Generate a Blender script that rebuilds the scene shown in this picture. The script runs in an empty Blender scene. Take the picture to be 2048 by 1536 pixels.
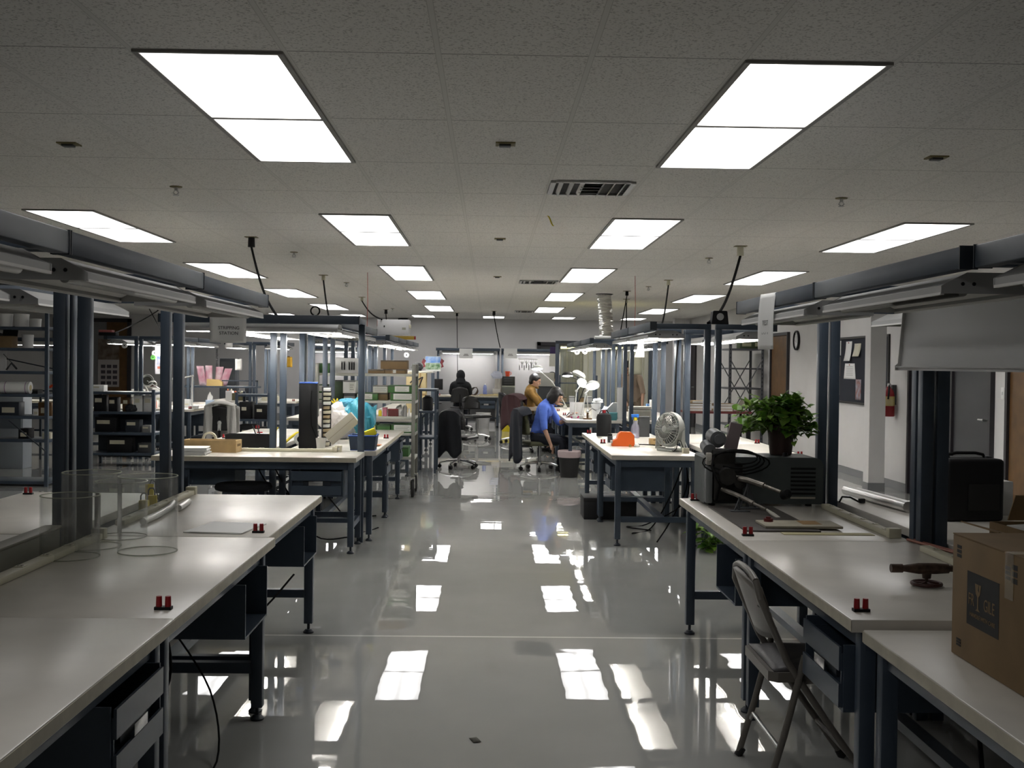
import bpy, bmesh, math, random
from mathutils import Vector, Matrix, Euler
RN = random.Random(11)
PI = math.pi
SC = bpy.context.scene
COL = SC.collection

# ---------------------------------------------------------------- camera
F_PX, PITCH, YAW, ROLL, HC = 2255.29, -.0175745, .0199391, .0126091, 1.5155
_cy, _sy, _cp, _sp = math.cos(YAW), math.sin(YAW), math.cos(PITCH), math.sin(PITCH)
FWD = Vector((_sy * _cp, _cy * _cp, _sp))
_rt = Vector((_cy, -_sy, 0))
_up = _rt.cross(FWD)
CR = _rt * math.cos(ROLL) + _up * math.sin(ROLL)
CU = _up * math.cos(ROLL) - _rt * math.sin(ROLL)
CAMP = Vector((0, 0, HC))
cam = bpy.data.cameras.new('camera')
cam.sensor_width = 36.0
cam.lens = F_PX / 2048 * 36
cam.clip_start = .05
camo = bpy.data.objects.new('camera', cam)
COL.objects.link(camo)
mm = Matrix((CR, CU, -FWD)).transposed().to_4x4()
mm.translation = CAMP
camo.matrix_world = mm
SC.camera = camo


def _ray(px, py):
    return FWD + CR * ((px - 1024) / F_PX) - CU * ((py - 768) / F_PX)


def at(px, py, z):
    """point at height z seen at a photo pixel"""
    d = _ray(px, py)
    return CAMP + d * ((z - HC) / d.z)


def atY(px, py, y):
    d = _ray(px, py)
    return CAMP + d * (y / d.y)


def atX(px, py, x):
    d = _ray(px, py)
    return CAMP + d * (x / d.x)


# ---------------------------------------------------------------- materials
MATS = {}


def mat(name, rgb, rough=.5, metal=0., spec=.5, noise=0., nscale=12., bump=0., bscale=60., emit=None, estr=0., coat=0., trans=0., two=None):
    if name in MATS:
        return MATS[name]
    m = bpy.data.materials.new(name)
    m.use_nodes = True
    nt = m.node_tree
    b = nt.nodes['Principled BSDF']
    b.inputs['Base Color'].default_value = (*rgb, 1)
    b.inputs['Roughness'].default_value = rough
    b.inputs['Metallic'].default_value = metal
    b.inputs['Specular IOR Level'].default_value = spec
    b.inputs['Coat Weight'].default_value = coat
    b.inputs['Transmission Weight'].default_value = trans
    if emit:
        b.inputs['Emission Color'].default_value = (*emit, 1)
        b.inputs['Emission Strength'].default_value = estr
    tc = nt.nodes.new('ShaderNodeTexCoord')
    if noise or two:
        n = nt.nodes.new('ShaderNodeTexNoise')
        n.inputs['Scale'].default_value = nscale
        n.inputs['Detail'].default_value = 5
        nt.links.new(tc.outputs['Object'], n.inputs['Vector'])
        r = nt.nodes.new('ShaderNodeValToRGB')
        r.color_ramp.elements[0].position = .35
        r.color_ramp.elements[1].position = .68
        c2 = two if two else tuple(min(1, c * (1 + noise)) for c in rgb)
        c1 = rgb if two else tuple(c * (1 - noise) for c in rgb)
        r.color_ramp.elements[0].color = (*c1, 1)
        r.color_ramp.elements[1].color = (*c2, 1)
        nt.links.new(n.outputs['Fac'], r.inputs['Fac'])
        nt.links.new(r.outputs['Color'], b.inputs['Base Color'])
    if bump:
        n2 = nt.nodes.new('ShaderNodeTexNoise')
        n2.inputs['Scale'].default_value = bscale
        n2.inputs['Detail'].default_value = 4
        nt.links.new(tc.outputs['Object'], n2.inputs['Vector'])
        bp = nt.nodes.new('ShaderNodeBump')
        bp.inputs['Strength'].default_value = bump
        bp.inputs['Distance'].default_value = .01
        nt.links.new(n2.outputs['Fac'], bp.inputs['Height'])
        nt.links.new(bp.outputs['Normal'], b.inputs['Normal'])
    MATS[name] = m
    return m


def glassmat(name, tint, lo=.06, hi=.55, rough=.03, milky=0., mcol=(.8, .8, .8)):
    if name in MATS:
        return MATS[name]
    m = bpy.data.materials.new(name)
    m.use_nodes = True
    nt = m.node_tree
    nt.nodes.clear()
    out = nt.nodes.new('ShaderNodeOutputMaterial')
    tr = nt.nodes.new('ShaderNodeBsdfTransparent')
    tr.inputs['Color'].default_value = (*tint, 1)
    gl = nt.nodes.new('ShaderNodeBsdfGlossy')
    gl.inputs['Roughness'].default_value = rough
    lw = nt.nodes.new('ShaderNodeLayerWeight')
    lw.inputs['Blend'].default_value = .25
    mr = nt.nodes.new('ShaderNodeMapRange')
    mr.inputs['To Min'].default_value = lo
    mr.inputs['To Max'].default_value = hi
    nt.links.new(lw.outputs['Facing'], mr.inputs['Value'])
    mx = nt.nodes.new('ShaderNodeMixShader')
    nt.links.new(mr.outputs['Result'], mx.inputs['Fac'])
    nt.links.new(tr.outputs[0], mx.inputs[1])
    nt.links.new(gl.outputs[0], mx.inputs[2])
    last = mx
    if milky:
        df = nt.nodes.new('ShaderNodeBsdfDiffuse')
        df.inputs['Color'].default_value = (*mcol, 1)
        m2 = nt.nodes.new('ShaderNodeMixShader')
        m2.inputs['Fac'].default_value = milky
        nt.links.new(mx.outputs[0], m2.inputs[1])
        nt.links.new(df.outputs[0], m2.inputs[2])
        last = m2
    nt.links.new(last.outputs[0], out.inputs['Surface'])
    MATS[name] = m
    return m


def emat(name, rgb, s):
    m = mat(name, (.8, .8, .8), .4, emit=rgb, estr=s)
    return m


# ---------------------------------------------------------------- mesh builder
def rot(rx=0, ry=0, rz=0):
    return Euler((rx, ry, rz), 'XYZ').to_matrix().to_4x4()


class MB:
    def __init__(s):
        s.bm = bmesh.new()

    def box(s, cx, cy, cz, sx, sy, sz, rz=0, rx=0, ry=0, bev=0, seg=2):
        t = bmesh.new()
        bmesh.ops.create_cube(t, size=1)
        bmesh.ops.scale(t, vec=(sx, sy, sz), verts=t.verts)
        if bev:
            bmesh.ops.bevel(t, geom=t.edges[:], offset=min(bev, .45 * min(sx, sy, sz)), segments=seg, profile=.5, affect='EDGES')
        bmesh.ops.transform(t, matrix=Matrix.Translation((cx, cy, cz)) @ rot(rx, ry, rz), verts=t.verts)
        return s._merge(t)

    def box2(s, x0, y0, z0, x1, y1, z1, **k):
        return s.box((x0 + x1) / 2, (y0 + y1) / 2, (z0 + z1) / 2, x1 - x0, y1 - y0, z1 - z0, **k)

    def _merge(s, t):
        me = bpy.data.meshes.new('_t')
        t.to_mesh(me)
        t.free()
        s.bm.from_mesh(me)
        bpy.data.meshes.remove(me)
        return s

    def cyl(s, p0, p1, r0, r1=None, n=16, caps=True):
        r1 = r0 if r1 is None else r1
        p0, p1 = Vector(p0), Vector(p1)
        d = p1 - p0
        q = d.to_track_quat('Z', 'Y').to_matrix()
        ra, rb = [], []
        for i in range(n):
            a = 2 * PI * i / n
            v = q @ Vector((math.cos(a), math.sin(a), 0))
            ra.append(s.bm.verts.new(p0 + v * r0))
            rb.append(s.bm.verts.new(p1 + v * r1))
        for i in range(n):
            j = (i + 1) % n
            s.bm.faces.new((ra[i], ra[j], rb[j], rb[i]))
        if caps:
            s.bm.faces.new(ra[::-1])
            s.bm.faces.new(rb)
        return s

    def tube(s, path, r, n=8, closed=False, ends=True):
        P = [Vector(p) for p in path]
        m = len(P)
        rs = r if isinstance(r, (list, tuple)) else [r] * m
        rings = []
        up = Vector((0, 0, 1))
        prev = None
        for i in range(m):
            if closed:
                d = P[(i + 1) % m] - P[i - 1]
            else:
                d = P[min(i + 1, m - 1)] - P[max(i - 1, 0)]
            if d.length < 1e-9:
                d = Vector((0, 0, 1))
            d.normalize()
            if prev is None:
                a = d.cross(up)
                if a.length < 1e-3:
                    a = d.cross(Vector((1, 0, 0)))
            else:
                a = prev - d * prev.dot(d)
                if a.length < 1e-4:
                    a = d.cross(up)
            a.normalize()
            prev = a
            b = d.cross(a)
            rings.append([s.bm.verts.new(P[i] + (a * math.cos(2 * PI * k / n) + b * math.sin(2 * PI * k / n)) * rs[i]) for k in range(n)])
        for i in range(m if closed else m - 1):
            A, B = rings[i], rings[(i + 1) % m]
            for k in range(n):
                l = (k + 1) % n
                s.bm.faces.new((A[k], A[l], B[l], B[k]))
        if ends and not closed:
            s.bm.faces.new(rings[0][::-1])
            s.bm.faces.new(rings[-1])
        return s

    def lathe(s, prof, c=(0, 0, 0), n=28, mtx=None, close=False):
        c = Vector(c)
        rings = []
        for r, z in prof:
            ring = []
            for i in range(n):
                a = 2 * PI * i / n
                v = Vector((r * math.cos(a), r * math.sin(a), z))
                if mtx is not None:
                    v = mtx @ v
                ring.append(s.bm.verts.new(c + v))
            rings.append(ring)
        rr = list(zip(rings, rings[1:]))
        if close:
            rr.append((rings[-1], rings[0]))
        for A, B in rr:
            for i in range(n):
                j = (i + 1) % n
                s.bm.faces.new((A[i], A[j], B[j], B[i]))
        if not close:
            if prof[0][0] > 1e-5:
                s.bm.faces.new(rings[0][::-1])
            if prof[-1][0] > 1e-5:
                s.bm.faces.new(rings[-1])
        return s

    def ball(s, c, r, sc=(1, 1, 1), seg=16, ring=10, mtx=None):
        t = bmesh.new()
        bmesh.ops.create_uvsphere(t, u_segments=seg, v_segments=ring, radius=r)
        bmesh.ops.scale(t, vec=sc, verts=t.verts)
        M = Matrix.Translation(c)
        if mtx is not None:
            M = M @ mtx
        bmesh.ops.transform(t, matrix=M, verts=t.verts)
        return s._merge(t)

    def prism(s, poly, h, mtx=None):
        """polygon in local xy extruded by h along local z"""
        mtx = mtx or Matrix.Identity(4)
        a = [s.bm.verts.new(mtx @ Vector((x, y, 0))) for x, y in poly]
        b = [s.bm.verts.new(mtx @ Vector((x, y, h))) for x, y in poly]
        n = len(poly)
        s.bm.faces.new(a[::-1])
        s.bm.faces.new(b)
        for i in range(n):
            j = (i + 1) % n
            s.bm.faces.new((a[i], a[j], b[j], b[i]))
        return s

    def face(s, pts):
        s.bm.faces.new([s.bm.verts.new(Vector(p)) for p in pts])
        return s

    def grid(s, fn, nu, nv):
        g = [[s.bm.verts.new(Vector(fn(i / nu, j / nv))) for j in range(nv + 1)] for i in range(nu + 1)]
        for i in range(nu):
            for j in range(nv):
                s.bm.faces.new((g[i][j], g[i + 1][j], g[i + 1][j + 1], g[i][j + 1]))
        return s

    def jitter(s, amp, seed=1, freq=None):
        rr = random.Random(seed)
        for v in s.bm.verts:
            v.co += Vector((rr.uniform(-1, 1), rr.uniform(-1, 1), rr.uniform(-1, 1))) * amp
        return s

    def done(s, name, m, parent=None, smooth=True, solid=0, **tags):
        bmesh.ops.recalc_face_normals(s.bm, faces=s.bm.faces[:])
        me = bpy.data.meshes.new(name)
        s.bm.to_mesh(me)
        s.bm.free()
        if smooth:
            me.polygons.foreach_set('use_smooth', [True] * len(me.polygons))
            me.set_sharp_from_angle(angle=.6)
        if m:
            me.materials.append(m)
        o = bpy.data.objects.new(name, me)
        COL.objects.link(o)
        if parent:
            o.parent = parent
        if solid:
            md = o.modifiers.new('thickness', 'SOLIDIFY')
            md.thickness = solid
            md.offset = 0
        for k, v in tags.items():
            if v is not None:
                o[{'cat': 'category'}.get(k, k)] = v
        return o


def thing(name, label, cat, loc=(0, 0, 0), rz=0, group=None):
    o = bpy.data.objects.new(name, None)
    o.empty_display_size = .1
    COL.objects.link(o)
    o.location = loc
    o.rotation_euler = (0, 0, rz)
    o['label'] = label
    o['category'] = cat
    if group:
        o['group'] = group
    return o


def dup(root, loc, rz=None, label=None, group=None):
    r = root.copy()
    COL.objects.link(r)
    r.location = loc
    if rz is not None:
        r.rotation_euler = (0, 0, rz)
    if label:
        r['label'] = label
    if group:
        r['group'] = group
    for ch in list(root.children):
        c = ch.copy()
        COL.objects.link(c)
        c.parent = r
        for g in list(ch.children):
            d = g.copy()
            COL.objects.link(d)
            d.parent = c
    return r


def text(body, size, m, parent, mtx, name='lettering', align='CENTER', depth=.0004, sx=1.):
    cu = bpy.data.curves.new('t', 'FONT')
    cu.body = body
    cu.size = size
    cu.align_x = align
    cu.align_y = 'CENTER'
    cu.extrude = depth
    cu.space_line = 1.0
    o = bpy.data.objects.new('t', cu)
    COL.objects.link(o)
    dg = bpy.context.evaluated_depsgraph_get()
    me = bpy.data.meshes.new_from_object(o.evaluated_get(dg))
    bpy.data.objects.remove(o)
    me.transform(mtx @ Matrix.Diagonal((sx, 1, 1, 1)))
    me.materials.clear()
    me.materials.append(m)
    q = bpy.data.objects.new(name, me)
    COL.objects.link(q)
    if parent:
        q.parent = parent
    return q


def basis(xv, yv, o):
    """4x4 with local x along xv, local y along yv, at o"""
    xv = Vector(xv).normalized()
    yv = Vector(yv)
    zv = xv.cross(yv).normalized()
    yv = zv.cross(xv)
    M = Matrix((xv, yv, zv)).transposed().to_4x4()
    M.translation = o
    return M


# palette
STEEL = mat('blue_grey_painted_steel', (.046, .064, .090), .42, noise=.14, nscale=5)
STEELD = mat('dark_blue_painted_steel', (.020, .027, .037), .5, noise=.1, nscale=6)
LAM = mat('cream_laminate', (.60, .57, .51), .3, noise=.09, nscale=3.2)
LAMEDGE = mat('worn_laminate_edge', (.50, .46, .36), .5, noise=.12, nscale=14)
HOOD = mat('grey_enamel_hood', (.38, .38, .37), .45)
HOODIN = mat('white_enamel', (.72, .71, .68), .45)
TUBEOFF = mat('unlit_tube_glass', (.75, .75, .73), .25)
TUBEON = emat('glowing_tube', (1., .97, .93), 12.)
BLACK = mat('black_plastic', (.007, .007, .008), .55, spec=.3)
RUBBER = mat('black_rubber', (.015, .015, .015), .7)
DGREY = mat('dark_grey_plastic', (.05, .053, .056), .5)
CHROME = mat('chrome', (.6, .6, .6), .18, metal=1)
ALU = mat('brushed_aluminium', (.55, .55, .54), .35, metal=1)
RED = mat('red_plastic', (.28, .008, .012), .35)
WHITE = mat('white_plastic', (.72, .72, .70), .4)
PAPER = mat('white_paper', (.74, .74, .72), .8)
CREAM = mat('cream_plastic', (.58, .55, .42), .45)
CARD = mat('brown_cardboard', (.22, .145, .070), .85, noise=.1, nscale=7)
CARDL = mat('light_cardboard', (.42, .33, .20), .85, noise=.08, nscale=7)
WOOD = mat('pale_wood', (.42, .29, .13), .6, noise=.15, nscale=9)
DWOOD = mat('brown_door_wood', (.115, .056, .014), .5, noise=.2, nscale=6)
INK = mat('black_ink', (.03, .03, .03), .8)
YEL = mat('yellow_plastic', (.75, .60, .02), .45)
ORG = mat('orange_plastic', (.75, .12, .01), .4)
BLUEF = mat('blue_plastic', (.03, .10, .42), .45)
GREENB = mat('green_card', (.05, .14, .035), .7)
TEAL = mat('teal_film', (.05, .30, .38), .3)
SKIN = mat('skin', (.46, .27, .18), .55)
HAIR = mat('dark_hair', (.010, .008, .007), .45)
CLOTHBK = mat('black_cloth', (.010, .011, .014), .9)
CORD = mat('black_cord', (.008, .008, .008), .9, spec=.15)
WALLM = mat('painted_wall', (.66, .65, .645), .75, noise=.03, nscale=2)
# ================================================================ room shell
XL, XR, YN, YF, ZC = -13.5, 5.15, -3.0, 30.9, 2.7432
GX0, GY0, GW, GD = -1.43842, 4.50126, .6096, 1.2192


def line_nodes(nt, val, period, half):
    """1 where |val mod period| < half"""
    def m(op, a, b=None):
        n = nt.nodes.new('ShaderNodeMath')
        n.operation = op
        for k, v in ((0, a), (1, b)):
            if v is None:
                continue
            if isinstance(v, (int, float)):
                n.inputs[k].default_value = v
            else:
                nt.links.new(v, n.inputs[k])
        return n.outputs[0]
    fr = m('FRACT', m('ADD', m('DIVIDE', val, period), .5))
    d = m('MULTIPLY', m('ABSOLUTE', m('SUBTRACT', fr, .5)), period)
    return m('LESS_THAN', d, half), m


def ceiling_mat():
    m = mat('ceiling_tile', (.46, .45, .42), .9)
    nt = m.node_tree
    b = nt.nodes['Principled BSDF']
    tc = nt.nodes.new('ShaderNodeTexCoord')
    sp = nt.nodes.new('ShaderNodeSeparateXYZ')
    nt.links.new(tc.outputs['Object'], sp.inputs[0])
    a = nt.nodes.new('ShaderNodeMath'); a.operation = 'SUBTRACT'; a.inputs[1].default_value = GX0 - 40 * GW
    nt.links.new(sp.outputs['X'], a.inputs[0])
    c = nt.nodes.new('ShaderNodeMath'); c.operation = 'SUBTRACT'; c.inputs[1].default_value = GY0 - 40 * GD
    nt.links.new(sp.outputs['Y'], c.inputs[0])
    row, mt = line_nodes(nt, c.outputs[0], GD, .0042)
    colb, mt = line_nodes(nt, a.outputs[0], GW, .0125)
    colw, mt = line_nodes(nt, a.outputs[0], GW, .0095)
    n = nt.nodes.new('ShaderNodeTexNoise'); n.inputs['Scale'].default_value = 95; n.inputs['Detail'].default_value = 3
    nt.links.new(tc.outputs['Object'], n.inputs['Vector'])
    cr = nt.nodes.new('ShaderNodeValToRGB')
    cr.color_ramp.elements[0].position = .34; cr.color_ramp.elements[0].color = (.50, .485, .45, 1)
    cr.color_ramp.elements[1].position = .46; cr.color_ramp.elements[1].color = (.84, .82, .775, 1)
    nt.links.new(n.outputs['Fac'], cr.inputs['Fac'])

    def mix(prev, fac, col):
        x = nt.nodes.new('ShaderNodeMix'); x.data_type = 'RGBA'
        nt.links.new(fac, x.inputs[0]); nt.links.new(prev, x.inputs[6])
        x.inputs[7].default_value = (*col, 1)
        return x.outputs[2]
    o = mix(cr.outputs['Color'], row, (.30, .29, .27))  # row gaps: thin shadow line painted into the tile colour
    o = mix(o, colb, (.60, .585, .54))  # shading painted along both edges of each column bar
    o = mix(o, colw, (.76, .745, .70))
    nt.links.new(o, b.inputs['Base Color'])
    return m


def floor_mat():
    m = mat('glossy_sealed_floor', (.44, .44, .42), .012, spec=.5)
    nt = m.node_tree
    b = nt.nodes['Principled BSDF']
    tc = nt.nodes.new('ShaderNodeTexCoord')
    n = nt.nodes.new('ShaderNodeTexNoise'); n.inputs['Scale'].default_value = 1.3; n.inputs['Detail'].default_value = 6
    nt.links.new(tc.outputs['Object'], n.inputs['Vector'])
    cr = nt.nodes.new('ShaderNodeValToRGB')
    cr.color_ramp.elements[0].position = .3; cr.color_ramp.elements[0].color = (.355, .355, .338, 1)
    cr.color_ramp.elements[1].position = .7; cr.color_ramp.elements[1].color = (.40, .40, .38, 1)
    nt.links.new(n.outputs['Fac'], cr.inputs['Fac'])
    # joint line across the floor
    sp = nt.nodes.new('ShaderNodeSeparateXYZ'); nt.links.new(tc.outputs['Object'], sp.inputs[0])
    d = nt.nodes.new('ShaderNodeMath'); d.operation = 'SUBTRACT'; d.inputs[1].default_value = 6.24
    nt.links.new(sp.outputs['Y'], d.inputs[0])
    ab = nt.nodes.new('ShaderNodeMath'); ab.operation = 'ABSOLUTE'; nt.links.new(d.outputs[0], ab.inputs[0])
    lt = nt.nodes.new('ShaderNodeMath'); lt.operation = 'LESS_THAN'; lt.inputs[1].default_value = .012
    nt.links.new(ab.outputs[0], lt.inputs[0])
    mx = nt.nodes.new('ShaderNodeMix'); mx.data_type = 'RGBA'
    nt.links.new(lt.outputs[0], mx.inputs[0]); nt.links.new(cr.outputs[0], mx.inputs[6])
    mx.inputs[7].default_value = (.75, .73, .69, 1)
    nt.links.new(mx.outputs[2], b.inputs['Base Color'])
    # gentle waviness of the sealed surface
    n2 = nt.nodes.new('ShaderNodeTexNoise'); n2.inputs['Scale'].default_value = 3.0; n2.inputs['Detail'].default_value = .6
    n2.inputs['Roughness'].default_value = .45
    mp = nt.nodes.new('ShaderNodeMapping'); mp.inputs['Scale'].default_value = (.5, 1.5, 1)
    nt.links.new(tc.outputs['Object'], mp.inputs['Vector']); nt.links.new(mp.outputs[0], n2.inputs['Vector'])
    bp = nt.nodes.new('ShaderNodeBump'); bp.inputs['Strength'].default_value = 1.; bp.inputs['Distance'].default_value = .0007
    nt.links.new(n2.outputs['Fac'], bp.inputs['Height']); nt.links.new(bp.outputs[0], b.inputs['Normal'])
    return m


def struct(name, mb, m, parent=None, **k):
    o = mb.done(name, m, parent, smooth=False, **k)
    if not parent:
        o['kind'] = 'structure'
    return o


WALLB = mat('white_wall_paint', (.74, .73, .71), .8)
struct('floor', MB().box2(XL, YN, -.12, XR, YF, 0), floor_mat())
struct('ceiling', MB().box2(XL, YN, ZC, XR, YF, ZC + .1), ceiling_mat())
struct('wall_far', MB().box2(XL, YF, 0, XR, YF + .12, ZC), WALLM)
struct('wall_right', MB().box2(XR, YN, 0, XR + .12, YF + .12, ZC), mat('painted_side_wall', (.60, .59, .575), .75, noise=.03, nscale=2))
struct('wall_left', MB().box2(XL - .12, YN, 0, XL, YF + .12, ZC), WALLB)
struct('wall_near', MB().box2(XL - .12, YN - .12, 0, XR + .12, YN, ZC), WALLB)
BASEM = mat('grey_vinyl_base', (.20, .205, .21), .5)
struct('baseboard_far', MB().box2(XL, YF - .012, 0, XR, YF, .1), BASEM)
# square column by the notice board
pc = at(1752, 982, 0)
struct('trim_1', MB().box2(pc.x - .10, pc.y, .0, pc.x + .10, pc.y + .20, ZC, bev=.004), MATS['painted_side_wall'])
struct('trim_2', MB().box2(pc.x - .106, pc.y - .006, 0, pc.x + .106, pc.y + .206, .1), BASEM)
pc2 = at(1361, 640, 2.4)
struct('trim_3', MB().box2(4.72, 28.8, 0, 5.0, 29.08, ZC), WALLM)

DARKD = mat('dark_door_paint', (.025, .022, .026), .5)
GREYD = mat('grey_door_paint', (.04, .04, .043), .55)


def wall_door(name, px0, px1, leafm, framem, h=2.08, handle=True):
    """door in the right wall between two photo columns"""
    a, b = atX(px0, 800, XR).y, atX(px1, 800, XR).y
    y0, y1 = min(a, b), max(a, b)
    r = bpy.data.objects.new(name, None); COL.objects.link(r); r['kind'] = 'structure'
    r.location = (XR, (y0 + y1) / 2, 0)
    w = (y1 - y0) / 2
    MB().box2(-.02, -w + .05, 0, 0, w - .05, h).done('door_leaf', leafm, r, smooth=False)
    MB().box2(-.05, -w, 0, 0, -w + .05, h + .05).box2(-.05, w - .05, 0, 0, w, h + .05).box2(-.05, -w + .05, h, 0, w - .05, h + .05).done('door_frame', framem, r, smooth=False)
    if handle:
        MB().cyl((-.02, -w + .12, 1.0), (-.075, -w + .12, 1.0), .012).cyl((-.07, -w + .11, 1.0), (-.07, -w + .23, 1.0), .01).done('door_handle', ALU, r)
    return y0, y1


segs = []
segs.append(wall_door('door_1', 1543, 1578, DWOOD, DARKD))
segs.append(wall_door('door_2', 1908, 1990, GREYD, DARKD))
segs.append(wall_door('door_3', 2019, 2105, DWOOD, DARKD))
segs.append(wall_door('door_4', 1376, 1392, DARKD, DARKD))
segs.append(wall_door('door_6', 1822, 1888, DARKD, DARKD, handle=False))
segs.sort()
yy = YN
mb = MB()
for a, b in segs + [(YF, YF)]:
    if a - yy > .05:
        mb.box2(XR - .012, yy, 0, XR, a, .1)
    yy = b
struct('baseboard_right', mb, BASEM)

# double door with brown leaves in the far wall, far left
r = bpy.data.objects.new('door_5', None); COL.objects.link(r); r['kind'] = 'structure'
x0, x1 = atY(107, 700, YF).x, atY(263, 700, YF).x
zt = 2.62
MB().box2(x0, YF - .06, 0, x0 + .13, YF, zt).box2(x1 - .1, YF - .06, 0, x1, YF, zt).box2(x0, YF - .06, zt - .1, x1, YF, zt).done('door_frame', DARKD, r, smooth=False)
xm = atY(214, 700, YF).x
MB().box2(x0 + .13, YF - .02, 0, xm, YF, zt - .1).done('door_leaf', mat('grey_door', (.20, .20, .20), .6), r, smooth=False)
MB().box2(xm, YF - .04, 0, x1 - .1, YF, zt - .1).done('door_leaf', DWOOD, r, smooth=False)
# dark door in the far wall right of centre
r = bpy.data.objects.new('door_7', None); COL.objects.link(r); r['kind'] = 'structure'
x0, x1 = atY(1074, 700, YF).x, atY(1116, 700, YF).x
zt = atY(1090, 684, YF).z
MB().box2(x0, YF - .05, 0, x0 + .1, YF, zt).box2(x0, YF - .05, zt - .1, x1 + .7, YF, zt).done('door_frame', DARKD, r, smooth=False)
MB().box2(x0 + .1, YF - .02, 0, x1 + .7, YF, zt - .1).done('door_leaf', GREYD, r, smooth=False)

# ---------------------------------------------------------------- ceiling lights


def diffuser_mat():
    m = emat('lit_prismatic_diffuser', (1., .985, .98), 1.)
    nt = m.node_tree
    b = nt.nodes['Principled BSDF']
    tc = nt.nodes.new('ShaderNodeTexCoord')
    sp = nt.nodes.new('ShaderNodeSeparateXYZ'); nt.links.new(tc.outputs['Object'], sp.inputs[0])

    def mth(op, a, bb=None, cl=False):
        n = nt.nodes.new('ShaderNodeMath'); n.operation = op; n.use_clamp = cl
        for k, v in ((0, a), (1, bb)):
            if v is None: continue
            if isinstance(v, (int, float)): n.inputs[k].default_value = v
            else: nt.links.new(v, n.inputs[k])
        return n.outputs[0]
    # two tubes run along the lens: bright bands at x = +-0.125
    d = mth('ABSOLUTE', mth('SUBTRACT', mth('ABSOLUTE', sp.outputs['X']), .125))
    band = mth('SUBTRACT', 1., mth('DIVIDE', d, .15), True)
    band = mth('POWER', band, 1.6)
    yy = mth('SUBTRACT', 1., mth('MULTIPLY', mth('POWER', mth('DIVIDE', mth('ABSOLUTE', sp.outputs['Y']), .60), 14.), .72), True)
    e = mth('MULTIPLY', mth('ADD', mth('MULTIPLY', band, 1.9), 1.25), yy)
    nt.links.new(e, b.inputs['Emission Strength'])
    return m


DIFF = diffuser_mat()
RIM = mat('light_rim', (.25, .24, .22), .5)


def make_light(n):
    t = thing('ceiling_light', 'x', 'ceiling light')
    w, l = .6096, 1.2192 * n
    m = MB()
    e = .03
    for x0, y0, x1, y1 in ((-w / 2 + .006, -l / 2 + .006, -w / 2 + e, l / 2 - .006), (w / 2 - e, -l / 2 + .006, w / 2 - .006, l / 2 - .006), (-w / 2 + e, -l / 2 + .006, w / 2 - e, -l / 2 + .022), (-w / 2 + e, l / 2 - .022, w / 2 - e, l / 2 - .006)):
        m.box2(x0, y0, -.012, x1, y1, 0)
    if n == 2:
        m.box2(-w / 2 + e, -.016, -.012, w / 2 - e, .016, 0)
    m.done('frame', RIM, t, smooth=False)
    for k in range(n):
        yc = (k - (n - 1) / 2) * 1.2192
        o = MB().box2(-w / 2 + e + .003, -.585, -.004, w / 2 - e - .003, .585, .004).done('diffuser', DIFF, t, smooth=False)
        o.location = (0, yc, -.007)
    return t


L2p, L1p = make_light(2), make_light(1)
rowname = {-4: 'added unseen to brighten the near benches', 0: 'nearest the camera', 4: 'in the second row from the camera', 8: 'in the third row', 12: 'in the fourth row', 16: 'in row five', 20: 'along the far wall'}
colname = {-8: 'at the far left', -4: 'left of the middle columns', 0: 'just left of the aisle', 4: 'just right of the aisle', 8: 'toward the right wall', -12: 'outermost left'}
first = True
for rr in (-4, 0, 4, 8, 12, 16):  # first row: one panel added out of view to brighten the near benches
    for c in ((0,) if rr == -4 else (0, 4) if rr == 0 else (-4, 0, 4, 8) if rr < 12 else (-8, -4, 0, 4, 8)):
        loc = (GX0 + (c + .5) * GW, GY0 + (rr + 1) * GD, ZC)
        lab = 'lit double ceiling panel %s, %s' % (rowname[rr], colname[c])
        if first:
            o = L2p; o.location = loc; o['label'] = lab; first = False
        else:
            o = dup(L2p, loc, 0, lab)
        o['group'] = 'lit double panels in the ceiling grid'
far = [-7, -4, -1, 2, 5, 8]
fn = ['leftmost', 'second from the left', 'third from the left, just left of the aisle end', 'above the end of the aisle', 'second from the right, beside the silver duct', 'rightmost']
for c, q in zip(far, fn):
    loc = (GX0 + (c + .5) * GW, GY0 + 20 * GD + GD / 2, ZC)
    o = L1p if c == -7 else dup(L1p, loc, 0)
    o.location = loc
    o['label'] = 'short lit ceiling panel by the far wall, %s' % q
    o['group'] = 'short panels along the far wall'

# ---------------------------------------------------------------- ceiling fittings
DUSTY = mat('tarnished_brass', (.18, .15, .05), .5)
for k, (px, py, q) in enumerate(((138, 287, 'small square yellowed ceiling plate, at the upper left of the ceiling'), (1011, 287, 'small square yellowed ceiling plate between the two nearest light panels'), (1873, 314, 'small square yellowed ceiling plate, at the upper right of the ceiling'), (1000, 477, 'small square ceiling plate above the aisle between the second-row panels'), (995, 553, 'smallest square ceiling plate, far above the aisle'))):
    p = at(px, py, ZC)
    if k == 0:
        P0 = thing('ceiling_plate', q, 'ceiling fitting', p, 0, 'square plates on the ceiling')
        MB().box2(-.055, -.05, -.008, .055, .05, 0).done('plate', DUSTY, P0, smooth=False)
        MB().box2(-.035, -.03, -.02, .03, .025, -.006, bev=.004).done('sensor', DGREY, P0)
        MB().box2(-.04, .03, -.0095, .05, .042, -.008).done('label_edge', CREAM, P0, smooth=False)
    else:
        dup(P0, p, 0, q)
SPR = ((352, 377, 'left, above the near left light frames'), (588, 508, 'above the hanging cord on the left'), (1683, 400, 'above the right row of light frames'), (1418, 520, 'right, between the third-row panels'), (693, 569, 'left of the third-row panel, small'), (1297, 577, 'right of the flexible duct, small'), (785, 621, 'far left, near the white cabinet'))
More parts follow.
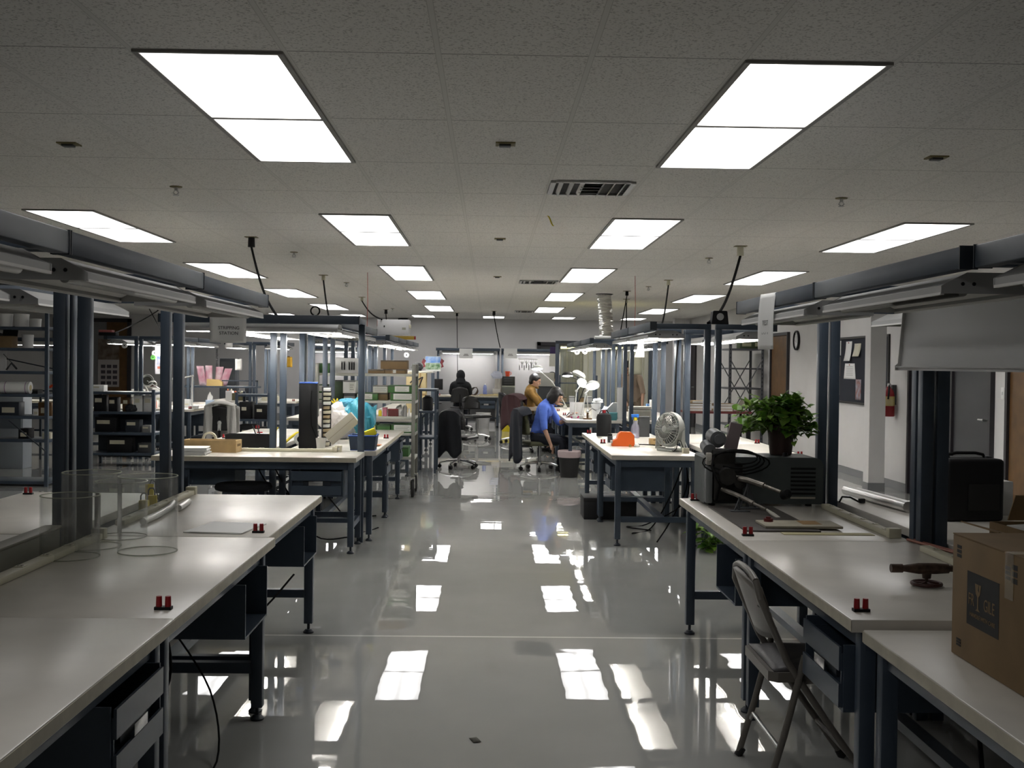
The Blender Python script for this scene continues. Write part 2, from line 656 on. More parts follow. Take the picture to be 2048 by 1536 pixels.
for k, (px, py, q) in enumerate(SPR):
    p = at(px, py - 4, ZC)
    lab = 'fire sprinkler head on the ceiling, %s' % q
    if k == 0:
        S0 = thing('fire_sprinkler', lab, 'sprinkler', p, 0, 'sprinkler heads on the ceiling')
        MB().lathe([(.0, -.006), (.042, -.006), (.045, 0), (0, 0)]).done('escutcheon', DUSTY, S0)
        MB().cyl((0, 0, -.006), (0, 0, -.03), .012).tube([(-.01, 0, -.03), (-.02, 0, -.045), (0, 0, -.06)], .004, 6).tube([(.01, 0, -.03), (.02, 0, -.045), (0, 0, -.06)], .004, 6).done('nozzle', ALU, S0)
        MB().lathe([(0, -.064), (.02, -.064), (.022, -.06), (0, -.06)]).done('deflector', ALU, S0)
    else:
        dup(S0, p, 0, lab)
# air vents
VM = mat('galvanised_vent', (.42, .42, .41), .35, metal=.8)
VD = mat('vent_throat', (.02, .02, .018), .8)


def vent(px0, px1, py0, py1, lab, slats):
    a, b = at(px0, py0, ZC), at(px1, py0, ZC)
    c = at((px0 + px1) / 2, py1, ZC)
    x0, x1, y0, y1 = a.x, b.x, c.y, a.y
    t = thing('ceiling_vent', lab, 'air vent', ((x0 + x1) / 2, (y0 + y1) / 2, ZC), 0, 'ceiling air vents')
    w, l = (x1 - x0) / 2, (y1 - y0) / 2
    MB().box2(-w, -l, -.003, w, l, 0).done('throat', VD, t, smooth=False)
    MB().box2(-w, -l, -.016, -w + .035, l, -.003).box2(w - .035, -l, -.016, w, l, -.003).box2(-w + .035, -l, -.016, w - .035, -l + .03, -.003).box2(-w + .035, l - .03, -.016, w - .035, l, -.003).done('frame', VM, t, smooth=False)
    for i in range(slats):
        x = -w + .07 + (2 * w - .14) * i / (slats - 1)
        if abs(x) < w * .22: continue
        MB().box(x, 0, -.014, .03, 2 * l - .07, .0025, ry=.7 if x < 0 else -.7).done('slat', VM, t, smooth=False)
    for y in (-l * .5, 0, l * .45):
        MB().box(0, y, -.015, w * .5, .035, .0025, rx=.6).done('slat', VM, t, smooth=False)
    return t


vent(1102, 1275, 361, 386, 'galvanised ceiling vent between the near and second light rows', 7)
vent(1040, 1118, 560, 566, 'dark ceiling vent over the aisle beside the third-row panel', 6)
vent(1030, 1068, 621, 624, 'tiny ceiling vent over the far end of the aisle', 5)
# paper streamer
p = at(1095, 431, ZC)
MB().grid(lambda u, v: (p.x + .012 * (v - .5) + .05 * u, p.y - .03 * u, ZC - .002 - .085 * u + .01 * math.sin(6 * u)), 6, 1).done('streamer', YEL, None, solid=.001, label='little yellow streamer hanging from the ceiling grid beyond the vent', cat='streamer')
# ================================================================ workbenches with light frames
TZ = .765
BENCH = {}


def bench(cx, cy, rz, desc, L=1.524, D=.762, drawer=2, z=TZ, posts=True, lamp=True, lit=False, ends=(-1,), reach=.46):
    """local: long axis x, front at -y, drawer toward +x"""
    t = thing('workbench', 'cream-topped blue steel workbench ' + desc, 'workbench', (cx, cy, 0), rz, 'blue steel workbenches')
    hl, hd = L / 2, D / 2
    MB().box2(-hl, -hd, z - .04, hl, hd, z, bev=.004).done('tabletop', LAM, t)
    MB().box2(-hl - .0008, -hd - .0012, z - .036, hl + .0008, -hd, z - .004).done('edge_band', LAMEDGE, t, smooth=False)
    fr = MB()
    fr.box2(-hl + .02, -hd + .05, z - .1, hl - .02, -hd + .075, z - .04).box2(-hl + .02, hd - .075, z - .1, hl - .02, hd - .05, z - .04)
    for sx in (-1, 1):
        x = sx * (hl - .05)
        fr.box2(x - .02, -hd + .075, z - .1, x + .02, hd - .075, z - .04)
    fr.done('apron', STEEL, t, smooth=False)
    for sx in (-1, 1):
        for sy in (-1, 1):
            x, y = sx * (hl - .045), sy * (hd - .06)
            lg = MB().box2(x - .024, y - .024, .055, x + .024, y + .024, z - .04, bev=.003).done('leg', STEEL, t)
            MB().cyl((x, y, .02), (x, y, .06), .008, n=10).lathe([(0, 0), (.028, 0), (.03, .008), (.016, .022), (0, .022)], (x, y, 0), 14).done('leveling_foot', STEELD, lg)
        x = sx * (hl - .045)
        MB().box2(x - .02, -hd + .085, .20, x + .02, hd - .085, .245).done('cross_rail', STEEL, t, smooth=False)
    MB().box2(-hl + .066, .03, .205, hl - .066, .085, .24).done('stretcher', STEEL, t, smooth=False)
    if drawer:
        x1 = hl - .10
        x0 = x1 - .42
        y0, y1 = -hd + .012, -hd + .46
        zb, zt = z - .31, z - .102
        h = MB().box2(x0, y0, zb, x0 + .008, y1, zt).box2(x1 - .008, y0, zb, x1, y1, zt).box2(x0 + .008, y0, zb, x1 - .008, y1, zb + .008).box2(x0 + .008, y1 - .008, zb + .008, x1 - .008, y1, zt)
        h.box2(x0 + .05, y0 + .1, zt, x0 + .09, y1 - .05, z - .04).box2(x1 - .09, y0 + .1, zt, x1 - .05, y1 - .05, z - .04)
        h.done('drawer_housing', STEEL, t, smooth=False)
        if drawer == 2:
            d = MB().box2(x0 + .012, y0 - .012, zb + .012, x1 - .012, y0 + .42, zb + .016).box2(x0 + .012, y0 - .012, zb + .016, x1 - .012, y0 - .004, zb + .085).box2(x0 + .012, y0 - .012, zb + .125, x1 - .012, y0 - .004, zt - .008)
            d.box2(x0 + .012, y0 - .004, zb + .016, x0 + .018, y0 + .42, zt - .03).box2(x1 - .018, y0 - .004, zb + .016, x1 - .012, y0 + .42, zt - .03)
            d.box2(x0 + .018, y0 + .02, zb + .06, x1 - .018, y0 + .024, zb + .15)
            d = d.done('drawer', STEEL, t, smooth=False)
            MB().box2(x0 + .10, y0 + .008, zb + .086, x1 - .10, y0 + .02, zb + .122).done('pull_recess', STEELD, d, smooth=False)
            MB().box2((x0 + x1) / 2 - .06, y0 - .0135, zb + .088, (x0 + x1) / 2 + .05, y0 - .012, zb + .12, bev=.0005).done('card_holder', ALU, d)
    BENCH[desc] = t
    for sx in ends:
        b = MB().box2(sx * (hl - .115) - .0125, -hd + .042, z, sx * (hl - .115) + .0125, -hd + .092, z + .009).done('terminal_base', BLACK, t, smooth=False)
        for q in (-.0135, .0135):
            MB().cyl((sx * (hl - .115), -hd + .067 + q, z + .009), (sx * (hl - .115), -hd + .067 + q, z + .040), .0095, .0085, n=14).done('binding_post', RED, b)
    if posts:
        frame(cx, cy, rz, desc, L, hd, z, reach)
        if lamp:
            hood(cx, cy, rz, desc, hd, lit, reach)
    return t


def frame(cx, cy, rz, desc, L, hd, z, reach, ht=1.872):
    f = thing('light_gantry', 'blue steel light frame over the workbench ' + desc, 'light frame', (cx, cy, 0), rz, 'blue light frames over the benches')
    yp = hd + .032
    yb = yp - reach
    for sx in (-1, 1):
        x = sx * (L / 2 - .035)
        p = MB().box2(x - .026, yp - .026, .0, x + .026, yp + .026, ht - .045, bev=.003).done('post', STEEL, f)
        MB().box2(x - .026, yb + .026, ht - .045, x + .026, yp + .026, ht, bev=.003).done('arm', STEEL, f)
    MB().box2(-L / 2 + .008, yb - .026, ht - .055, L / 2 - .008, yb + .026, ht + .012, bev=.004).done('beam', STEEL, f)
    for sx in (-1, 1):
        MB().box2(sx * (L / 2 - .008) - (0 if sx > 0 else .006), yb - .028, ht - .057, sx * (L / 2 - .008) + (.006 if sx > 0 else 0), yb + .028, ht + .014).done('end_cap', STEELD, f, smooth=False)
    MB().box2(-L / 2 + .07, yp - .012, .60, L / 2 - .07, yp + .012, .66).done('back_rail', STEEL, f, smooth=False)
    return f


HOOD_MESH = {}


def hood(cx, cy, rz, desc, hd, lit, reach, label=None):
    yb = hd + .032 - reach
    t = thing('bench_light', label or ('%s fluorescent hood above the workbench %s' % ('lit' if lit else 'unlit', desc)), 'bench light', (0, 0, 0), rz, 'fluorescent hoods under the light frames')
    R_ = Matrix.Rotation(rz, 4, 'Z')
    off = R_ @ Vector((0, yb + .13, 1.812))
    t.location = Vector((cx, cy, 0)) + off
    if not HOOD_MESH:
        hl = .62
        M = basis((0, 1, 0), (0, 0, 1), (-hl, 0, 0))
        prof = [(-.155, -.058), (-.155, -.036), (-.075, .004), (.075, .004), (.155, -.036), (.155, -.058), (.151, -.058), (.151, -.039), (.073, 0), (-.073, 0), (-.151, -.039), (-.151, -.058)]
        prism = MB().prism(prof, 2 * hl, M)
        h = prism.done('hood', HOOD, t)
        lin = MB().prism([(-.146, -.044), (-.07, -.004), (.07, -.004), (.146, -.044), (.143, -.044), (.069, -.006), (-.069, -.006), (-.143, -.044)], 2 * hl - .01, basis((0, 1, 0), (0, 0, 1), (-hl + .005, 0, 0))).done('reflector_lining', HOODIN, t)
        lip = MB().box2(-hl, -.158, -.064, hl, -.146, -.056).box2(-hl, .146, -.064, hl, .158, -.056).done('rim', HOODIN, t, smooth=False)
        eps = []
        for sx in (-1, 1):
            ep = MB().prism([(-.157, -.060), (-.157, -.036), (-.077, .006), (.077, .006), (.157, -.036), (.157, -.060)], .004, basis((0, 1, 0), (0, 0, 1), (sx * (hl + .002) - .002, 0, 0))).done('end_plate', HOOD, t, smooth=False)
            hs = MB()
            for y in (-.09, -.055, .055, .09):
                hs.cyl((sx * (hl + .0005), y, -.03), (sx * (hl + .006), y, -.03), .006, n=10)
            hs.done('socket', BLACK, ep)
        for y in (-.075, .075):
            MB().cyl((-hl + .03, y, -.050), (hl - .03, y, -.050), .017, n=14).done('tube', TUBEON, t)
        hg = MB()
        for sx in (-1, 1):
            hg.box2(sx * .45 - .02, -.02, .004, sx * .45 + .02, .02, .0058)
        hg.done('hanger', STEELD, t, smooth=False)
        HOOD_MESH['on'] = t
        if not lit:
            for o in t.children:
                if o.name.startswith('tube'):
                    o.data = o.data.copy(); o.data.materials[0] = TUBEOFF
        return t
    src = HOOD_MESH['on']
    for ch in list(src.children):
        c = ch.copy(); COL.objects.link(c); c.parent = t
        if ch.name.startswith('tube'):
            key = 'm_on' if lit else 'm_off'
            if key not in HOOD_MESH:
                me = ch.data.copy(); me.materials[0] = TUBEON if lit else TUBEOFF
                HOOD_MESH[key] = me
            c.data = HOOD_MESH[key]
        for g in list(ch.children):
            d = g.copy(); COL.objects.link(d); d.parent = c
    return t


UP, DN = PI / 2, -PI / 2      # left rows face +x, right rows face -x
D = .762


def row(xf, side, ys, descs, **kw):
    """benches along y; xf = front edge x; side +1 front faces +x, -1 front faces -x"""
    for (y, dsc) in zip(ys, descs):
        dd = dict(kw)
        if isinstance(dsc, tuple):
            dd.update(dsc[1]); dsc = dsc[0]
        cx = xf - side * dd.get('D', .762) / 2
        bench(cx, y + .764, UP if side > 0 else DN, dsc, **dd)


# near left, three benches along the aisle and their backs
row(-.905, 1, [1.755, 3.282], ['nearest the camera on the left', ('left of the aisle under the clear cylinders', {'drawer': 1})])
row(-.935, 1, [4.82], [('left of the aisle under the white folder', {'drawer': 1})])
row(-2.60, -1, [3.30, 4.84], ['behind the clear cylinders, cut by the left edge', 'back to back with the one under the folder'])
# near right
row(1.115, -1, [1.78], [('under the big fragile box', {'z': .742, 'ends': ()})])
row(1.09, -1, [3.335, 4.865], [('beside the folding chair, holding the valve', {'ends': (1,)}), ('carrying the grey machine', {'drawer': 1, 'ends': (1, -1)})])
row(2.745, 1, [3.335, 4.865], ['behind the fragile box, holding the open carton', 'behind the grey machine, under the black case'])
# left middle block
bench(-1.84, 9.165, 0, 'under the stripping station sign', L=1.6, D=.60, lit=True)
row(-.95, 1, [9.535, 11.065], [('holding the blue bin and sponge', {'lit': True}), 'beyond the blue bin, next to the white cart'])
row(-2.62, -1, [9.535, 11.065], [('left of the tall black cabinet', {'lit': True}), ('two behind the tall black cabinet', {'lit': True})])
# right middle block
row(1.03, -1, [9.40, 10.93], [('holding the grey desk fan', {'lit': True}), ('with the orange dispenser at its near end', {'lit': True})])
row(2.71, 1, [9.40, 10.93], [('behind the fan, beyond its posts', {'lit': True}), ('behind the spray bottle, beyond its posts', {'lit': True})])
# far right block
row(1.05, -1, [15.30, 16.83, 18.36], [('where the person in blue sits', {'lit': True, 'drawer': 0}), ('just beyond the person in blue', {'lit': True}), ('where the person in mustard sits', {'lit': True})])
row(2.73, 1, [15.30, 16.83], [('behind the lit magnifier lamps', {'lit': True}), ('behind the grey monitor, next to the curtain', {'lit': True})])
# far left block
row(-1.03, 1, [15.05, 16.58, 18.11, 19.64], [('behind the white cart, first of four', {'lit': True}), ('behind the white cart, second of four', {'lit': True}), ('behind the white cart, third of four', {'lit': True}), ('behind the white cart, last of four', {'lit': True})])
row(-2.71, -1, [15.05, 16.58], [('left of the white cart, first of two', {'lit': True}), ('left of the white cart, second of two', {'lit': True})])
# benches along the far wall, facing the camera
for (x, dsc) in ((-3.55, 'by the far wall with the pen rack'), (-.52, 'by the far wall where the dark figure sits'), (1.03, 'by the far wall under the dark oven')):
    bench(x, 26.85, 0, dsc, lit=True)
# left zone
row(-4.53, 1, [17.3, 18.83], [('with the white magnifier lamps at left', {'lit': True}), ('beyond the left magnifier lamps', {'lit': True})])
row(-6.19, -1, [17.3, 18.83], [('back to back with the left lamp bench', {'lit': True}), ('back to back with the bench beyond the lamps', {'lit': True})])
row(-3.62, 1, [21.2], [('far behind the white-covered chair', {'lit': True})])
row(-5.28, -1, [21.2], [('far behind the pink bag holder', {'lit': True})])
bench(-8.3, 20.4, 0, 'at the far left behind the shelving', lit=True)
# ================================================================ things on the near benches
ACRYL = glassmat('clear_acrylic', (.985, .99, .985), .02, .26, .04, milky=.045, mcol=(.80, .80, .78))
ACRIM = glassmat('acrylic_cut_edge', (.85, .88, .80), .25, .6, .12, milky=.35, mcol=(.75, .78, .66))


def acrylic(x, y, r, h, lab, z=TZ + .0005):
    t = thing('acrylic_cylinder', lab, 'cylinder', (x, y, z), 0, 'clear acrylic cylinders on the left bench')
    MB().lathe([(r, 0), (r, h), (r - .004, h), (r - .004, 0)], n=48, close=True).done('tube_wall', ACRYL, t)
    for zz, nm in ((h - .0025, 'rim'), (0, 'base_edge')):
        MB().lathe([(r + .0004, zz), (r + .0004, zz + .003), (r - .0044, zz + .003), (r - .0044, zz)], n=48, close=True).done(nm, ACRIM, t)
    return t


acrylic(-1.58, 4.29, .108, .235, 'short clear acrylic cylinder, front left of the four')
acrylic(-1.585, 4.535, .114, .298, 'tall clear acrylic cylinder at the left of the group')
acrylic(-1.33, 4.43, .113, .296, 'tall clear acrylic cylinder, rightmost of the four')
acrylic(-1.55, 4.79, .107, .236, 'short clear acrylic cylinder hidden behind the other three')

# white folder with sheets
p = at(452, 1057, TZ)
t = thing('paper_folder', 'white folder of papers lying on the left bench', 'folder', (p.x, p.y, TZ), -.16)
MB().box(0, 0, .003, .26, .32, .005, bev=.001).done('cover', PAPER, t)
MB().box(.012, -.012, .0065, .235, .30, .002, rz=.05).done('sheet', PAPER, t, smooth=False)
# white hose behind the cylinders
MB().tube([at(286, 1043, TZ + .016), at(315, 1030, TZ + .016), at(338, 1016, TZ + .016), at(347, 1006, TZ + .016)], .016, 12).done('plastic_hose', mat('white_pvc', (.66, .66, .62), .3), None, label='white plastic hose piece lying behind the clear cylinders', cat='hose')
MB().tube([at(357, 1016, TZ + .016), at(367, 1010, TZ + .016), at(377, 1003, TZ + .016)], .016, 12).done('plastic_hose', MATS['white_pvc'], None, label='short end of white hose right of the clear cylinders', cat='hose')
# yellow padlock tags in a stack
for k, (px, py, s, lab) in enumerate(((288, 1022, .05, 'yellow padlock behind the clear cylinders, left one'), (303, 1014, .055, 'yellow padlock behind the clear cylinders, right one'), )):
    q = at(px, py, TZ)
    t = thing('padlock', lab, 'padlock', (q.x, q.y, TZ), .2 * k, 'yellow padlocks behind the cylinders')
    MB().box(0, 0, s * .55, s, .024, s * 1.1, bev=.006).done('body', YEL, t)
    MB().tube([(-.016, 0, s * 1.05), (-.016, 0, s * 1.5), (-.008, 0, s * 1.75), (.008, 0, s * 1.75), (.016, 0, s * 1.5), (.016, 0, s * 1.05)], .004, 8).done('shackle', DGREY, t)
q = at(297, 1004, TZ + .0)
t = thing('cable_tag', 'yellow tag on a dark loop behind the padlocks', 'tag', (q.x - .01, q.y + .05, TZ))
MB().box(0, 0, .045, .045, .012, .09, bev=.004).done('tag', YEL, t)
MB().tube([(0, 0, .088), (.012, 0, .115), (.03, 0, .10), (.04, 0, .04), (.045, 0, .006)], .003, 8).done('loop', BLACK, t)


def outlet_strip(cx, cy, rz, L, lab, n=6, h=.026, grey=False):
    t = thing('outlet_strip', lab, 'outlet strip', (cx, cy, TZ + .0005), rz, 'outlet strips along the bench backs')
    MB().box(0, 0, h / 2, L, .045, h, bev=.004).done('strip_body', CREAM if not grey else mat('grey_strip', (.16, .155, .13), .5), t)
    for i in range(n):
        x = -L / 2 + L * (i + .6) / n
        s = MB().box(x, 0, h + .001, .04, .034, .003, bev=.001).done('socket', CREAM, t)
        MB().box(x - .006, -.004, h + .0027, .003, .01, .001).box(x + .006, -.004, h + .0027, .003, .01, .001).cyl((x, .008, h + .002), (x, .008, h + .0034), .003, n=8).done('slot', BLACK, s, smooth=False)
    MB().box(L / 2 + .021, 0, .022, .042, .056, .044, bev=.004).done('end_box', CREAM, t)
    return t


xb = -.905 - .762
outlet_strip(xb + .045, 4.03, UP, 1.36, 'cream outlet strip on the left bench by the clear cylinders')
outlet_strip(xb + .045, 2.50, UP, 1.36, 'cream outlet strip on the left bench nearest the camera')
MB().box2(xb - .125, 3.5, TZ - .06, xb - .075, 4.62, TZ + .06, bev=.004).box2(xb - .135, 3.5, TZ + .06, xb - .065, 4.62, TZ + .072, bev=.003).done('wireway', mat('grey_wireway', (.22, .21, .17), .5), None, label='grey-olive wire channel between the two left benches', cat='wire channel')
outlet_strip(-.935 - .762 + .04, 5.70, UP, 1.2, 'cream outlet strip behind the white hose')
outlet_strip(1.09 + .762 - .05, 5.48, DN, 1.0, 'cream outlet strip right of the grey machine')
outlet_strip(1.09 + .762 - .05, 4.05, DN, 1.1, 'cream outlet strip behind the valve')
# bright metal channel lying on the bench behind
a, b = at(1692, 980, TZ + .03), at(1816, 1014, TZ + .03)
MB().tube([a, b], .028, 14).tube([a + Vector((.07, 0, -.006)), b + Vector((.07, 0, -.006))], .022, 12).done('metal_channel', ALU, None, label='shiny metal channel lying behind the posts on the right', cat='metal channel')
q = at(1700, 985, TZ)
t = thing('cable_plug', 'black cable plug beside the cream outlet strip at right', 'plug', at(1672, 1000, TZ) + Vector((0, -.12, 0)), .3)
MB().tube([(-.02, 0, .004), (.01, .02, .03), (.05, 0, .028), (.08, -.04, .006)], .005, 8).done('lead', CORD, t)
MB().box(.09, -.05, .014, .035, .024, .026, bev=.005).done('plug_body', BLACK, t)

# ---------------------------------------------------------------- grey machine with the plant
MG = mat('machine_grey_green', (.070, .084, .084), .5, noise=.1, nscale=8)
mx0, my0 = 1.165, 6.02
t = thing('bench_machine', 'grey-green bench machine with louvres and arms, under the plant', 'machine', (mx0, my0, TZ))
body = [(0, .014), (0, .255), (.01, .265), (.60, .265), (.63, .255), (.645, .23), (.645, .014)]
MB().prism(body, .30, basis((1, 0, 0), (0, 0, 1), (0, .33, 0))).done('housing', MG, t)
for x in (.05, .58):
    for y in (.08, .28):
        MB().cyl((x, y, 0), (x, y, .016), .018, .016, n=12).done('foot', RUBBER, t)
hp = t.children[0]
for i in range(8):
    MB().box(.535, .0295, .048 + i * .0225, .135, .003, .011).done('louvre', BLACK if i else mat('lit_slot', (.45, .42, .36), .5), hp, smooth=False)
MB().cyl((.46, .12, .265), (.46, .12, .285), .017, .013, n=14).done('cap', BLACK, hp)
# gearbox, motor, mandrel arms in front of the left end
MD = mat('oily_dark_metal', (.028, .027, .025), .4, metal=.4, noise=.3, nscale=20)
ML = mat('worn_bright_metal', (.24, .22, .19), .35, metal=.7, noise=.25, nscale=30)
MB().box2(.0, -.02, .02, .035, .03, .22, bev=.006).done('front_plate', mat('grey_plate', (.16, .17, .17), .5), t)
MB().box2(.04, -.02, .03, .20, .03, .24, bev=.012).cyl((.10, -.03, .17), (.10, -.10, .17), .045, n=20).cyl((.17, -.03, .14), (.17, -.09, .14), .035, n=20).box2(.03, -.02, .22, .16, .10, .31, bev=.015).done('gearbox', MD, t)
MB().cyl((.07, .02, .36), (.07, .16, .37), .044, n=24).cyl((.07, .0, .36), (.07, .02, .36), .026, n=16).cyl((.02, .0, .30), (.02, .1, .32), .035, n=18).done('motor', mat('motor_grey', (.12, .125, .13), .4, metal=.3), t)
MB().prism([(0, 0), (.07, .0), (.11, .19), (.045, .20)], .03, basis((1, 0, 0), (0, 0, 1), (.10, .09, .25))).done('bracket', mat('mauve_bracket', (.15, .12, .12), .55), t)
MB().box2(.0, -.03, .225, .028, .02, .29, bev=.005).cyl((.012, -.03, .26), (.012, -.036, .26), .012).done('switch_box', mat('pale_switch', (.34, .33, .29), .5), t)
MB().tube([(.12, -.03, .165), (.20, -.12, .155), (.27, -.19, .135)], .016, 14).tube([(.27, -.19, .135), (.34, -.26, .11)], .010, 12).done('spindle', ML, t)
MB().lathe([(0, -.03), (.022, -.025), (.026, 0), (.022, .02), (0, .025)], (.36, -.285, .10), 16, rot(1.1, .6, 0)).done('chuck', BLACK, t)
MB().cyl((.20, -.12, .012), (.20, -.12, .14), .007, n=10).cyl((.24, -.13, .012), (.20, -.12, .13), .005, n=8).cyl((.16, -.13, .012), (.20, -.12, .13), .005, n=8).box2(.14, -.16, .008, .26, -.09, .014, bev=.002).done('support_stand', DGREY, t)
MB().tube([(.08, -.06, .10), (.14, -.20, .08), (.19, -.30, .055)], .012, 12).tube([(.19, -.30, .055), (.235, -.38, .035)], .008, 10).done('lower_spindle', ML, t)
MB().prism([(0, -.004), (.055, -.013), (.11, -.012), (.125, 0), (.11, .012), (.055, .013), (0, .004)], .006, basis((.35, -.8, -.28), (.9, .3, 0), (.235, -.375, .034))).done('paddle', mat('pale_paddle', (.46, .44, .39), .4), t)
MB().cyl((.13, -.24, .008), (.13, -.24, .08), .006, n=10).cyl((.10, -.26, .008), (.13, -.24, .07), .004, n=8).box2(.08, -.28, .008, .18, -.22, .013, bev=.002).done('lower_stand', DGREY, t)
for k in range(4):
    rr = .09 + .018 * k
    MB().tube([(.16 + rr * 1.25 * math.cos(a), -.02 + .03 * math.sin(a * 2 + k), .27 + rr * .42 * math.sin(a) - .012 * k) for a in [i * 2 * PI / 20 for i in range(20)]], .0045, 6, closed=True).done('cable_loop', CORD, t)
MB().tube([(.05, 0, .30), (.02, -.06, .22), (.06, -.08, .12), (.05, -.05, .04)], .006, 8).done('hose', CORD, t)
# base board and wooden plate under the arms
MB().box2(1.175, 5.10, TZ + .0005, 1.52, 5.985, TZ + .008, bev=.001).done('base_board', mat('dark_brown_board', (.055, .048, .042), .5), None, label='dark brown board lying in front of the grey machine', cat='board')
t = thing('drilled_plate', 'pale plate with brown patch on the dark board', 'plate', (1.46, 5.26, TZ + .0085))
MB().box(0, 0, .006, .36, .20, .011, bev=.001).done('plate', mat('greyed_plywood', (.36, .33, .25), .6, noise=.15, nscale=8), t)
MB().box(.055, .02, .0122, .09, .12, .001).done('patch', mat('brown_patch', (.26, .15, .05), .6), t, smooth=False)
MB().cyl((-.13, .05, .0115), (-.13, .05, .026), .022, n=18).cyl((-.13, .05, .026), (-.13, .05, .034), .012, n=14).done('knob', mat('dark_red', (.12, .01, .01), .5), t)
MB().box2(1.33, 5.02, TZ + .0003, 1.74, 5.085, TZ + .003).done('masking_strip', mat('yellowed_tape', (.50, .45, .26), .6), None, label='yellowed masking tape strip on the bench before the pale plate', cat='tape')

# ---------------------------------------------------------------- potted pothos
LEAFA = mat('pothos_leaf', (.09, .25, .025), .35, two=(.28, .46, .07), nscale=9)
STEMM = mat('vine_stem', (.10, .16, .04), .5)


def leaf(mb, o, d, up, s, fold=.25):
    """heart-shaped leaf from o along d"""
    d = d.normalized(); sd = d.cross(up)
    if sd.length < .05: sd = d.cross(Vector((1, 0, 0)))
    sd.normalize(); n = sd.cross(d)
    pr = [(0, .12), (-.06, .36), (.12, .52), (.4, .5), (.7, .28), (.88, .1), (1., 0)]
    mid = [mb.bm.verts.new(o + d * (s * u) + n * (-.28 * s * u * u)) for u in (0, .12, .4, .7, .88, 1.)]
    for sg in (-1, 1):
        e = [mb.bm.verts.new(o + d * (s * a) + sd * (sg * s * b) + n * (fold * s * b - .28 * s * max(a, 0) ** 2)) for a, b in pr[1:6]]
        fs = [(mid[0], e[0], e[1]), (mid[0], e[1], mid[1]), (mid[1], e[1], e[2]), (mid[1], e[2], mid[2]), (mid[2], e[2], e[3]), (mid[2], e[3], mid[3]), (mid[3], e[3], e[4]), (mid[3], e[4], mid[4]), (mid[4], e[4], mid[5])]
        for f in fs:
            mb.bm.faces.new(f if sg > 0 else f[::-1])


def vines(parent, specs, seed, ls=.055, stem=True):
    rr = random.Random(seed)
    lf, st = MB(), MB()
    for path in specs:
        P = [Vector(q) for q in path]
        st.tube(P, .0028, 6)
        for i in range(len(P) - 1):
            for k in range(2):
                o = P[i].lerp(P[i + 1], rr.random())
                d = Vector((rr.uniform(-1, 1), rr.uniform(-1, 1), rr.uniform(-.35, .75)))
                off = d.normalized() * rr.uniform(.01, .045)
                st.tube([o, o + off], .0016, 5)
                leaf(lf, o + off, d, Vector((rr.uniform(-.4, .4), rr.uniform(-.4, .4), 1)), ls * rr.uniform(.7, 1.35))
    lf.done('foliage', LEAFA, parent, smooth=False)
    st.done('stem', STEMM, parent)


pp = Vector((1.625, 6.24, TZ + .2655))
t = thing('potted_plant', 'pothos plant in a brown pot on the grey machine', 'plant', pp)
MB().lathe([(.055, 0), (.060, .004), (.074, .135), (.082, .138), (.083, .165), (.076, .165), (.070, .135), (0, .13)], n=32).done('pot', mat('dark_brown_pot', (.045, .020, .014), .5), t)
MB().lathe([(0, .141), (.072, .139), (.0, .1385)], n=20).done('soil', mat('soil', (.02, .014, .009), .95), t)
rr = random.Random(5)
sp = []
for k in range(78):
    a = rr.uniform(0, 2 * PI)
    reach = rr.uniform(.08, .20) if k < 34 else rr.uniform(.18, .34)
    if math.cos(a) > 0: reach = min(reach, .17)
    elif k % 3 == 0: reach = rr.uniform(.24, .37)
    up_ = rr.uniform(.06, .19) if k < 50 else rr.uniform(.0, .07)
    end = rr.uniform(-.16, .10)
    if reach > .2 and k % 2: end = rr.uniform(-.12, .06)
    pth = []
    for i in range(6):
        u = i / 5
        zz = .14 + up_ * math.sin(min(1, u * 1.6) * PI / 2) + (end - up_) * max(0, u - .35) ** 1.5
        x_, y_ = reach * u * math.cos(a), reach * .62 * u * math.sin(a)
        if zz < .03 and abs(y_) < .16: zz = .03 + .01 * rr.random()
        pth.append((x_, y_, zz))
    sp.append(pth)
vines(t, sp, 21, .046)
# trailing vine on the floor behind the bench end
q = at(1422, 1104, 0)
t = thing('trailing_vine', 'leafy vine trailing on the floor behind the right bench leg', 'plant', (q.x, q.y, 0))
rr = random.Random(9)
sp = []
for k in range(9):
    a = rr.uniform(0, 2 * PI)
    sp.append([(rr.uniform(-.05, .05) + .16 * u * math.cos(a), .10 * u * math.sin(a), .02 + (.17 if k < 5 else .05) * math.sin(u * PI * .8)) for u in (0, .25, .5, .75, 1)])
vines(t, sp, 4, .06)

# ---------------------------------------------------------------- valve, rod, tags at right
t = thing('gate_valve', 'rusty gate valve with a round handwheel lying on the right bench', 'valve', (1.52, 3.86, TZ))
BR = mat('rusty_bronze', (.085, .055, .04), .5, metal=.5, noise=.35, nscale=35)
MB().tube([(-.125, 0, .062), (-.085, 0, .062), (-.083, 0, .062), (-.03, 0, .062), (.03, 0, .062), (.075, 0, .062), (.077, 0, .062), (.16, 0, .062)], [.015, .015, .011, .019, .019, .016, .011, .011], 14).cyl((.0, 0, .062), (-.0, -.0, .028), .018, .014, n=14).done('valve_body', BR, t)
MB().cyl((0, 0, .03), (0, 0, .008), .006, n=8).done('spindle', BR, t)
w_ = MB().tube([(.048 * math.cos(a), .048 * math.sin(a), .010) for a in [i * 2 * PI / 24 for i in range(24)]], .0065, 8, closed=True)
for i in range(5):
    a = i * 2 * PI / 5
    w_.tube([(.006 * math.cos(a), .006 * math.sin(a), .014), (.046 * math.cos(a), .046 * math.sin(a), .010)], .004, 6)
w_.done('handwheel', mat('dark_red_iron', (.06, .018, .014), .5), t)
a, b = at(1815, 1079, TZ + .008), at(1926, 1110, TZ + .008)
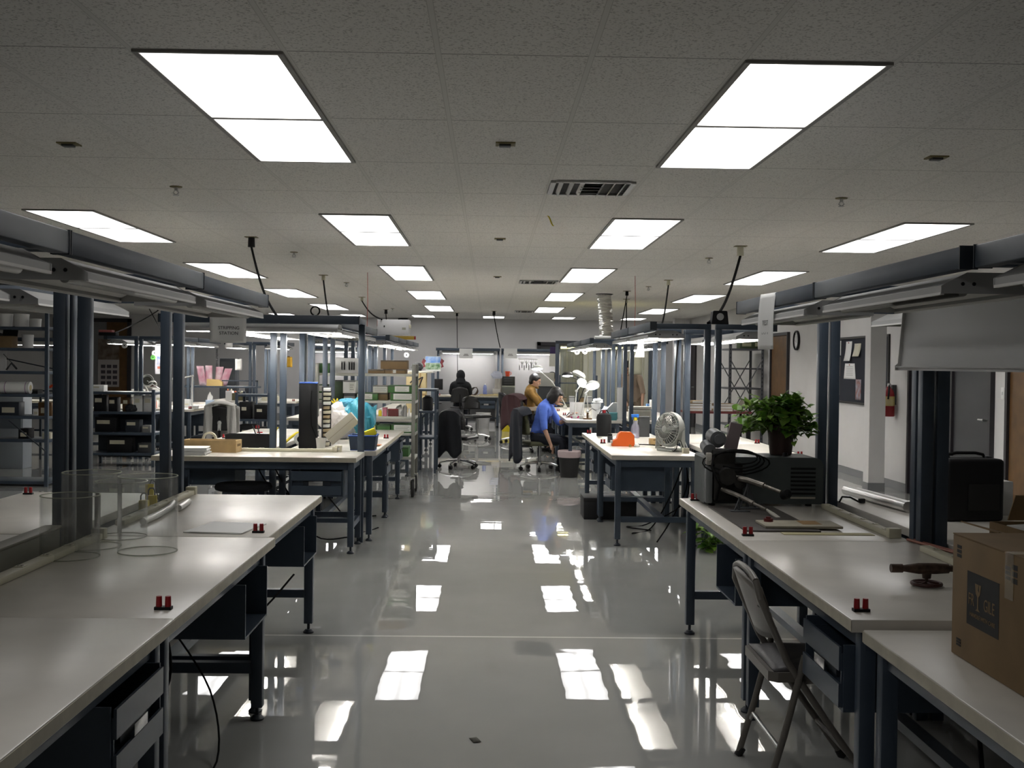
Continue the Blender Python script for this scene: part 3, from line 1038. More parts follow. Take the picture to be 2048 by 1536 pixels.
MB().tube([a, b], .0065, 8).tube([a + Vector((.03, .0, -.002)), b + Vector((.03, 0, -.002))], .0055, 8).done('copper_rod', mat('dull_copper', (.22, .08, .05), .45, metal=.4), None, label='long reddish rods lying along the back of the right bench', cat='rod')
t = thing('lock_tag', 'yellow tag with a black lead by the carton', 'tag', at(1916, 1100, TZ) + Vector((.14, .05, 0)), .2)
MB().box(0, 0, .03, .035, .02, .06, bev=.004).done('tag', YEL, t)
MB().tube([(0, 0, .055), (-.05, .02, .045), (-.08, .05, .006)], .004, 8).done('lead', CORD, t)

# fragile carton
bx0, bx1, by0, by1, zt0 = 1.272, 1.70, 2.44, 3.05, .7425
bh = .325
t = thing('shipping_box', 'big brown carton with a black fragile label, at right edge', 'box', (0, 0, 0))
MB().box2(bx0, by0, zt0, bx1, by1, zt0 + bh, bev=.003).done('carton', CARD, t)
MB().box2(bx0, (by0 + by1) / 2 + .001, zt0 + bh, bx1, by1, zt0 + bh + .003).done('flap', CARD, t, smooth=False)
MB().box2(bx0, by0, zt0 + bh, bx1, (by0 + by1) / 2 - .001, zt0 + bh + .003).done('flap', CARD, t, smooth=False)
TAPE = glassmat('packing_tape', (.9, .85, .72), .08, .5, .15, milky=.1, mcol=(.6, .5, .35))
MB().box2(bx0 - .0012, 2.69, zt0 + bh + .0032, bx1, 2.735, zt0 + bh + .0042).box2(bx0 - .0016, 2.69, zt0 + bh - .11, bx0 - .0008, 2.735, zt0 + bh + .004).done('tape', TAPE, t, smooth=False)
PRT = mat('printed_black', (.012, .012, .012), .6)
PRW = mat('carton_reverse_print', (.22, .15, .075), .8)
lb = MB().box2(bx0 - .0008, 2.765, zt0 + .103, bx0 - .0002, 2.952, zt0 + .243).done('fragile_label', PRT, t, smooth=False)
Mx = lambda y, z: basis((0, -1, 0), (0, 0, 1), (bx0 - .0012, y, z))
text('FR', .044, PRW, lb, Mx(2.925, zt0 + .170), sx=.75)
text('GILE', .044, PRW, lb, Mx(2.819, zt0 + .170), sx=.72)
text('HANDLE WITH CARE', .0155, PRW, lb, Mx(2.858, zt0 + .132))
gob = MB().prism([(-.018, .045), (.004, .045), (.0, .03), (.008, .024), (.006, .045), (.018, .045), (.012, .02), (.003, .012), (.003, -.018), (.013, -.024), (-.013, -.024), (-.003, -.018), (-.003, .012), (-.012, .02)], .0004, Mx(2.885, zt0 + .172)).done('broken_glass_symbol', PRW, lb, smooth=False)
for y, z, h in ((3.02, zt0 + .268, .036), (2.735, zt0 + .262, .036), (3.015, zt0 + .03, .022), (2.70, zt0 + .258, .05)):
    m_ = MB()
    for i in range(3):
        m_.box2(bx0 - .0008, y - .028, z + i * h / 3, bx0 - .0002, y, z + i * h / 3 + h / 4)
    m_.done('printed_mark', PRT, t, smooth=False)

# open carton behind the post
t = thing('open_carton', 'open brown carton with raised flaps behind the fragile box', 'box', (2.19, 4.28, TZ + .0005), .05)
cb = MB().box2(-.19, -.16, 0, .19, .16, .005)
for x0, y0, x1, y1 in ((-.19, -.16, .19, -.155), (-.19, .155, .19, .16), (-.19, -.155, -.185, .155), (.185, -.155, .19, .155)):
    cb.box2(x0, y0, .005, x1, y1, .15)
cb.done('carton', CARD, t, smooth=False)
MB().box(.05, -.19, .215, .27, .005, .15, rx=-.35, rz=-.1).done('flap', CARD, t, smooth=False)
MB().box(-.25, 0, .135, .13, .30, .005, ry=.25).done('flap', CARD, t, smooth=False)
MB().box(.05, .19, .20, .27, .005, .12, rx=.5).done('flap', CARD, t, smooth=False)
MB().box(-.06, .03, .142, .18, .14, .012, rz=.3).done('packing_sheet', PAPER, t)
# black case
q = at(1940, 1037, TZ)
t = thing('hard_case', 'black hard case standing upright behind the right posts', 'case', (2.40, 5.62, TZ + .0005), .08)
MB().box(0, -.055, .155, .30, .108, .31, bev=.02, seg=3).done('shell', BLACK, t)
MB().box(0, .055, .155, .30, .108, .31, bev=.02, seg=3).done('shell', BLACK, t)
MB().box(.04, -.111, .12, .16, .006, .13, bev=.002).done('recess_panel', mat('matte_black', (.006, .006, .006), .7), t)
MB().tube([(-.1, 0, .305), (-.09, 0, .325), (-.05, 0, .333), (.05, 0, .333), (.09, 0, .325), (.1, 0, .305)], .008, 8).done('handle', BLACK, t)
for x in (-.11, .11):
    MB().box(x, 0, .313, .03, .05, .012, bev=.003).done('latch', DGREY, t)
t = thing('white_carton', 'white box standing right of the black case', 'box', (2.64, 5.85, TZ + .0005))
MB().box2(-.075, -.08, 0, .075, .08, .175, bev=.003).done('carton', PAPER, t)
MB().box2(-.0755, -.081, .02, -.03, -.079, .09).done('printed_label', BLUEF, t, smooth=False)
# vertical hood hung on its side above the right bench
t = thing('hanging_lamp_hood', 'big grey lamp hood hanging on its side at upper right', 'lamp hood', (1.765, 4.12, 1.51))
MB().prism([(0, .0), (0, .012), (-.01, .012), (-.01, .018), (.012, .018), (.03, .255), (.02, .275), (.05, .275), (.05, .265), (.034, .255), (.016, .012), (.016, 0)], 1.45, basis((1, 0, 0), (0, 0, 1), (0, .725, 0))).done('hood', HOOD, t)
MB().prism([(-.012, 0), (-.012, .02), (.0, .03), (.018, .255), (.012, .28), (.055, .28), (.055, .26), (.02, 0)], .006, basis((1, 0, 0), (0, 0, 1), (0, .731, 0))).done('end_plate', mat('pale_enamel', (.5, .5, .48), .45), t, smooth=False)
MB().box2(.05, -.6, .26, .10, -.56, .33).box2(.05, .56, .26, .10, .6, .33).done('hanger', STEELD, t, smooth=False)

# signs
t = thing('paper_sign', 'white paper sign reading STRIPPING STATION, on the left light frame', 'sign', atY(456, 658, 8.985))
SW = .29
MB().grid(lambda u, v: ((u - .5) * SW, -.004 * math.sin(u * PI) - .002, (v - .5) * .215 - .004 * math.sin(u * PI)), 10, 6).done('sheet', PAPER, t, solid=.0008)
for k, s_ in enumerate(('STRIPPING', 'STATION')):
    text(s_, .036, INK, t, basis((1, 0, 0), (0, 0, 1), (.008, -.0085, .008 - .042 * k)), sx=1.0)
MB().box2(-.02, 0, .10, .02, .012, .112).done('tape', TAPE, t, smooth=False)
ys = 5.95
q0, q1 = atX(1541, 627, 1.402), None
t = thing('paper_sign', 'white paper sign hanging from the right light frame', 'sign', (1.398, atX(1541, 620, 1.40).y, 1.745), .13)
MB().grid(lambda u, v: (-.012 * math.sin(v * 2.4) - .003 - .018 * (1 - v), -(u - .5) * .205, (v - .5) * .28), 6, 12).done('sheet', PAPER, t, solid=.0008)
GI = mat('grey_ink', (.25, .25, .24), .8)
for k, s_ in enumerate(('TEST', 'DUMP')):
    text(s_, .036, GI, t, basis((0, -1, 0), (0, 0, 1), (-.0255 + .002 * k, 0, -.008 - .045 * k)))

# ---------------------------------------------------------------- folding chair
CHG = mat('beige_grey_chair_paint', (.17, .155, .135), .4)
VIN = mat('dark_grey_vinyl', (.06, .056, .058), .45, bump=.15, bscale=80)
t = thing('folding_chair', 'grey folding chair pulled up to the right bench', 'chair', (1.19, 4.14, 0), 0)
# faces +x
for s in (-1, 1):
    y = .205 * s
    MB().tube([(-.235, y * .80, .755), (-.228, y, .70), (-.13, y, .48), (.02, y, .26), (.20, y, .012)], .0125, 12).done('leg', CHG, t)
    MB().tube([(-.070, y * 1.06, .505), (-.085, y * 1.06, .44), (-.14, y * 1.06, .22), (-.20, y * 1.06, .012)], .0125, 12).done('leg', CHG, t)
    for x in (.20, -.20):
        yy = y if x > 0 else y * 1.06
        MB().cyl((x + (.004 if x > 0 else -.004), yy, 0), (x - (.014 if x > 0 else -.014), yy, .03), .016, .015, n=12).done('foot_cap', RUBBER, t)
MB().tube([(-.235, -.164, .755), (-.238, -.10, .772), (-.24, 0, .778), (-.238, .10, .772), (-.235, .164, .755)], .0125, 12).done('top_rail', CHG, t)


def backp(u, v):
    y = (u - .5) * .385 * (.86 + .14 * math.sin(min(v * 1.4, 1) * PI / 2)) * (1 - .10 * max(0, v - .6))
    z = .535 + .235 * v - .035 * (abs(u - .5) * 2) ** 2 * (1 if v > .5 else -.6)
    x = -.232 + (.77 - z) * .36 - .028 * (1 - (2 * u - 1) ** 2) - .004
    return (x, y, z)


MB().grid(backp, 12, 8).done('backrest', CHG, t, solid=.014)
seatp = [(.17, -.17), (.19, -.13), (.19, .13), (.17, .17), (-.16, .205), (-.19, .18), (-.19, -.18), (-.16, -.205)]
MB().prism(seatp, .035, Matrix.Translation((0, 0, .405))).done('seat_pan', CHG, t)
MB().grid(lambda u, v: ((u - .5) * .345, (v - .5) * (.39 - .05 * u), .441 + .026 * (1 - (2 * u - 1) ** 4) * (1 - (2 * v - 1) ** 4)), 12, 12).done('seat_cushion', VIN, t, solid=.008)
for x, z, n in ((-.115, .118, 'brace'),):
    MB().tube([(-.166, -.217, .13), (-.150, -.20, .17), (-.150, .20, .17), (-.166, .217, .13)], .008, 10).done(n, ALU, t)
MB().tube([(.115, -.20, .128), (.095, -.185, .15), (.095, .185, .15), (.115, .20, .128)], .008, 10).done('brace', CHG, t)
MB().tube([(-.10, -.19, .44), (-.08, -.19, .40), (.08, -.19, .415)], .007, 8).tube([(-.10, .19, .44), (-.08, .19, .40), (.08, .19, .415)], .007, 8).done('hinge_bar', CHG, t)

# floor scuff and cords under the near benches
q = at(950, 1482, 0)
MB().grid(lambda u, v: (q.x + .03 * (u - .5) + .02 * (v - .5), q.y - .055 * (v - .5) + .01 * u, .003 + .006 * math.sin(u * 3) * math.sin(v * 3)), 4, 5).done('floor_scrap', mat('dark_scrap', (.08, .075, .06), .8), None, solid=.001, label='small dark scrap lying on the aisle floor in the foreground', cat='scrap')


def cord(name, pts, lab, r=.006, m=None, group=None, cat='cable', own=None):
    # smooth catmull-rom through pts
    P = [Vector(p) for p in pts]
    out = []
    for i in range(len(P) - 1):
        p0, p1, p2, p3 = P[max(i - 1, 0)], P[i], P[i + 1], P[min(i + 2, len(P) - 1)]
        for k in range(6):
            u = k / 6
            out.append(.5 * ((2 * p1) + (p2 - p0) * u + (2 * p0 - 5 * p1 + 4 * p2 - p3) * u * u + (3 * p1 - p0 - 3 * p2 + p3) * u ** 3))
    out.append(P[-1])
    if own is None:
        return MB().tube(out, r, 7).done(name, m or CORD, None, label=lab, cat=cat, group=group)
    o = MB().tube(out, r, 7).done(name, m or CORD, own)
    o.matrix_parent_inverse = (Matrix.Translation(own.location) @ Matrix.Rotation(own.rotation_euler.z, 4, 'Z')).inverted()
    return o


cord('power_cord', [(-1.30, 2.9, .46), (-1.2, 3.2, .25), (-1.05, 3.0, .03), (-.98, 2.6, .008), (-.95, 2.2, .008)], 'thick black cord dropping beneath the nearest left bench', .008, own=BENCH['nearest the camera on the left'])
cord('power_cord', [(-1.32, 4.62, .45), (-1.22, 4.35, .28), (-1.25, 3.9, .16), (-1.30, 3.6, .08), (-1.34, 3.35, .01)], 'black cord sagging under the bench of the clear cylinders', .006, own=BENCH['left of the aisle under the clear cylinders'])
cord('power_cord', [(-1.30, 4.60, .45), (-1.1, 4.5, .2), (-1.0, 4.2, .02), (-1.05, 3.8, .008)], 'thin dark cord curling on the floor by the left bench leg', .004, own=BENCH['left of the aisle under the clear cylinders'])
cord('power_cord', [(1.42, 3.2, .48), (1.36, 3.0, .3), (1.30, 2.75, .1), (1.34, 2.5, .01)], 'black cord hanging under the fragile box bench', .007, own=BENCH['under the big fragile box'])
cord('power_cord', [(1.5, 2.9, .5), (1.46, 2.7, .3), (1.44, 2.45, .05), (1.48, 2.2, .01)], 'second black cord at the lower right photo corner', .006, own=BENCH['under the big fragile box'])
cord('power_cord', [(-1.32, 6.1, .46), (-1.2, 5.7, .30), (-1.1, 5.5, .3), (-.985, 5.75, .43)], 'black cord drooping under the white folder bench drawer', .005, own=BENCH['left of the aisle under the white folder'])
# ================================================================ left middle block
p = at(393, 905, TZ)
t = thing('paper_stack', 'thick stack of white papers on the left middle bench', 'papers', (p.x + .02, 9.03, TZ + .0005), .1)
rr = random.Random(3)
for i in range(7):
    MB().box(rr.uniform(-.008, .008), rr.uniform(-.008, .008), .005 + i * .0082, .235, .25, .0078, rz=rr.uniform(-.08, .08), bev=.001).done('ream', PAPER, t, smooth=False)
p = at(412, 905, TZ)
t = thing('wooden_tray', 'open pale wooden box behind the paper stack', 'box', (-2.27, 9.30, TZ + .0005), -.05)
tb = MB().box2(-.22, -.085, 0, .22, .085, .01)
for a in ((-.22, -.085, .22, -.073), (-.22, .073, .22, .085), (-.22, -.073, -.208, .073), (.208, -.073, .22, .073)):
    tb.box2(a[0], a[1], .01, a[2], a[3], .10)
tb.done('tray', WOOD, t, smooth=False)
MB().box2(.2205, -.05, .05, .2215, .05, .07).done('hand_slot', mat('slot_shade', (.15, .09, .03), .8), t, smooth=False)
outlet_strip(-1.70, 9.40, 0, .80, 'cream outlet strip in front of the tall black cabinet')
MB().lathe([(.045, 0), (.062, 0), (.062, .025), (.045, .025)], close=True, mtx=rot(PI / 2, 0, 0), c=(-2.36, 9.58, TZ + .085 + .0)).done('tape_roll', mat('cream_tape', (.55, .53, .40), .5), None, label='cream tape roll standing behind the wooden box', cat='tape')
# black tray with pencils (on the bench behind)
q = at(497, 893, TZ)
t = thing('black_bin', 'long black bin with yellow pencils behind the outlet strip', 'bin', (-2.08, 9.80, TZ + .0005))
bb = MB().box2(-.19, -.06, 0, .19, .06, .006)
for a in ((-.19, -.06, .19, -.054), (-.19, .054, .19, .06), (-.19, -.054, -.184, .054), (.184, -.054, .19, .054)):
    bb.box2(a[0], a[1], .006, a[2], a[3], .118)
bb.done('bin', BLACK, t, smooth=False)
for k, (x, a, c) in enumerate(((.14, .35, YEL), (.15, .55, YEL), (.12, -.25, DGREY), (.10, -.35, DGREY))):
    o = t.location + Vector((x, 0, .008))
    MB().cyl(o, o + Vector((math.sin(a) * .2, .0, math.cos(a) * .2)), .005, n=8).done('pencil', c, None, label='%s pencil %s in the long black bin' % ('yellow' if c is YEL else 'dark', ('leaning little', 'leaning most', 'nearest the yellow ones', 'leaning left')[k]), cat='pencil', group='pencils in the black bin')
t = thing('binder', 'white ring binder lying behind the black bin', 'binder', (-2.12, 10.25, TZ + .0005), .25)
MB().box(0, 0, .05, .30, .32, .004, rx=.22).box(0, 0, .012, .30, .30, .02, bev=.003).done('cover', PAPER, t)
MB().box(.05, .12, .095, .05, .012, .012).done('clip', RED, t)
# tall black cabinet
q = at(613, 893, TZ)
t = thing('tower_unit', 'tall black slab-sided unit with a blue top edge', 'unit', (-1.575, 9.86, TZ + .0005), .12)
MB().box2(-.078, -.10, 0, .078, .10, .56, bev=.006).done('casing', BLACK, t)
MB().box2(-.08, -.102, .56, .08, .102, .572, bev=.003).done('top_edge', BLUEF, t)
MB().tube([(.03, -.104, .5), (.02, -.106, .35), (.03, -.107, .2), (.07, -.105, .1)], .004, 6).done('cable', CORD, t)
# column of small parts drawers right of it
t = thing('parts_rack', 'narrow rack of small white and brown cartons right of the black unit', 'rack', (-1.47, 10.0, TZ + .0005), .1)
MB().box2(-.008, -.07, 0, .002, .07, .53).box2(.002, .066, 0, .07, .07, .53).done('backplate', DGREY, t, smooth=False)
rr = random.Random(8)
for i in range(13):
    z = .012 + i * .04
    MB().box2(.004, -.06, z, .055 + rr.uniform(0, .015), .06, z + .026, bev=.002).done('small_carton', rr.choice((PAPER, CARDL, PAPER, CREAM)), t)
# crumpled white bag


def blob(name, c, sc, m, lab, cat, seed, amp=.22, sub=3, parent=None, nf=3.):
    rr = random.Random(seed)
    b = bmesh.new()
    bmesh.ops.create_icosphere(b, subdivisions=sub, radius=1)
    from mathutils import noise as NZ
    off = Vector((seed * 3.7, seed * 1.3, seed * 2.1))
    for v in b.verts:
        n = NZ.noise(v.co * nf * .6 + off) * amp + NZ.noise(v.co * nf * 1.7 + off) * amp * .6 + rr.uniform(-1, 1) * amp * .10
        v.co = v.co * (1 + n)
        if v.co.z < -.8: v.co.z = -.8
    for v in b.verts:
        v.co = Vector((v.co.x * sc[0], v.co.y * sc[1], (v.co.z + .8) * sc[2])) + Vector(c)
    mb = MB(); mb.bm.free(); mb.bm = b
    if parent: return mb.done(name, m, parent)
    return mb.done(name, m, None, smooth=False, label=lab, cat=cat)


BAGW = mat('white_plastic_bag', (.66, .63, .61), .4)
blob('plastic_bag', (-1.43, 10.42, TZ + .12), (.14, .12, .135), BAGW, 'crumpled white plastic bag right of the black unit', 'bag', 4, .3)
blob('plastic_bag', (-1.46, 10.16, TZ + .0005), (.075, .06, .085), BAGW, 'smaller crumpled white bag below the first one', 'bag', 7, .3)
# blue translucent bag
BB = mat('teal_bag_film', (.045, .27, .36), .3)
bag = MB()


def bagf(u, v):
    w = .10 + .06 * v
    x = -1.17 + (u - .5) * 2 * w * (.30 + .70 * min(1, v * 1.7)) - .04 * v
    z = TZ + .03 + .365 * v - .06 * (2 * u - 1) ** 2 * v + .022 * math.sin(9 * u + 4 * v) + .012 * math.sin(23 * u - 9 * v)
    return (x, 10.55 + .05 * math.sin(u * PI) * math.sin(v * 3.1) * -1.6 + .014 * math.sin(14 * u + 5 * v) + .010 * math.sin(27 * u + 17 * v), z)


bag.grid(bagf, 30, 24).done('blue_bag', BB, None, solid=.004, smooth=False, label='teal plastic bag bulging behind the tilted box', cat='bag')
blob('blue_cloth', (-1.33, 10.62, TZ + .33), (.085, .05, .045), mat('blue_wipe', (.06, .27, .40), .7), 'twisted blue cloth left of the teal bag', 'cloth', 12, .35)
# yellow gloves on top
t = thing('rubber_gloves', 'yellow rubber gloves hanging by the teal bag', 'gloves', (-1.52, 11.2, 1.09))
MB().box(0, 0, 0, .04, .012, .05, bev=.01).done('palm', YEL, t)
for k, a in enumerate((-.9, -.35, .2, .8)):
    MB().tube([(.018 * (k - 1.5) * .8, 0, .02), (.018 * (k - 1.5) * .8 + .045 * math.sin(a), -.005, .02 + .045 * math.cos(a))], [.009, .007], 8).done('finger', YEL, t)
MB().tube([(0, 0, -.02), (.006, 0, -.07)], [.016, .022], 10).done('cuff', YEL, t)
# what carries the gloves and cloth: a mound of bagged stock behind
blob('plastic_bag', (-1.44, 11.05, TZ + .0005), (.16, .14, .20), mat('grey_bag', (.30, .30, .32), .5), 'greyish bag heap under the blue cloth and gloves', 'bag', 15, .2)
# tilted beige box leaning into the bin
t = thing('beige_carton', 'long beige carton leaning diagonally against the blue bin', 'box', (0, 0, 0))
c0 = Vector((-1.275, 9.80, TZ + .175))
MB().box(0, 0, 0, .30, .07, .115, ry=-.72, bev=.003).done('carton', mat('beige_card', (.40, .38, .31), .75), t)
MB().box(.0, -.036, .0, .30, .001, .006, ry=-.72).done('seam', mat('seam_shade', (.28, .26, .2), .8), t, smooth=False)
t.location = c0
t = thing('small_white_block', 'small white terminal block below the beige carton', 'block', (-1.255, 9.44, TZ + .0005))
MB().box2(-.028, -.025, 0, .028, .025, .052, bev=.003).done('block', CREAM, t)
MB().box2(-.012, -.0255, .018, .012, -.024, .034).done('face', WHITE, t, smooth=False)
MB().lathe([(.034, 0), (.044, .10), (.041, .10), (.032, .004), (0, .004)], (-1.43, 9.63, TZ + .0005), 24).done('white_cup', mat('white_foam', (.55, .54, .5), .7), None, label='white cup behind the cream strip end', cat='cup')
# dark blue bin with sponge
q = at(731, 897, TZ)
t = thing('storage_bin', 'dark blue plastic bin at the bench corner', 'bin', (-1.075, 9.70, TZ + .0005), .0)
MB().prism([(-.095, -.10), (.095, -.10), (.105, -.09), (.105, .09), (.095, .10), (-.095, .10), (-.105, .09), (-.105, -.09)], .006).done('base', BLUEF, t, smooth=False)
BIN = mat('navy_bin', (.035, .055, .095), .45)
bw = MB()
n_ = 4
ol = [(-.10, -.10), (.10, -.10), (.10, .10), (-.10, .10)]
for i in range(4):
    a, b = Vector(ol[i] + (0,)), Vector(ol[(i + 1) % 4] + (0,))
    d = (b - a).normalized(); nn = Vector((d.y, -d.x, 0))
    bw.face([a + Vector((0, 0, .006)), b + Vector((0, 0, .006)), b * 1.14 + Vector((0, 0, .125)), a * 1.14 + Vector((0, 0, .125))])
bw.done('wall', BIN, t, smooth=False, solid=.004)
rm = MB()
rm.tube([Vector((x * 1.16, y * 1.16, .125)) for x, y in ol], .007, 8, closed=True).done('rim', BLUEF, t)
MB().box(0.03, .0, .135, .15, .09, .055, ry=-.38, rz=.15, bev=.004).done('sponge', mat('yellow_sponge', (.72, .62, .02), .9), None, label='bright yellow sponge block sticking out of the blue bin', cat='sponge').location = t.location
s_ = COL.objects['sponge'] if 'sponge' in COL.objects else None
# glue bottle, spools, saucer
t = thing('glue_bottle', 'cream cone-nosed glue bottle beyond the blue bin', 'bottle', (-1.055, 10.43, TZ + .0005))
MB().lathe([(.0, 0), (.028, 0), (.03, .01), (.03, .05), (.024, .065), (0, .065)], n=20).done('bottle', CREAM, t)
MB().lathe([(.02, .063), (.006, .15), (.003, .165), (0, .165)], n=16).done('nozzle', mat('tan_cone', (.5, .38, .2), .5), t)
q = at(772, 880, TZ)
MB().lathe([(0, 0), (.05, 0), (.072, .012), (.068, .014), (.046, .004), (0, .004)], (-1.03, 10.14, TZ + .0005), 24).done('solder_dish', mat('orange_dish', (.6, .25, .12), .4), None, label='small orange-rimmed dish by the blue bin', cat='dish')
t = thing('green_carton', 'small green and white carton beyond the glue bottle', 'box', (-1.19, 10.95, TZ + .0005))
MB().box2(-.10, -.04, 0, .10, .04, .085, bev=.002).done('carton', GREENB, t)
MB().box2(-.08, -.041, .01, .03, -.04, .075).done('label', PAPER, t, smooth=False)
cord('extension_lead', [(-1.86, 10.35, TZ + .01), (-1.80, 10.30, TZ + .06), (-1.74, 10.32, TZ + .10), (-1.70, 10.38, TZ + .06), (-1.72, 10.45, TZ + .01)], 'yellow coiled cord behind the centre posts', .012, YEL)
t = thing('white_reel', 'white reel with dark hub left of the black unit', 'reel', (-1.69, 10.12, TZ + .0005))
MB().lathe([(.03, 0), (.055, 0), (.055, .02), (.03, .02)], close=True, n=24, c=(0, 0, .056), mtx=rot(PI / 2, 0, .3)).done('reel', WHITE, t)
MB().lathe([(.0, .002), (.03, .002), (.03, .018), (0, .018)], n=20, c=(0, 0, .056), mtx=rot(PI / 2, 0, .3)).done('hub', BLACK, t)
# stool seat and cords below the stripping bench
t = thing('shop_stool', 'dark padded stool pushed under the stripping station bench', 'stool', (-1.98, 9.15, 0))
MB().lathe([(0, .47), (.20, .47), (.225, .48), (.23, .50), (.215, .525), (0, .53)], n=36).done('seat', CLOTHBK, t)
MB().cyl((0, 0, .12), (0, 0, .47), .025, n=14).done('column', BLACK, t)
for i in range(5):
    a = i * 2 * PI / 5
    MB().tube([(0, 0, .13), (.24 * math.cos(a), .24 * math.sin(a), .05)], [.022, .014], 8).ball((.24 * math.cos(a), .24 * math.sin(a), .026), .026, seg=10, ring=8).done('base_arm', BLACK, t)
for k, pts in enumerate(([(-1.8, 9.35, .7), (-1.7, 9.6, .4), (-1.45, 9.5, .05), (-1.2, 9.7, .01)], [(-1.6, 9.4, .7), (-1.35, 9.8, .3), (-1.15, 10.0, .02), (-1.0, 10.3, .008)], [(-1.3, 9.9, .6), (-1.2, 10.4, .2), (-1.4, 10.9, .02), (-1.1, 11.1, .008)], [(-1.95, 9.4, .7), (-1.85, 9.6, .45), (-1.6, 9.75, .3), (-1.5, 9.5, .02)])):
    cord('power_cord', pts, '', .006, own=BENCH[('under the stripping station sign', 'holding the blue bin and sponge', 'holding the blue bin and sponge', 'under the stripping station sign')[k]])

# ---------------------------------------------------------------- white wire cart of green cartons
WIRE = mat('pale_grey_cart_enamel', (.42, .42, .37), .4)
cx0, cx1, cy0, cy1 = -1.96, -.835, 12.76, 13.24
t = thing('stock_cart', 'pale grey wheeled cart with shelves of green cartons', 'cart', (0, 0, 0))
lv = [1.39, 1.085, .905, .72, .45]
for i, z in enumerate(lv):
    MB().box2(cx0, cy0, z - .03, cx1, cy1, z, bev=.004).done('shelf', WIRE, t)
for x in (cx0 + .02, cx1 - .02):
    for y in (cy0 - .022, cy1 + .022):
        MB().box2(x - .02, y - .02, .22, x + .02, y + .02, 1.50, bev=.005).done('upright', mat('dull_grey_green_enamel', (.17, .17, .145), .45), t)
        w_ = MB().box2(x - .026, y - .04, .10, x - .022, y + .02, .215).box2(x + .022, y - .04, .10, x + .026, y + .02, .215).box2(x - .026, y - .035, .212, x + .026, y + .03, .222).done('caster_fork', WIRE, t, smooth=False)
        MB().lathe([(.0, -.02), (.065, -.02), (.096, -.014), (.10, 0), (.096, .014), (.065, .02), (0, .02)], (x, y - .02, .1), 24, rot(0, PI / 2, .12)).done('wheel', RUBBER, w_)
GL = mat('label_paper', (.62, .62, .57), .8)
grp = 'green stock cartons on the cart'


def gcarton(x0, x1, z, h, lab, m=GREENB, lx=(.2, .8), yb=12.80, dpt=.36, open_=False):
    t = thing('stock_carton', lab, 'box', ((x0 + x1) / 2, yb, z + .0008), 0, grp)
    w = (x1 - x0) / 2
    MB().box2(-w, 0, 0, w, dpt, h, bev=.003).done('carton', m, t)
    MB().box2(-w + .003, -.0015, h - .012, w - .003, .0, h - .004).done('lid_edge', DGREY, t, smooth=False)
    if lx:
        l = MB().box2(-w + 2 * w * lx[0], -.0025, h * .14, -w + 2 * w * lx[1], -.0008, h * .88).done('label', GL, t, smooth=False)
        k = MB()
        for i in range(3):
            k.box2(-w + 2 * w * (lx[0] + .06), -.0032, h * (.28 + i * .18), -w + 2 * w * (lx[1] - .08 - .06 * (i % 2)), -.0026, h * (.33 + i * .18))
        k.done('printing', mat('faded_ink', (.25, .25, .23), .8), l, smooth=False)
    return t


def cxp(px):
    return (px - 979) * 12.78 / 2255 - .01


z1 = lv[1]
gcarton(cxp(783), cxp(832), z1, .088, 'green carton with a crooked white label, right of the second shelf', lx=(.12, .95))
gcarton(cxp(778), cxp(832), z1 + .09, .082, 'green carton stacked on the one with the crooked label', lx=(.25, .78))
gcarton(cxp(716), cxp(757), z1, .082, 'green carton with a big label, middle of the second shelf', lx=(.02, .75))
gcarton(cxp(748), cxp(776), z1 + .0, .08, 'brown carton between the green ones on the second shelf', m=CARD, lx=None, yb=12.90)
gcarton(cxp(746), cxp(776), z1 + .0815, .085, 'white carton on top of the brown one, second shelf', m=mat('white_carton_card', (.50, .47, .40), .8), lx=(.04, .96), yb=12.89, dpt=.3)
gcarton(cxp(637), cxp(652), z1, .085, 'green carton at the left end of the second shelf', lx=(.15, .95))
gcarton(cxp(637), cxp(652), z1 + .0865, .085, 'green carton on the left-end green carton', lx=(.15, .95))
gcarton(cxp(665), cxp(688), z1, .22, 'tall dark green carton behind the posts, second shelf', m=mat('dark_green_card', (.025, .045, .02), .7), lx=None)
gcarton(cxp(690), cxp(712), z1, .04, 'flat white carton on the second shelf, left of the big label', m=WHITE, lx=None)
gcarton(cxp(690), cxp(712), z1 + .0415, .03, 'flat dark carton atop the flat white one', m=DGREY, lx=None)
gcarton(cxp(688), cxp(713), z1 + .078, .14, 'white file box with dark stripes on the second shelf', m=WHITE, lx=(.5, .95))
z3 = lv[3]
gcarton(cxp(785), cxp(832), z3, .10, 'green carton with white label on the fourth shelf', lx=(.12, .85))
gcarton(cxp(722), cxp(756), z3, .10, 'white-topped green carton on the fourth shelf, middle', lx=(.1, .6))
gcarton(cxp(757), cxp(783), z3, .085, 'green carton wedged in the middle of the fourth shelf', lx=None)
gcarton(cxp(785), cxp(820), lv[4], .105, 'green carton on the lowest shelf of the cart', lx=(.1, .6))
gcarton(cxp(738), cxp(770), lv[0], .045, 'low brown carton on top of the cart, left one', m=CARD, lx=None)
gcarton(cxp(771), cxp(812), lv[0], .05, 'low brown carton with a white tag on top of the cart', m=CARD, lx=(.4, .55))
gcarton(cxp(762), cxp(815), lv[0] + .052, .10, 'taller brown carton lying on the low brown cartons', m=CARD, lx=None, yb=12.84, dpt=.28)
gcarton(cxp(636), cxp(660), lv[0], .11, 'dark green carton with brown lid, left end of the cart top', lx=None)
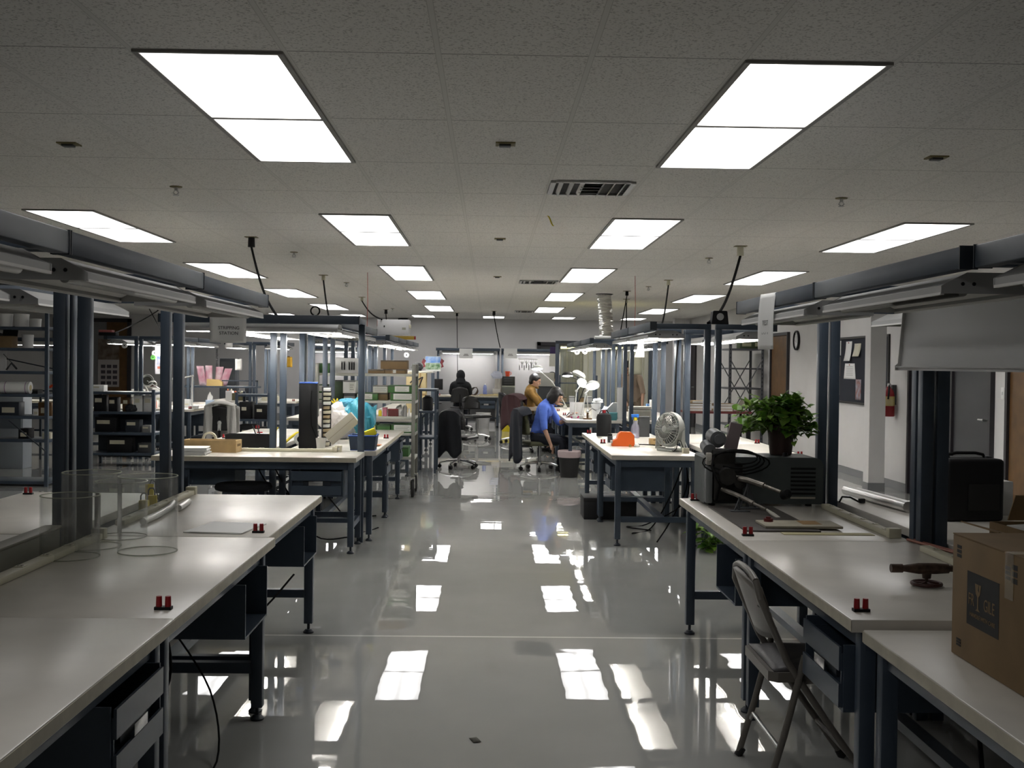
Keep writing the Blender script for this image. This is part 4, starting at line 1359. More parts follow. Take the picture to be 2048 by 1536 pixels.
# panel of hanging pens at back of the cart top: white board with black clips
t = thing('clip_board', 'white panel with dark hanging clips standing on the cart top', 'panel', (cxp(695), 13.05, lv[0] + .0005))
MB().box2(-.16, 0, 0, .15, .012, .17, bev=.001).done('panel', WHITE, t)
for k, x in enumerate((-.085, -.055, .0, .03, .055)):
    c = MB().box2(x - .007, -.02, .035, x + .007, -.001, .115, bev=.003).done('clip', BLACK, t)
    MB().ball((x, -.011, .125), .011, seg=10, ring=8).done('clip_end', CHROME, c)
# bits on the third shelf
z2 = lv[2]
bits = (('red_box', 'small maroon box on the third cart shelf', cxp(788), .12, .075, mat('maroon', (.12, .02, .02), .6)), ('pink_carton', 'pink box on the third cart shelf', cxp(771), .05, .09, mat('pink_card', (.5, .17, .22), .7)), ('yellow_tub', 'yellow tub on the third cart shelf', cxp(762), .04, .07, YEL), ('green_tub', 'dark green box on the third cart shelf', cxp(745), .08, .06, GREENB), ('grey_can', 'grey can on the third cart shelf, right', cxp(812), .05, .12, mat('grey_can', (.2, .2, .19), .5)), ('white_bottle', 'small white bottle at the right of the third cart shelf', cxp(820), .025, .08, WHITE))
for nm, lab, x, w, h, m in bits:
    t = thing(nm, lab, 'box' if 'box' in nm or 'carton' in nm else 'container', (x, 12.84, z2 + .0008))
    if nm in ('grey_can', 'white_bottle', 'yellow_tub'):
        MB().lathe([(0, 0), (w * .5, 0), (w * .5, h * .8), (w * .36, h), (0, h)], n=18).done('body', m, t)
        MB().lathe([(0, h), (w * .3, h), (w * .3, h + .012), (0, h + .012)], n=14).done('lid', WHITE, t)
    else:
        MB().box2(-w / 2, 0, 0, w / 2, .1, h, bev=.003).done('body', m, t)
        MB().box2(-w / 2 - .002, -.002, h, w / 2 + .002, .102, h + .008, bev=.002).done('lid', m if nm != 'red_box' else RED, t)
blob('cloth_wad', (cxp(801), 12.90, z2 + .0005), (.05, .05, .07), PAPER, 'white cloth wad on the third cart shelf', 'cloth', 31, .3)

# blue utility cart behind it
t = thing('utility_cart', 'blue steel utility cart between the pale cart and the aisle chair', 'cart', (0, 0, 0))
ux0, ux1, uy0, uy1 = -.985, -.72, 15.45, 16.0
for z in (1.16, .86, .50):
    MB().box2(ux0, uy0, z - .03, ux1, uy1, z, bev=.003).done('shelf', STEEL, t)
for x in (ux0 + .015, ux1 - .015):
    for y in (uy0 - .017, uy1 + .017):
        MB().box2(x - .015, y - .015, 0.005, x + .015, y + .015, 1.16).done('upright', STEEL, t, smooth=False)
t = thing('black_drum', 'black container on the blue utility cart', 'container', ((ux0 + ux1) / 2, 15.6, .8608))
MB().lathe([(0, 0), (.07, 0), (.075, .02), (.075, .17), (.05, .19), (0, .19)], n=20).done('drum', BLACK, t)
MB().lathe([(0, .19), (.04, .19), (.04, .21), (0, .21)], n=14).done('lid', DGREY, t)

# white cabinet and yellow sign up on the light frames
t = thing('white_cabinet', 'white metal box sitting on the left light frame', 'cabinet', (-1.28, 15.25, 1.8875))
MB().box2(-.23, -.12, 0, .19, .20, .205, bev=.004).done('box', mat('white_metal', (.62, .62, .62), .5), t)
MB().box2(-.145, -.122, .10, -.13, -.12, .125).done('latch', BLACK, t, smooth=False)
MB().box2(.10, -.122, .07, .15, -.1205, .10).done('nameplate', mat('grey_plate2', (.35, .35, .28), .6), t, smooth=False)
MB().box2(-.235, -.12, .11, -.23, -.06, .19).done('warning_strip', mat('red_strip', (.35, .1, .09), .6), t, smooth=False)
MB().box2(.191, -.1, .09, .215, .0, .14, bev=.004).done('handle', CREAM, t)
t = thing('level_box', 'long yellow box with red end lying on the far light frames', 'box', (-1.35, 18.0, 1.8875))
MB().box2(-.22, 0, 0, .14, .06, .055, bev=.003).done('box', mat('ochre', (.42, .27, .02), .5), t)
MB().box2(.14, 0, 0, .165, .06, .055, bev=.002).done('end_cap', RED, t)
q = atY(806, 645, YF - .12)
t = thing('wall_speaker', 'dark square speaker on the far wall under the ceiling', 'speaker', (q.x, YF - .002, q.z))
MB().box2(-.13, -.16, -.11, .13, 0, .11, bev=.01).done('cabinet', BLACK, t)
MB().box2(-.11, -.166, -.09, .11, -.16, .09, bev=.002).done('grille', mat('grille', (.02, .02, .018), .9), t)

# ================================================================ right middle block
DZ = TZ + .0005
q = at(1247, 893, TZ)
t = thing('tape_dispenser', 'bright orange tape dispenser on the right middle bench', 'dispenser', (q.x, q.y + .06, DZ))
prof = [(-.105, 0), (.10, 0), (.105, .03), (.10, .10), (.07, .132), (-.02, .135), (-.045, .115), (-.06, .07), (-.10, .045)]
MB().prism(prof, .10, basis((1, 0, 0), (0, 0, 1), (0, .05, 0))).done('body', ORG, t)
MB().box2(-.112, -.052, .03, -.10, .052, .05).done('cutter', ALU, t, smooth=False)
t = thing('desk_fan', 'grey desk fan with round guard on the right middle bench', 'fan', (1.60, 9.93, DZ), -.95)
FG = mat('fan_grey', (.36, .37, .34), .45)
# fan axis along local -y; tilted
Mf = Matrix.Translation((0, 0, .19)) @ rot(-.12, 0, 0)
g = MB()
for k in range(30):
    a = 2 * PI * k / 30
    c, s = math.cos(a), math.sin(a)
    pts = [Mf @ Vector((r * c, y, r * s)) for r, y in ((.035, -.075), (.09, -.07), (.135, -.05), (.148, -.02), (.148, .03), (.12, .06), (.06, .07), (.03, .07))]
    g.tube(pts, .0028, 5)
for r, y in ((.09, -.071), (.137, -.05), (.125, .058)):
    g.tube([Mf @ Vector((r * math.cos(2 * PI * k / 32), y, r * math.sin(2 * PI * k / 32))) for k in range(32)], .003, 6, closed=True)
g.done('guard', FG, t)
MB().lathe([(.140, -.022), (.154, -.022), (.157, 0), (.154, .035), (.140, .035)], n=40, mtx=Mf.to_3x3().to_4x4() @ rot(PI / 2, 0, 0), c=(0, 0, .19), close=True).done('shroud_ring', FG, t)
bl = MB()
for k in range(5):
    a0 = 2 * PI * k / 5
    def fb(u, v, a0=a0):
        a = a0 + (v - .5) * 1.0 * (.6 + .4 * u)
        r = .03 + .10 * u
        return Mf @ Vector((r * math.cos(a), .02 * (v - .5) * 2, r * math.sin(a)))
    bl.grid(fb, 5, 5)
bl.done('blade', mat('fan_blade', (.10, .105, .10), .4), t, solid=.002)
MB().lathe([(0, -.078), (.03, -.075), (.036, -.06), (.034, .02), (0, .02)], n=20, mtx=Mf.to_3x3().to_4x4() @ rot(-PI / 2, 0, 0), c=(0, 0, .19)).done('hub', FG, t)
MB().lathe([(.0, 0), (.04, 0), (.045, .05), (.03, .08), (0, .085)], n=20, mtx=Mf.to_3x3().to_4x4() @ rot(-PI / 2, 0, 0), c=Mf @ Vector((0, .02, 0)) ).done('motor', FG, t)
MB().box2(-.10, -.07, 0, .10, .09, .022, bev=.01).done('base', FG, t)
for s in (-1, 1):
    MB().prism([(-.025, 0), (.025, 0), (.016, .16), (0, .175), (-.016, .16)], .012, basis((0, 1, 0), (0, 0, 1), (.158 * s - .006, .005, .02))).box2(min(.08 * s, .164 * s), -.02, .012, max(.08 * s, .164 * s), .03, .03).done('yoke_arm', FG, t)
_fan = t
cord('cord', [(1.66, 10.02, DZ + .02), (1.70, 10.0, DZ + .16), (1.73, 9.95, DZ + .10), (1.74, 9.85, DZ + .04), (1.73, 9.80, DZ + .01)], '', .004, mat('pale_cord', (.55, .55, .52), .5), own=_fan)
t = thing('power_adapter', 'cream power adapter box right of the fan', 'adapter', (1.70, 9.70, DZ), .1)
MB().box2(-.025, -.02, 0, .03, .03, .045, bev=.004).done('block', CREAM, t)
MB().tube([(-.01, .02, .03), (-.03, .05, .10), (-.05, .06, .11), (-.06, .08, .03), (-.08, .1, .006)], .004, 7).done('lead', CORD, t)
q = at(1313, 891, TZ)
t = thing('wood_block', 'small tan carton left of the grey fan', 'box', (q.x + .02, q.y + .08, DZ), .1)
MB().box2(-.075, -.04, 0, .075, .04, .062, bev=.002).done('carton', WOOD, t)
MB().box2(-.05, -.0405, .045, .04, -.04, .052).done('seam', DWOOD, t, smooth=False)
q = at(1271, 876, TZ)
t = thing('spray_bottle', 'clear spray bottle with blue trigger and yellow collar', 'bottle', (q.x, q.y + .03, DZ))
MB().lathe([(0, 0), (.04, 0), (.043, .01), (.043, .10), (.036, .13), (.018, .16), (.014, .185), (0, .185)], n=24).done('bottle', glassmat('hazy_bottle', (.80, .80, .88), .08, .5, .1, milky=.35, mcol=(.50, .48, .58)), t)
MB().lathe([(0, .182), (.017, .182), (.017, .212), (0, .212)], n=16).done('collar', YEL, t)
MB().box2(-.045, -.012, .212, .035, .012, .245, bev=.006).box2(-.035, -.006, .19, -.028, .006, .215).done('trigger_head', mat('cobalt_blue', (.02, .16, .60), .4), t)
q = at(1285, 875, TZ)
t = thing('waste_bin', 'dark grey square bin behind the spray bottle', 'bin', (q.x + .03, q.y + .14, DZ))
MB().prism([(-.055, -.055), (.055, -.055), (.055, .055), (-.055, .055)], .2).done('bin', DGREY, t, smooth=False)
MB().box2(-.062, -.062, .2, .062, .062, .214, bev=.003).done('rim', DGREY, t)
q = at(1198, 866, TZ)
t = thing('solvent_can', 'black cylindrical can with a spout at the end of the right bench', 'can', (1.22, 11.95, DZ))
MB().lathe([(0, 0), (.078, 0), (.08, .01), (.08, .20), (.07, .23), (.03, .245), (0, .245)], n=28).done('can', BLACK, t)
MB().cyl((0, 0, .24), (0, 0, .275), .02, n=14).done('cap', RED, t)
MB().tube([(-.05, 0, .235), (-.03, 0, .27), (.03, 0, .275), (.05, 0, .24)], .006, 8).done('handle', BLACK, t)
t = thing('small_jar', 'small black jar left of the orange dispenser', 'jar', (1.18, 10.95, DZ))
MB().lathe([(0, 0), (.025, 0), (.026, .06), (.02, .065), (0, .065)], n=18).done('jar', DGREY, t)
MB().lathe([(0, .065), (.022, .065), (.022, .085), (0, .085)], n=18).done('lid', BLACK, t)
q = at(1274, 894, TZ)
t = thing('computer_mouse', 'white and black computer mouse in front of the dispenser', 'mouse', (q.x, q.y, DZ), .4)
MB().ball((0, 0, .012), .03, (1, .62, .6), 16, 10).done('shell', WHITE, t)
MB().ball((.014, 0, .017), .019, (.8, .7, .7), 12, 8).done('button', BLACK, t)
_mouse = t
t = thing('solder_spool', 'tiny brass spool beside the mouse', 'spool', (q.x - .065, q.y - .01, DZ))
MB().lathe([(0, 0), (.014, 0), (.014, .003), (.009, .004), (.009, .014), (.014, .015), (.014, .018), (0, .018)], n=16).done('spool', mat('brass', (.4, .3, .1), .3, metal=.8), t)
MB().lathe([(.0, .018), (.006, .018), (.006, .02), (0, .02)], n=10).done('hub', BLACK, t)
cord('cord', [(q.x - .02, q.y + .02, DZ + .006), (q.x + .0, q.y + .2, DZ + .008), (q.x + .12, q.y + .25, DZ + .006), (q.x + .25, q.y + .12, DZ + .005)], '', .005, own=_mouse)
t = thing('notice_sheet', 'white sheets lying flat beyond the orange dispenser', 'papers', (1.30, 11.55, DZ), .05)
MB().box(0, 0, .0025, .26, .3, .004).done('sheet', PAPER, t, smooth=False)
MB().box(.01, .02, .0052, .24, .29, .0015, rz=.06).done('sheet', PAPER, t, smooth=False)
# boxes and cords under the right middle bench
t = thing('floor_box', 'black flat box on the floor under the right middle bench', 'box', (1.20, 11.13, .0005))
MB().box2(-.26, -.1, 0, .26, .3, .21, bev=.006).done('box', mat('near_black', (.008, .008, .009), .6), t)
MB().box2(-.262, -.102, .17, .262, .302, .213, bev=.004).done('lid', MATS['near_black'], t)
for k, pts in enumerate(([(1.70, 9.75, .7), (1.62, 9.9, .4), (1.5, 10.3, .03), (1.3, 10.1, .008)], [(1.74, 9.9, .7), (1.73, 9.8, .45), (1.6, 9.85, .15), (1.45, 9.6, .01)], [(1.75, 10.0, .7), (1.8, 10.2, .3), (1.5, 10.6, .02), (1.3, 10.5, .008), (1.5, 10.3, .008)], [(1.78, 9.45, .70), (1.80, 9.2, .5), (1.84, 9.1, .42), (1.90, 9.2, .35)])):
    cord('power_cord', pts, '', .006, own=BENCH['holding the grey desk fan'])
# speaker and papers on the right frames
q = atY(1440, 655, 9.45)
t = thing('desk_speaker', 'black speaker with a white round cone on the right frame', 'speaker', (atY(1440, 650, 9.43).x, 9.47, 1.8730))
MB().prism([(-.072, 0), (.072, 0), (.06, .105), (.052, .112), (-.052, .112), (-.06, .105)], .09, basis((1, 0, 0), (0, 0, 1), (0, .045, 0))).done('cabinet', BLACK, t)
MB().lathe([(0, 0), (.02, .002), (.027, .006), (.03, .004), (.03, 0)], n=28, mtx=rot(PI / 2, 0, 0), c=(0, -.0452, .062)).done('cone', mat('pale_cone', (.5, .5, .5), .6), t)
t = thing('tag_strip', 'white curled paper strip hanging from the lit right frame', 'paper', (atY(1279, 690, 10.7).x, 10.7, atY(1279, 690, 10.7).z))
MB().grid(lambda u, v: ((u - .5) * (.055 + .04 * abs(v - .5) * 2) + .012 * math.sin(v * 4), .012 * math.sin(v * 6), (v - .5) * .235), 4, 14).done('strip', PAPER, t, solid=.001)
t = thing('tag_strip', 'white paper strip hanging under the right lit hood by the speaker', 'paper', (atY(1436, 698, 9.9).x, 9.9, atY(1436, 698, 9.9).z))
MB().grid(lambda u, v: ((u - .5) * .055 - .02 * v * v, .006 * math.sin(v * 4), (v - .5) * .14), 3, 8).done('strip', PAPER, t, solid=.001)
# ================================================================ chairs
def task_chair(x, y, rz, lab, seat=.47, back=.93, jacket=None, vinyl=None):
    t = thing('task_chair', lab, 'chair', (x, y, 0), rz, 'black swivel task chairs')
    V = vinyl or mat('black_vinyl', (.016, .016, .017), .3)
    MB().box2(-.225, -.22, seat - .06, .225, .21, seat, bev=.03, seg=3).done('seat', V, t)
    hb = back - (seat + .10)

    def bf(u, v):
        a = (u - .5) * 2
        w = .20 * (1 - .25 * max(0, v - .55) ** 1.2 * 2)
        return (a * w, .235 + .04 * v + .045 * (1 - a * a) - .01, seat + .10 + hb * v - .04 * a * a * (v > .5))
    MB().grid(bf, 10, 10).done('backrest', V, t, solid=.045)
    MB().box2(-.03, .12, seat - .085, .03, .30, seat - .06).tube([(0, .29, seat - .075), (0, .315, seat + .05), (0, .30, seat + .28)], .016, 8).done('back_bracket', BLACK, t)
    MB().cyl((0, 0, .09), (0, 0, seat - .06), .024, n=14).cyl((0, 0, .20), (0, 0, seat - .1), .034, n=14).done('gas_column', CHROME, t)
    bs = MB().cyl((0, 0, .075), (0, 0, .13), .04, n=16)
    for i in range(5):
        a = i * 2 * PI / 5 + .3
        bs.tube([(0, 0, .115), (.17 * math.cos(a), .17 * math.sin(a), .10), (.28 * math.cos(a), .28 * math.sin(a), .075)], [.022, .018, .013], 8)
    bs.done('base', CHROME, t)
    for i in range(5):
        a = i * 2 * PI / 5 + .3
        c, s = math.cos(a), math.sin(a)
        MB().cyl((.28 * c - .02 * s, .28 * s + .02 * c, .028), (.28 * c + .02 * s, .28 * s - .02 * c, .028), .028, n=14).cyl((.28 * c, .28 * s, .028), (.28 * c, .28 * s, .08), .008, n=8).done('caster', BLACK, t)
    if jacket:
        jm, z0, wd, jl, jn = jacket

        def jf(u, v):
            a = (u - .5) * 2
            # drape over the back: front edge, up over the top, down the rear
            q = v * 1.25
            rip = .014 * math.sin(a * 7 + q * 3)
            if q < .25:
                z = back - .10 + .12 * (q / .25) ; yy = .20 + .045 * (1 - a * a)
            else:
                z = back + .02 - (back + .02 - z0 - .05 * math.sin(a * 5 + 1)) * (q - .25); yy = .335 + .04 * (1 - a * a) + .02 * q + rip
            w = wd * (.80 + .25 * min(1, q))
            return (a * w, yy, z - .09 * a ** 4 * (q < .6))
        j = MB().grid(jf, 16, 16).done(jn, jm, None, solid=.014, smooth=True, label=jl, cat='jacket')
        j.location = (x, y, 0); j.rotation_euler = (0, 0, rz)
    return t


# ================================================================ people
def skin_mesh(verts, edges, root, sub=1):
    me = bpy.data.meshes.new('sk')
    me.from_pydata([v[0] for v in verts], edges, [])
    o = bpy.data.objects.new('sk', me)
    COL.objects.link(o)
    md = o.modifiers.new('s', 'SKIN')
    md.use_smooth_shade = True
    for i, v in enumerate(verts):
        r = v[1]
        me.skin_vertices[0].data[i].radius = r if isinstance(r, tuple) else (r, r)
        me.skin_vertices[0].data[i].use_root = (i == root)
    sb = o.modifiers.new('b', 'SUBSURF')
    sb.levels = sub
    sb.render_levels = sub
    dg = bpy.context.evaluated_depsgraph_get()
    m2 = bpy.data.meshes.new_from_object(o.evaluated_get(dg))
    bpy.data.objects.remove(o)
    return m2


def remesh(meshes, voxel, name, m, parent, smooth=4):
    mb = MB()
    for q in meshes:
        mb.bm.from_mesh(q)
    me = bpy.data.meshes.new('rm')
    mb.bm.to_mesh(me); mb.bm.free()
    o = bpy.data.objects.new('rm', me)
    COL.objects.link(o)
    r = o.modifiers.new('r', 'REMESH'); r.mode = 'VOXEL'; r.voxel_size = voxel; r.use_smooth_shade = True
    s = o.modifiers.new('s', 'SMOOTH'); s.iterations = smooth; s.factor = .4
    dg = bpy.context.evaluated_depsgraph_get()
    m2 = bpy.data.meshes.new_from_object(o.evaluated_get(dg))
    bpy.data.objects.remove(o)
    m2.materials.clear(); m2.materials.append(m)
    m2.polygons.foreach_set('use_smooth', [True] * len(m2.polygons))
    q = bpy.data.objects.new(name, m2)
    COL.objects.link(q); q.parent = parent
    return q


def tomesh(mb):
    me = bpy.data.meshes.new('h')
    mb.bm.to_mesh(me); mb.bm.free()
    return me


def ik(S, H, l1, l2, pole):
    d = H - S
    L = min(d.length, (l1 + l2) * .995)
    d.normalize()
    H = S + d * L
    a = (l1 * l1 - l2 * l2 + L * L) / (2 * L)
    h = math.sqrt(max(0, l1 * l1 - a * a))
    p = pole - d * pole.dot(d)
    p.normalize()
    return S + d * a + p * h, H


def person(x, y, rz, lab, seat, lean, hr, hl, shirt, pants, head_pitch=.3, hair='bob', sleeve=.6, standing=False, head_turn=0., vox=.010, sc=1., skin=SKIN, gap=.0):
    """local front is -y; right side is -x. hr / hl: hand targets in local coordinates"""
    t = thing('person', lab, 'person', (x, y, 0), rz)
    hz = (seat + .09) if not standing else .90
    sl, cl = math.sin(lean), math.cos(lean)
    base = Vector((0, .04, hz))
    sp = lambda l, dx=0, dy=0: base + Vector((dx, dy * cl - l * sl, l * cl + dy * sl))
    V, E = [], []

    def add(p, r, par=None):
        V.append((tuple(p), r)); i = len(V) - 1
        if par is not None: E.append((par, i))
        return i
    pel = add(base, (.145, .115))
    wai = add(sp(.17), (.125, .10), pel)
    che = add(sp(.34), (.145, .105), wai)
    upc = add(sp(.46), (.115, .085), che)
    nec = add(sp(.54), .05, upc)
    hd = sp(.66) + Vector((0, -.02 - .10 * head_pitch, -.05 * head_pitch))
    nk2 = add(sp(.57) * .4 + hd * .6 + Vector((0, .02, -.03)), .047, nec)
    SV, SE = [], []
    arms = {}
    for s, H in ((-1, hr), (1, hl)):
        sh = sp(.455, s * .165)
        el, H = ik(sh, Vector(H), .285, .25, Vector((s * .5, .7, -.8)))
        a = add(sh, .056, upc)
        b = add(sh.lerp(el, .5), .046, a)
        c = add(el, .038, b)
        d_ = add(el.lerp(H, .5), .035, c)
        e = add(H, .025, d_)
        fd = (H - el).normalized()
        # palm and five fingers
        side = fd.cross(Vector((0, 0, 1)))
        if side.length < .3: side = fd.cross(Vector((0, 1, 0)))
        side.normalize()
        nrm = side.cross(fd).normalized()
        palm = H + fd * .055
        f = add(palm, (.030, .017), e)
        for k, (off, ln) in enumerate(((-.027, .060), (-.009, .075), (.009, .070), (.027, .055))):
            p0 = palm + side * off + fd * .03
            p1 = p0 + fd * ln * .5 - nrm * .008
            p2 = p1 + fd * ln * .38 - nrm * .022
            g = add(p0, .0095, f); g = add(p1, .0088, g); add(p2, .0075, g)
        th = palm - side * .03 * s - fd * .012
        g = add(th, .011, f); g = add(th - side * .018 * s + fd * .025, .010, g); add(th - side * .02 * s + fd * .05 - nrm * .006, .0085, g)
        arms[s] = (sh, el, H)
    legs = {}
    for s in (-1, 1):
        if standing:
            hip, kn, an = Vector((s * .09, .04, hz - .02)), Vector((s * .10, -.01, .47)), Vector((s * .10, .05, .08))
        else:
            hip, kn = Vector((s * .09, .02, seat + .075)), Vector((s * .12, -.40, seat + .05))
            an = Vector((s * .12, -.34 + .06 * s, .09))
        a = add(hip, .085, pel)
        b = add(hip.lerp(kn, .5), .078, a)
        c = add(kn, .058, b)
        d_ = add(kn.lerp(an, .4), .055, c)
        e = add(an, .038, d_)
        f = add(an + Vector((0, -.06, -.045)), .038, e)
        add(an + Vector((0, -.16, -.055)), .032, f)
        legs[s] = (hip, kn, an)
    body = skin_mesh(V, E, pel)
    # head
    Rh = rot(head_pitch, 0, head_turn)
    Mh = Matrix.Translation(hd) @ Rh
    hm = MB().ball((0, .0, .015), 1, (.074, .090, .098), 24, 18).ball((0, -.022, -.045), 1, (.055, .062, .065), 20, 14)
    hm.tube([(0, -.078, .022), (0, -.094, -.006), (0, -.104, -.022), (0, -.088, -.030)], [.008, .011, .014, .010], 8)
    hm.ball((0, -.080, .034), 1, (.050, .014, .012), 14, 8).ball((0, -.082, -.056), 1, (.026, .010, .012), 12, 8).ball((0, -.072, -.092), 1, (.024, .018, .018), 12, 8)
    for s in (-1, 1):
        hm.ball((s * .074, .012, -.005), 1, (.010, .020, .030), 10, 8)
        hm.ball((s * .036, -.066, -.03), 1, (.022, .014, .02), 10, 8)
    hm.cyl((0, .02, -.11), (0, .015, -.02), .05, n=16)
    bmesh.ops.transform(hm.bm, matrix=Mh, verts=hm.bm.verts)
    remesh([body, tomesh(hm)], vox, 'body', skin, t)
    # eyes, mouth
    for s in (-1, 1):
        e = MB().ball((s * .030, -.083, .012), 1, (.012, .006, .006), 10, 8)
        bmesh.ops.transform(e.bm, matrix=Mh, verts=e.bm.verts)
        e.done('eye', mat('eye_dark', (.02, .015, .012), .3), t)
    e = MB().ball((0, -.090, -.056), 1, (.022, .006, .006), 12, 8)
    bmesh.ops.transform(e.bm, matrix=Mh, verts=e.bm.verts)
    e.done('mouth', mat('lips', (.30, .10, .08), .5), t)
    # clothes: shells lifted off the body itself
    segs = [('torso', sp(.02), sp(.30), .12), ('torso', sp(.30), sp(.47), .12), ('neck', sp(.53), hd, .05), ('head', hd, hd + Vector((0, 0, .02)), .09), ('hip', base + Vector((0, 0, -.04)), base, .12)]
    for s in (-1, 1):
        sh, el, H = arms[s]
        hip, kn, an = legs[s]
        segs += [('torso', sp(.44), sh, .06), ('arm', sh, el, .045)]
        n_ = 6
        for k in range(n_):
            segs.append(('arm' if (k + .5) / n_ < (sleeve - .5) * 2 else 'bare', el.lerp(H, k / n_), el.lerp(H, (k + 1) / n_), .034))
        segs += [('hand', H, H + (H - el).normalized() * .16, .03), ('leg', hip, kn, .08), ('leg', kn, an, .05), ('foot', an, an + Vector((0, -.16, -.05)), .04)]

    def cls(p):
        best, nm = 9, ''
        for n, a, b, r in segs:
            d = b - a
            u = max(0, min(1, (p - a).dot(d) / max(d.length_squared, 1e-9)))
            q = (p - a - d * u).length - r
            if q < best: best, nm = q, n
        return nm
    bo = [c for c in t.children if c.name.startswith('body')][0]
    vcl = [cls(v.co) for v in bo.data.vertices]
    from mathutils import noise as NZ
    for nm, ok, off, m_ in (('shirt', ('torso', 'arm') if sleeve > .5 else ('torso',), .014 + gap, shirt), ('trousers', ('leg', 'hip'), .010, pants)):
        b2 = bmesh.new()
        b2.from_mesh(bo.data)
        b2.verts.ensure_lookup_table()
        for v, c in zip(list(b2.verts), vcl):
            ov = c in ok or (nm == 'shirt' and c == 'hip' and (v.co - base).z > -.05)
            if not ov:
                v.tag = True
            else:
                w = NZ.noise(v.co * 11) * .006 + NZ.noise(v.co * 26) * .003
                v.co = v.co + v.normal * (off + w)
        bmesh.ops.delete(b2, geom=[v for v in b2.verts if v.tag], context='VERTS')
        mb = MB(); mb.bm.free(); mb.bm = b2
        me_ = bpy.data.meshes.new(nm)
        b2.to_mesh(me_); b2.free()
        me_.materials.clear(); me_.materials.append(m_)
        me_.polygons.foreach_set('use_smooth', [True] * len(me_.polygons))
        o_ = bpy.data.objects.new(nm, me_)
        COL.objects.link(o_); o_.parent = t
        sd_ = o_.modifiers.new('thickness', 'SOLIDIFY'); sd_.thickness = .005; sd_.offset = -1
    if hair == 'hood':
        hh = MB().ball((0, .012, .012), 1, (.102, .115, .128), 20, 16)
        bmesh.ops.transform(hh.bm, matrix=Mh, verts=hh.bm.verts)
        remesh([tomesh(hh), tomesh(MB().tube([hd + Vector((0, .03, -.06)), sp(.48)], [.098, .135], 16))], vox, 'hood', shirt, t)
    for s in (-1, 1):
        an = legs[s][2]
        MB().ball((an.x, an.y - .07, .045), 1, (.045, .12, .044), 14, 10).box2(an.x - .043, an.y - .18, .0, an.x + .043, an.y + .045, .02, bev=.008).done('shoe', BLACK, t)
    if hair in ('bob', 'short', 'long'):
        h = MB().ball((0, .020, .036), 1, (.088, .096, .096), 24, 18)
        if hair in ('bob', 'long'):
            h.ball((0, .040, -.035), 1, (.094, .078, .098), 22, 16)
            for s in (-1, 1):
                h.ball((s * .074, -.006, -.03), 1, (.026, .058, .098), 14, 12)
            h.ball((0, -.058, .068), 1, (.062, .034, .026), 14, 10)
        else:
            h.ball((0, .05, -.03), 1, (.072, .055, .06), 16, 12).ball((0, -.05, .072), 1, (.06, .03, .024), 14, 10)
        bmesh.ops.transform(h.bm, matrix=Mh, verts=h.bm.verts)
        remesh([tomesh(h)], vox * .9, 'hair', HAIR, t, 3)
    return t, Mh


BLUESH = mat('blue_shirt', (.085, .17, .60), .8, bump=.3, bscale=30)
JEAN = mat('dark_trousers', (.012, .014, .022), .9)
rzw = 1.25
Pw, Mw = person(.705, 16.12, rzw, 'person in a blue shirt with dark bob, seated at the right bench', .385, .34, (-.24, -.25, .40), (.06, -.46, .79), BLUESH, JEAN, .55, 'bob', .62, vox=.0085)
MB().prism([(-.055, 0), (.055, 0), (.06, .10), (-.06, .10)], .008, basis((1, 0, 0), (0, -.12, 1), (-.0, -.17, .68))).done('apron_pouch', mat('navy_pocket', (.02, .03, .10), .9), Pw)
task_chair(.73, 16.16, 1.85, 'swivel chair of the person in blue, jacket over its back', .42, .90, (mat('navy_jacket', (.009, .011, .018), .95), .16, .29, 'black jacket draped over the chair of the person in blue', 'draped_jacket'), mat('olive_seat', (.10, .10, .055), .7))
Pm, Mm = person(.70, 19.55, 1.45, 'person in a mustard top with dark hair, seated further up', .50, .12, (-.10, -.42, .83), (.10, -.44, .84), mat('mustard_knit', (.22, .12, .025), .9, bump=.3, bscale=50), JEAN, .30, 'short', .85)
MB().lathe([(.172, 0), (.178, .03), (.172, .06)], n=28, c=(0, .0, .72)).done('belt_band', mat('cream_band', (.5, .42, .32), .9), Pm, solid=.006)
task_chair(.66, 19.58, 2.2, 'swivel chair of the person in mustard, maroon garment on it', .48, 1.0, (mat('maroon_garment', (.035, .010, .012), .95), .42, .29, 'dark maroon jacket draped over the chair at mustard top', 'draped_jacket'))
Pd, Md = person(-.66, 25.75, PI, 'person in a black hooded top, back turned, at the far bench', .49, .05, (-.16, -.42, .85), (.16, -.42, .85), CLOTHBK, JEAN, .15, 'hood', .95, gap=.012)
task_chair(-.66, 25.70, PI, 'swivel chair under the person in the hooded top', .54, .98)
task_chair(-.24, 22.45, .55, 'empty black swivel chair in the middle of the far aisle', .50, .86)
task_chair(-.43, 16.35, 2.75, 'black swivel chair with a dark jacket at the left of the aisle', .47, .86, (CLOTHBK, .22, .19, 'black jacket hanging from the left aisle chair', 'draped_jacket'))
task_chair(.50, 21.6, 1.9, 'empty black swivel chair beyond the person in mustard', .55, .98)
Pb, Mb_ = person(2.66, 20.75, -.5, 'person in a beige top, bending down behind the posts', .5, .42, (-.05, -.28, .88), (.25, -.20, .80), mat('beige_top', (.30, .23, .17), .9), mat('khaki', (.16, .12, .08), .9), .6, 'short', .62, standing=True)
Ph, Mh_ = person(1.31, 24.0, 2.7, 'person with black hair mostly hidden behind the grey monitor', .50, .1, (-.15, -.4, .82), (.15, -.4, .82), mat('grey_top', (.10, .10, .11), .9), JEAN, .2, 'short', .8)
task_chair(1.31, 24.05, 2.7, 'chair of the person hidden behind the grey monitor', .49, .9)
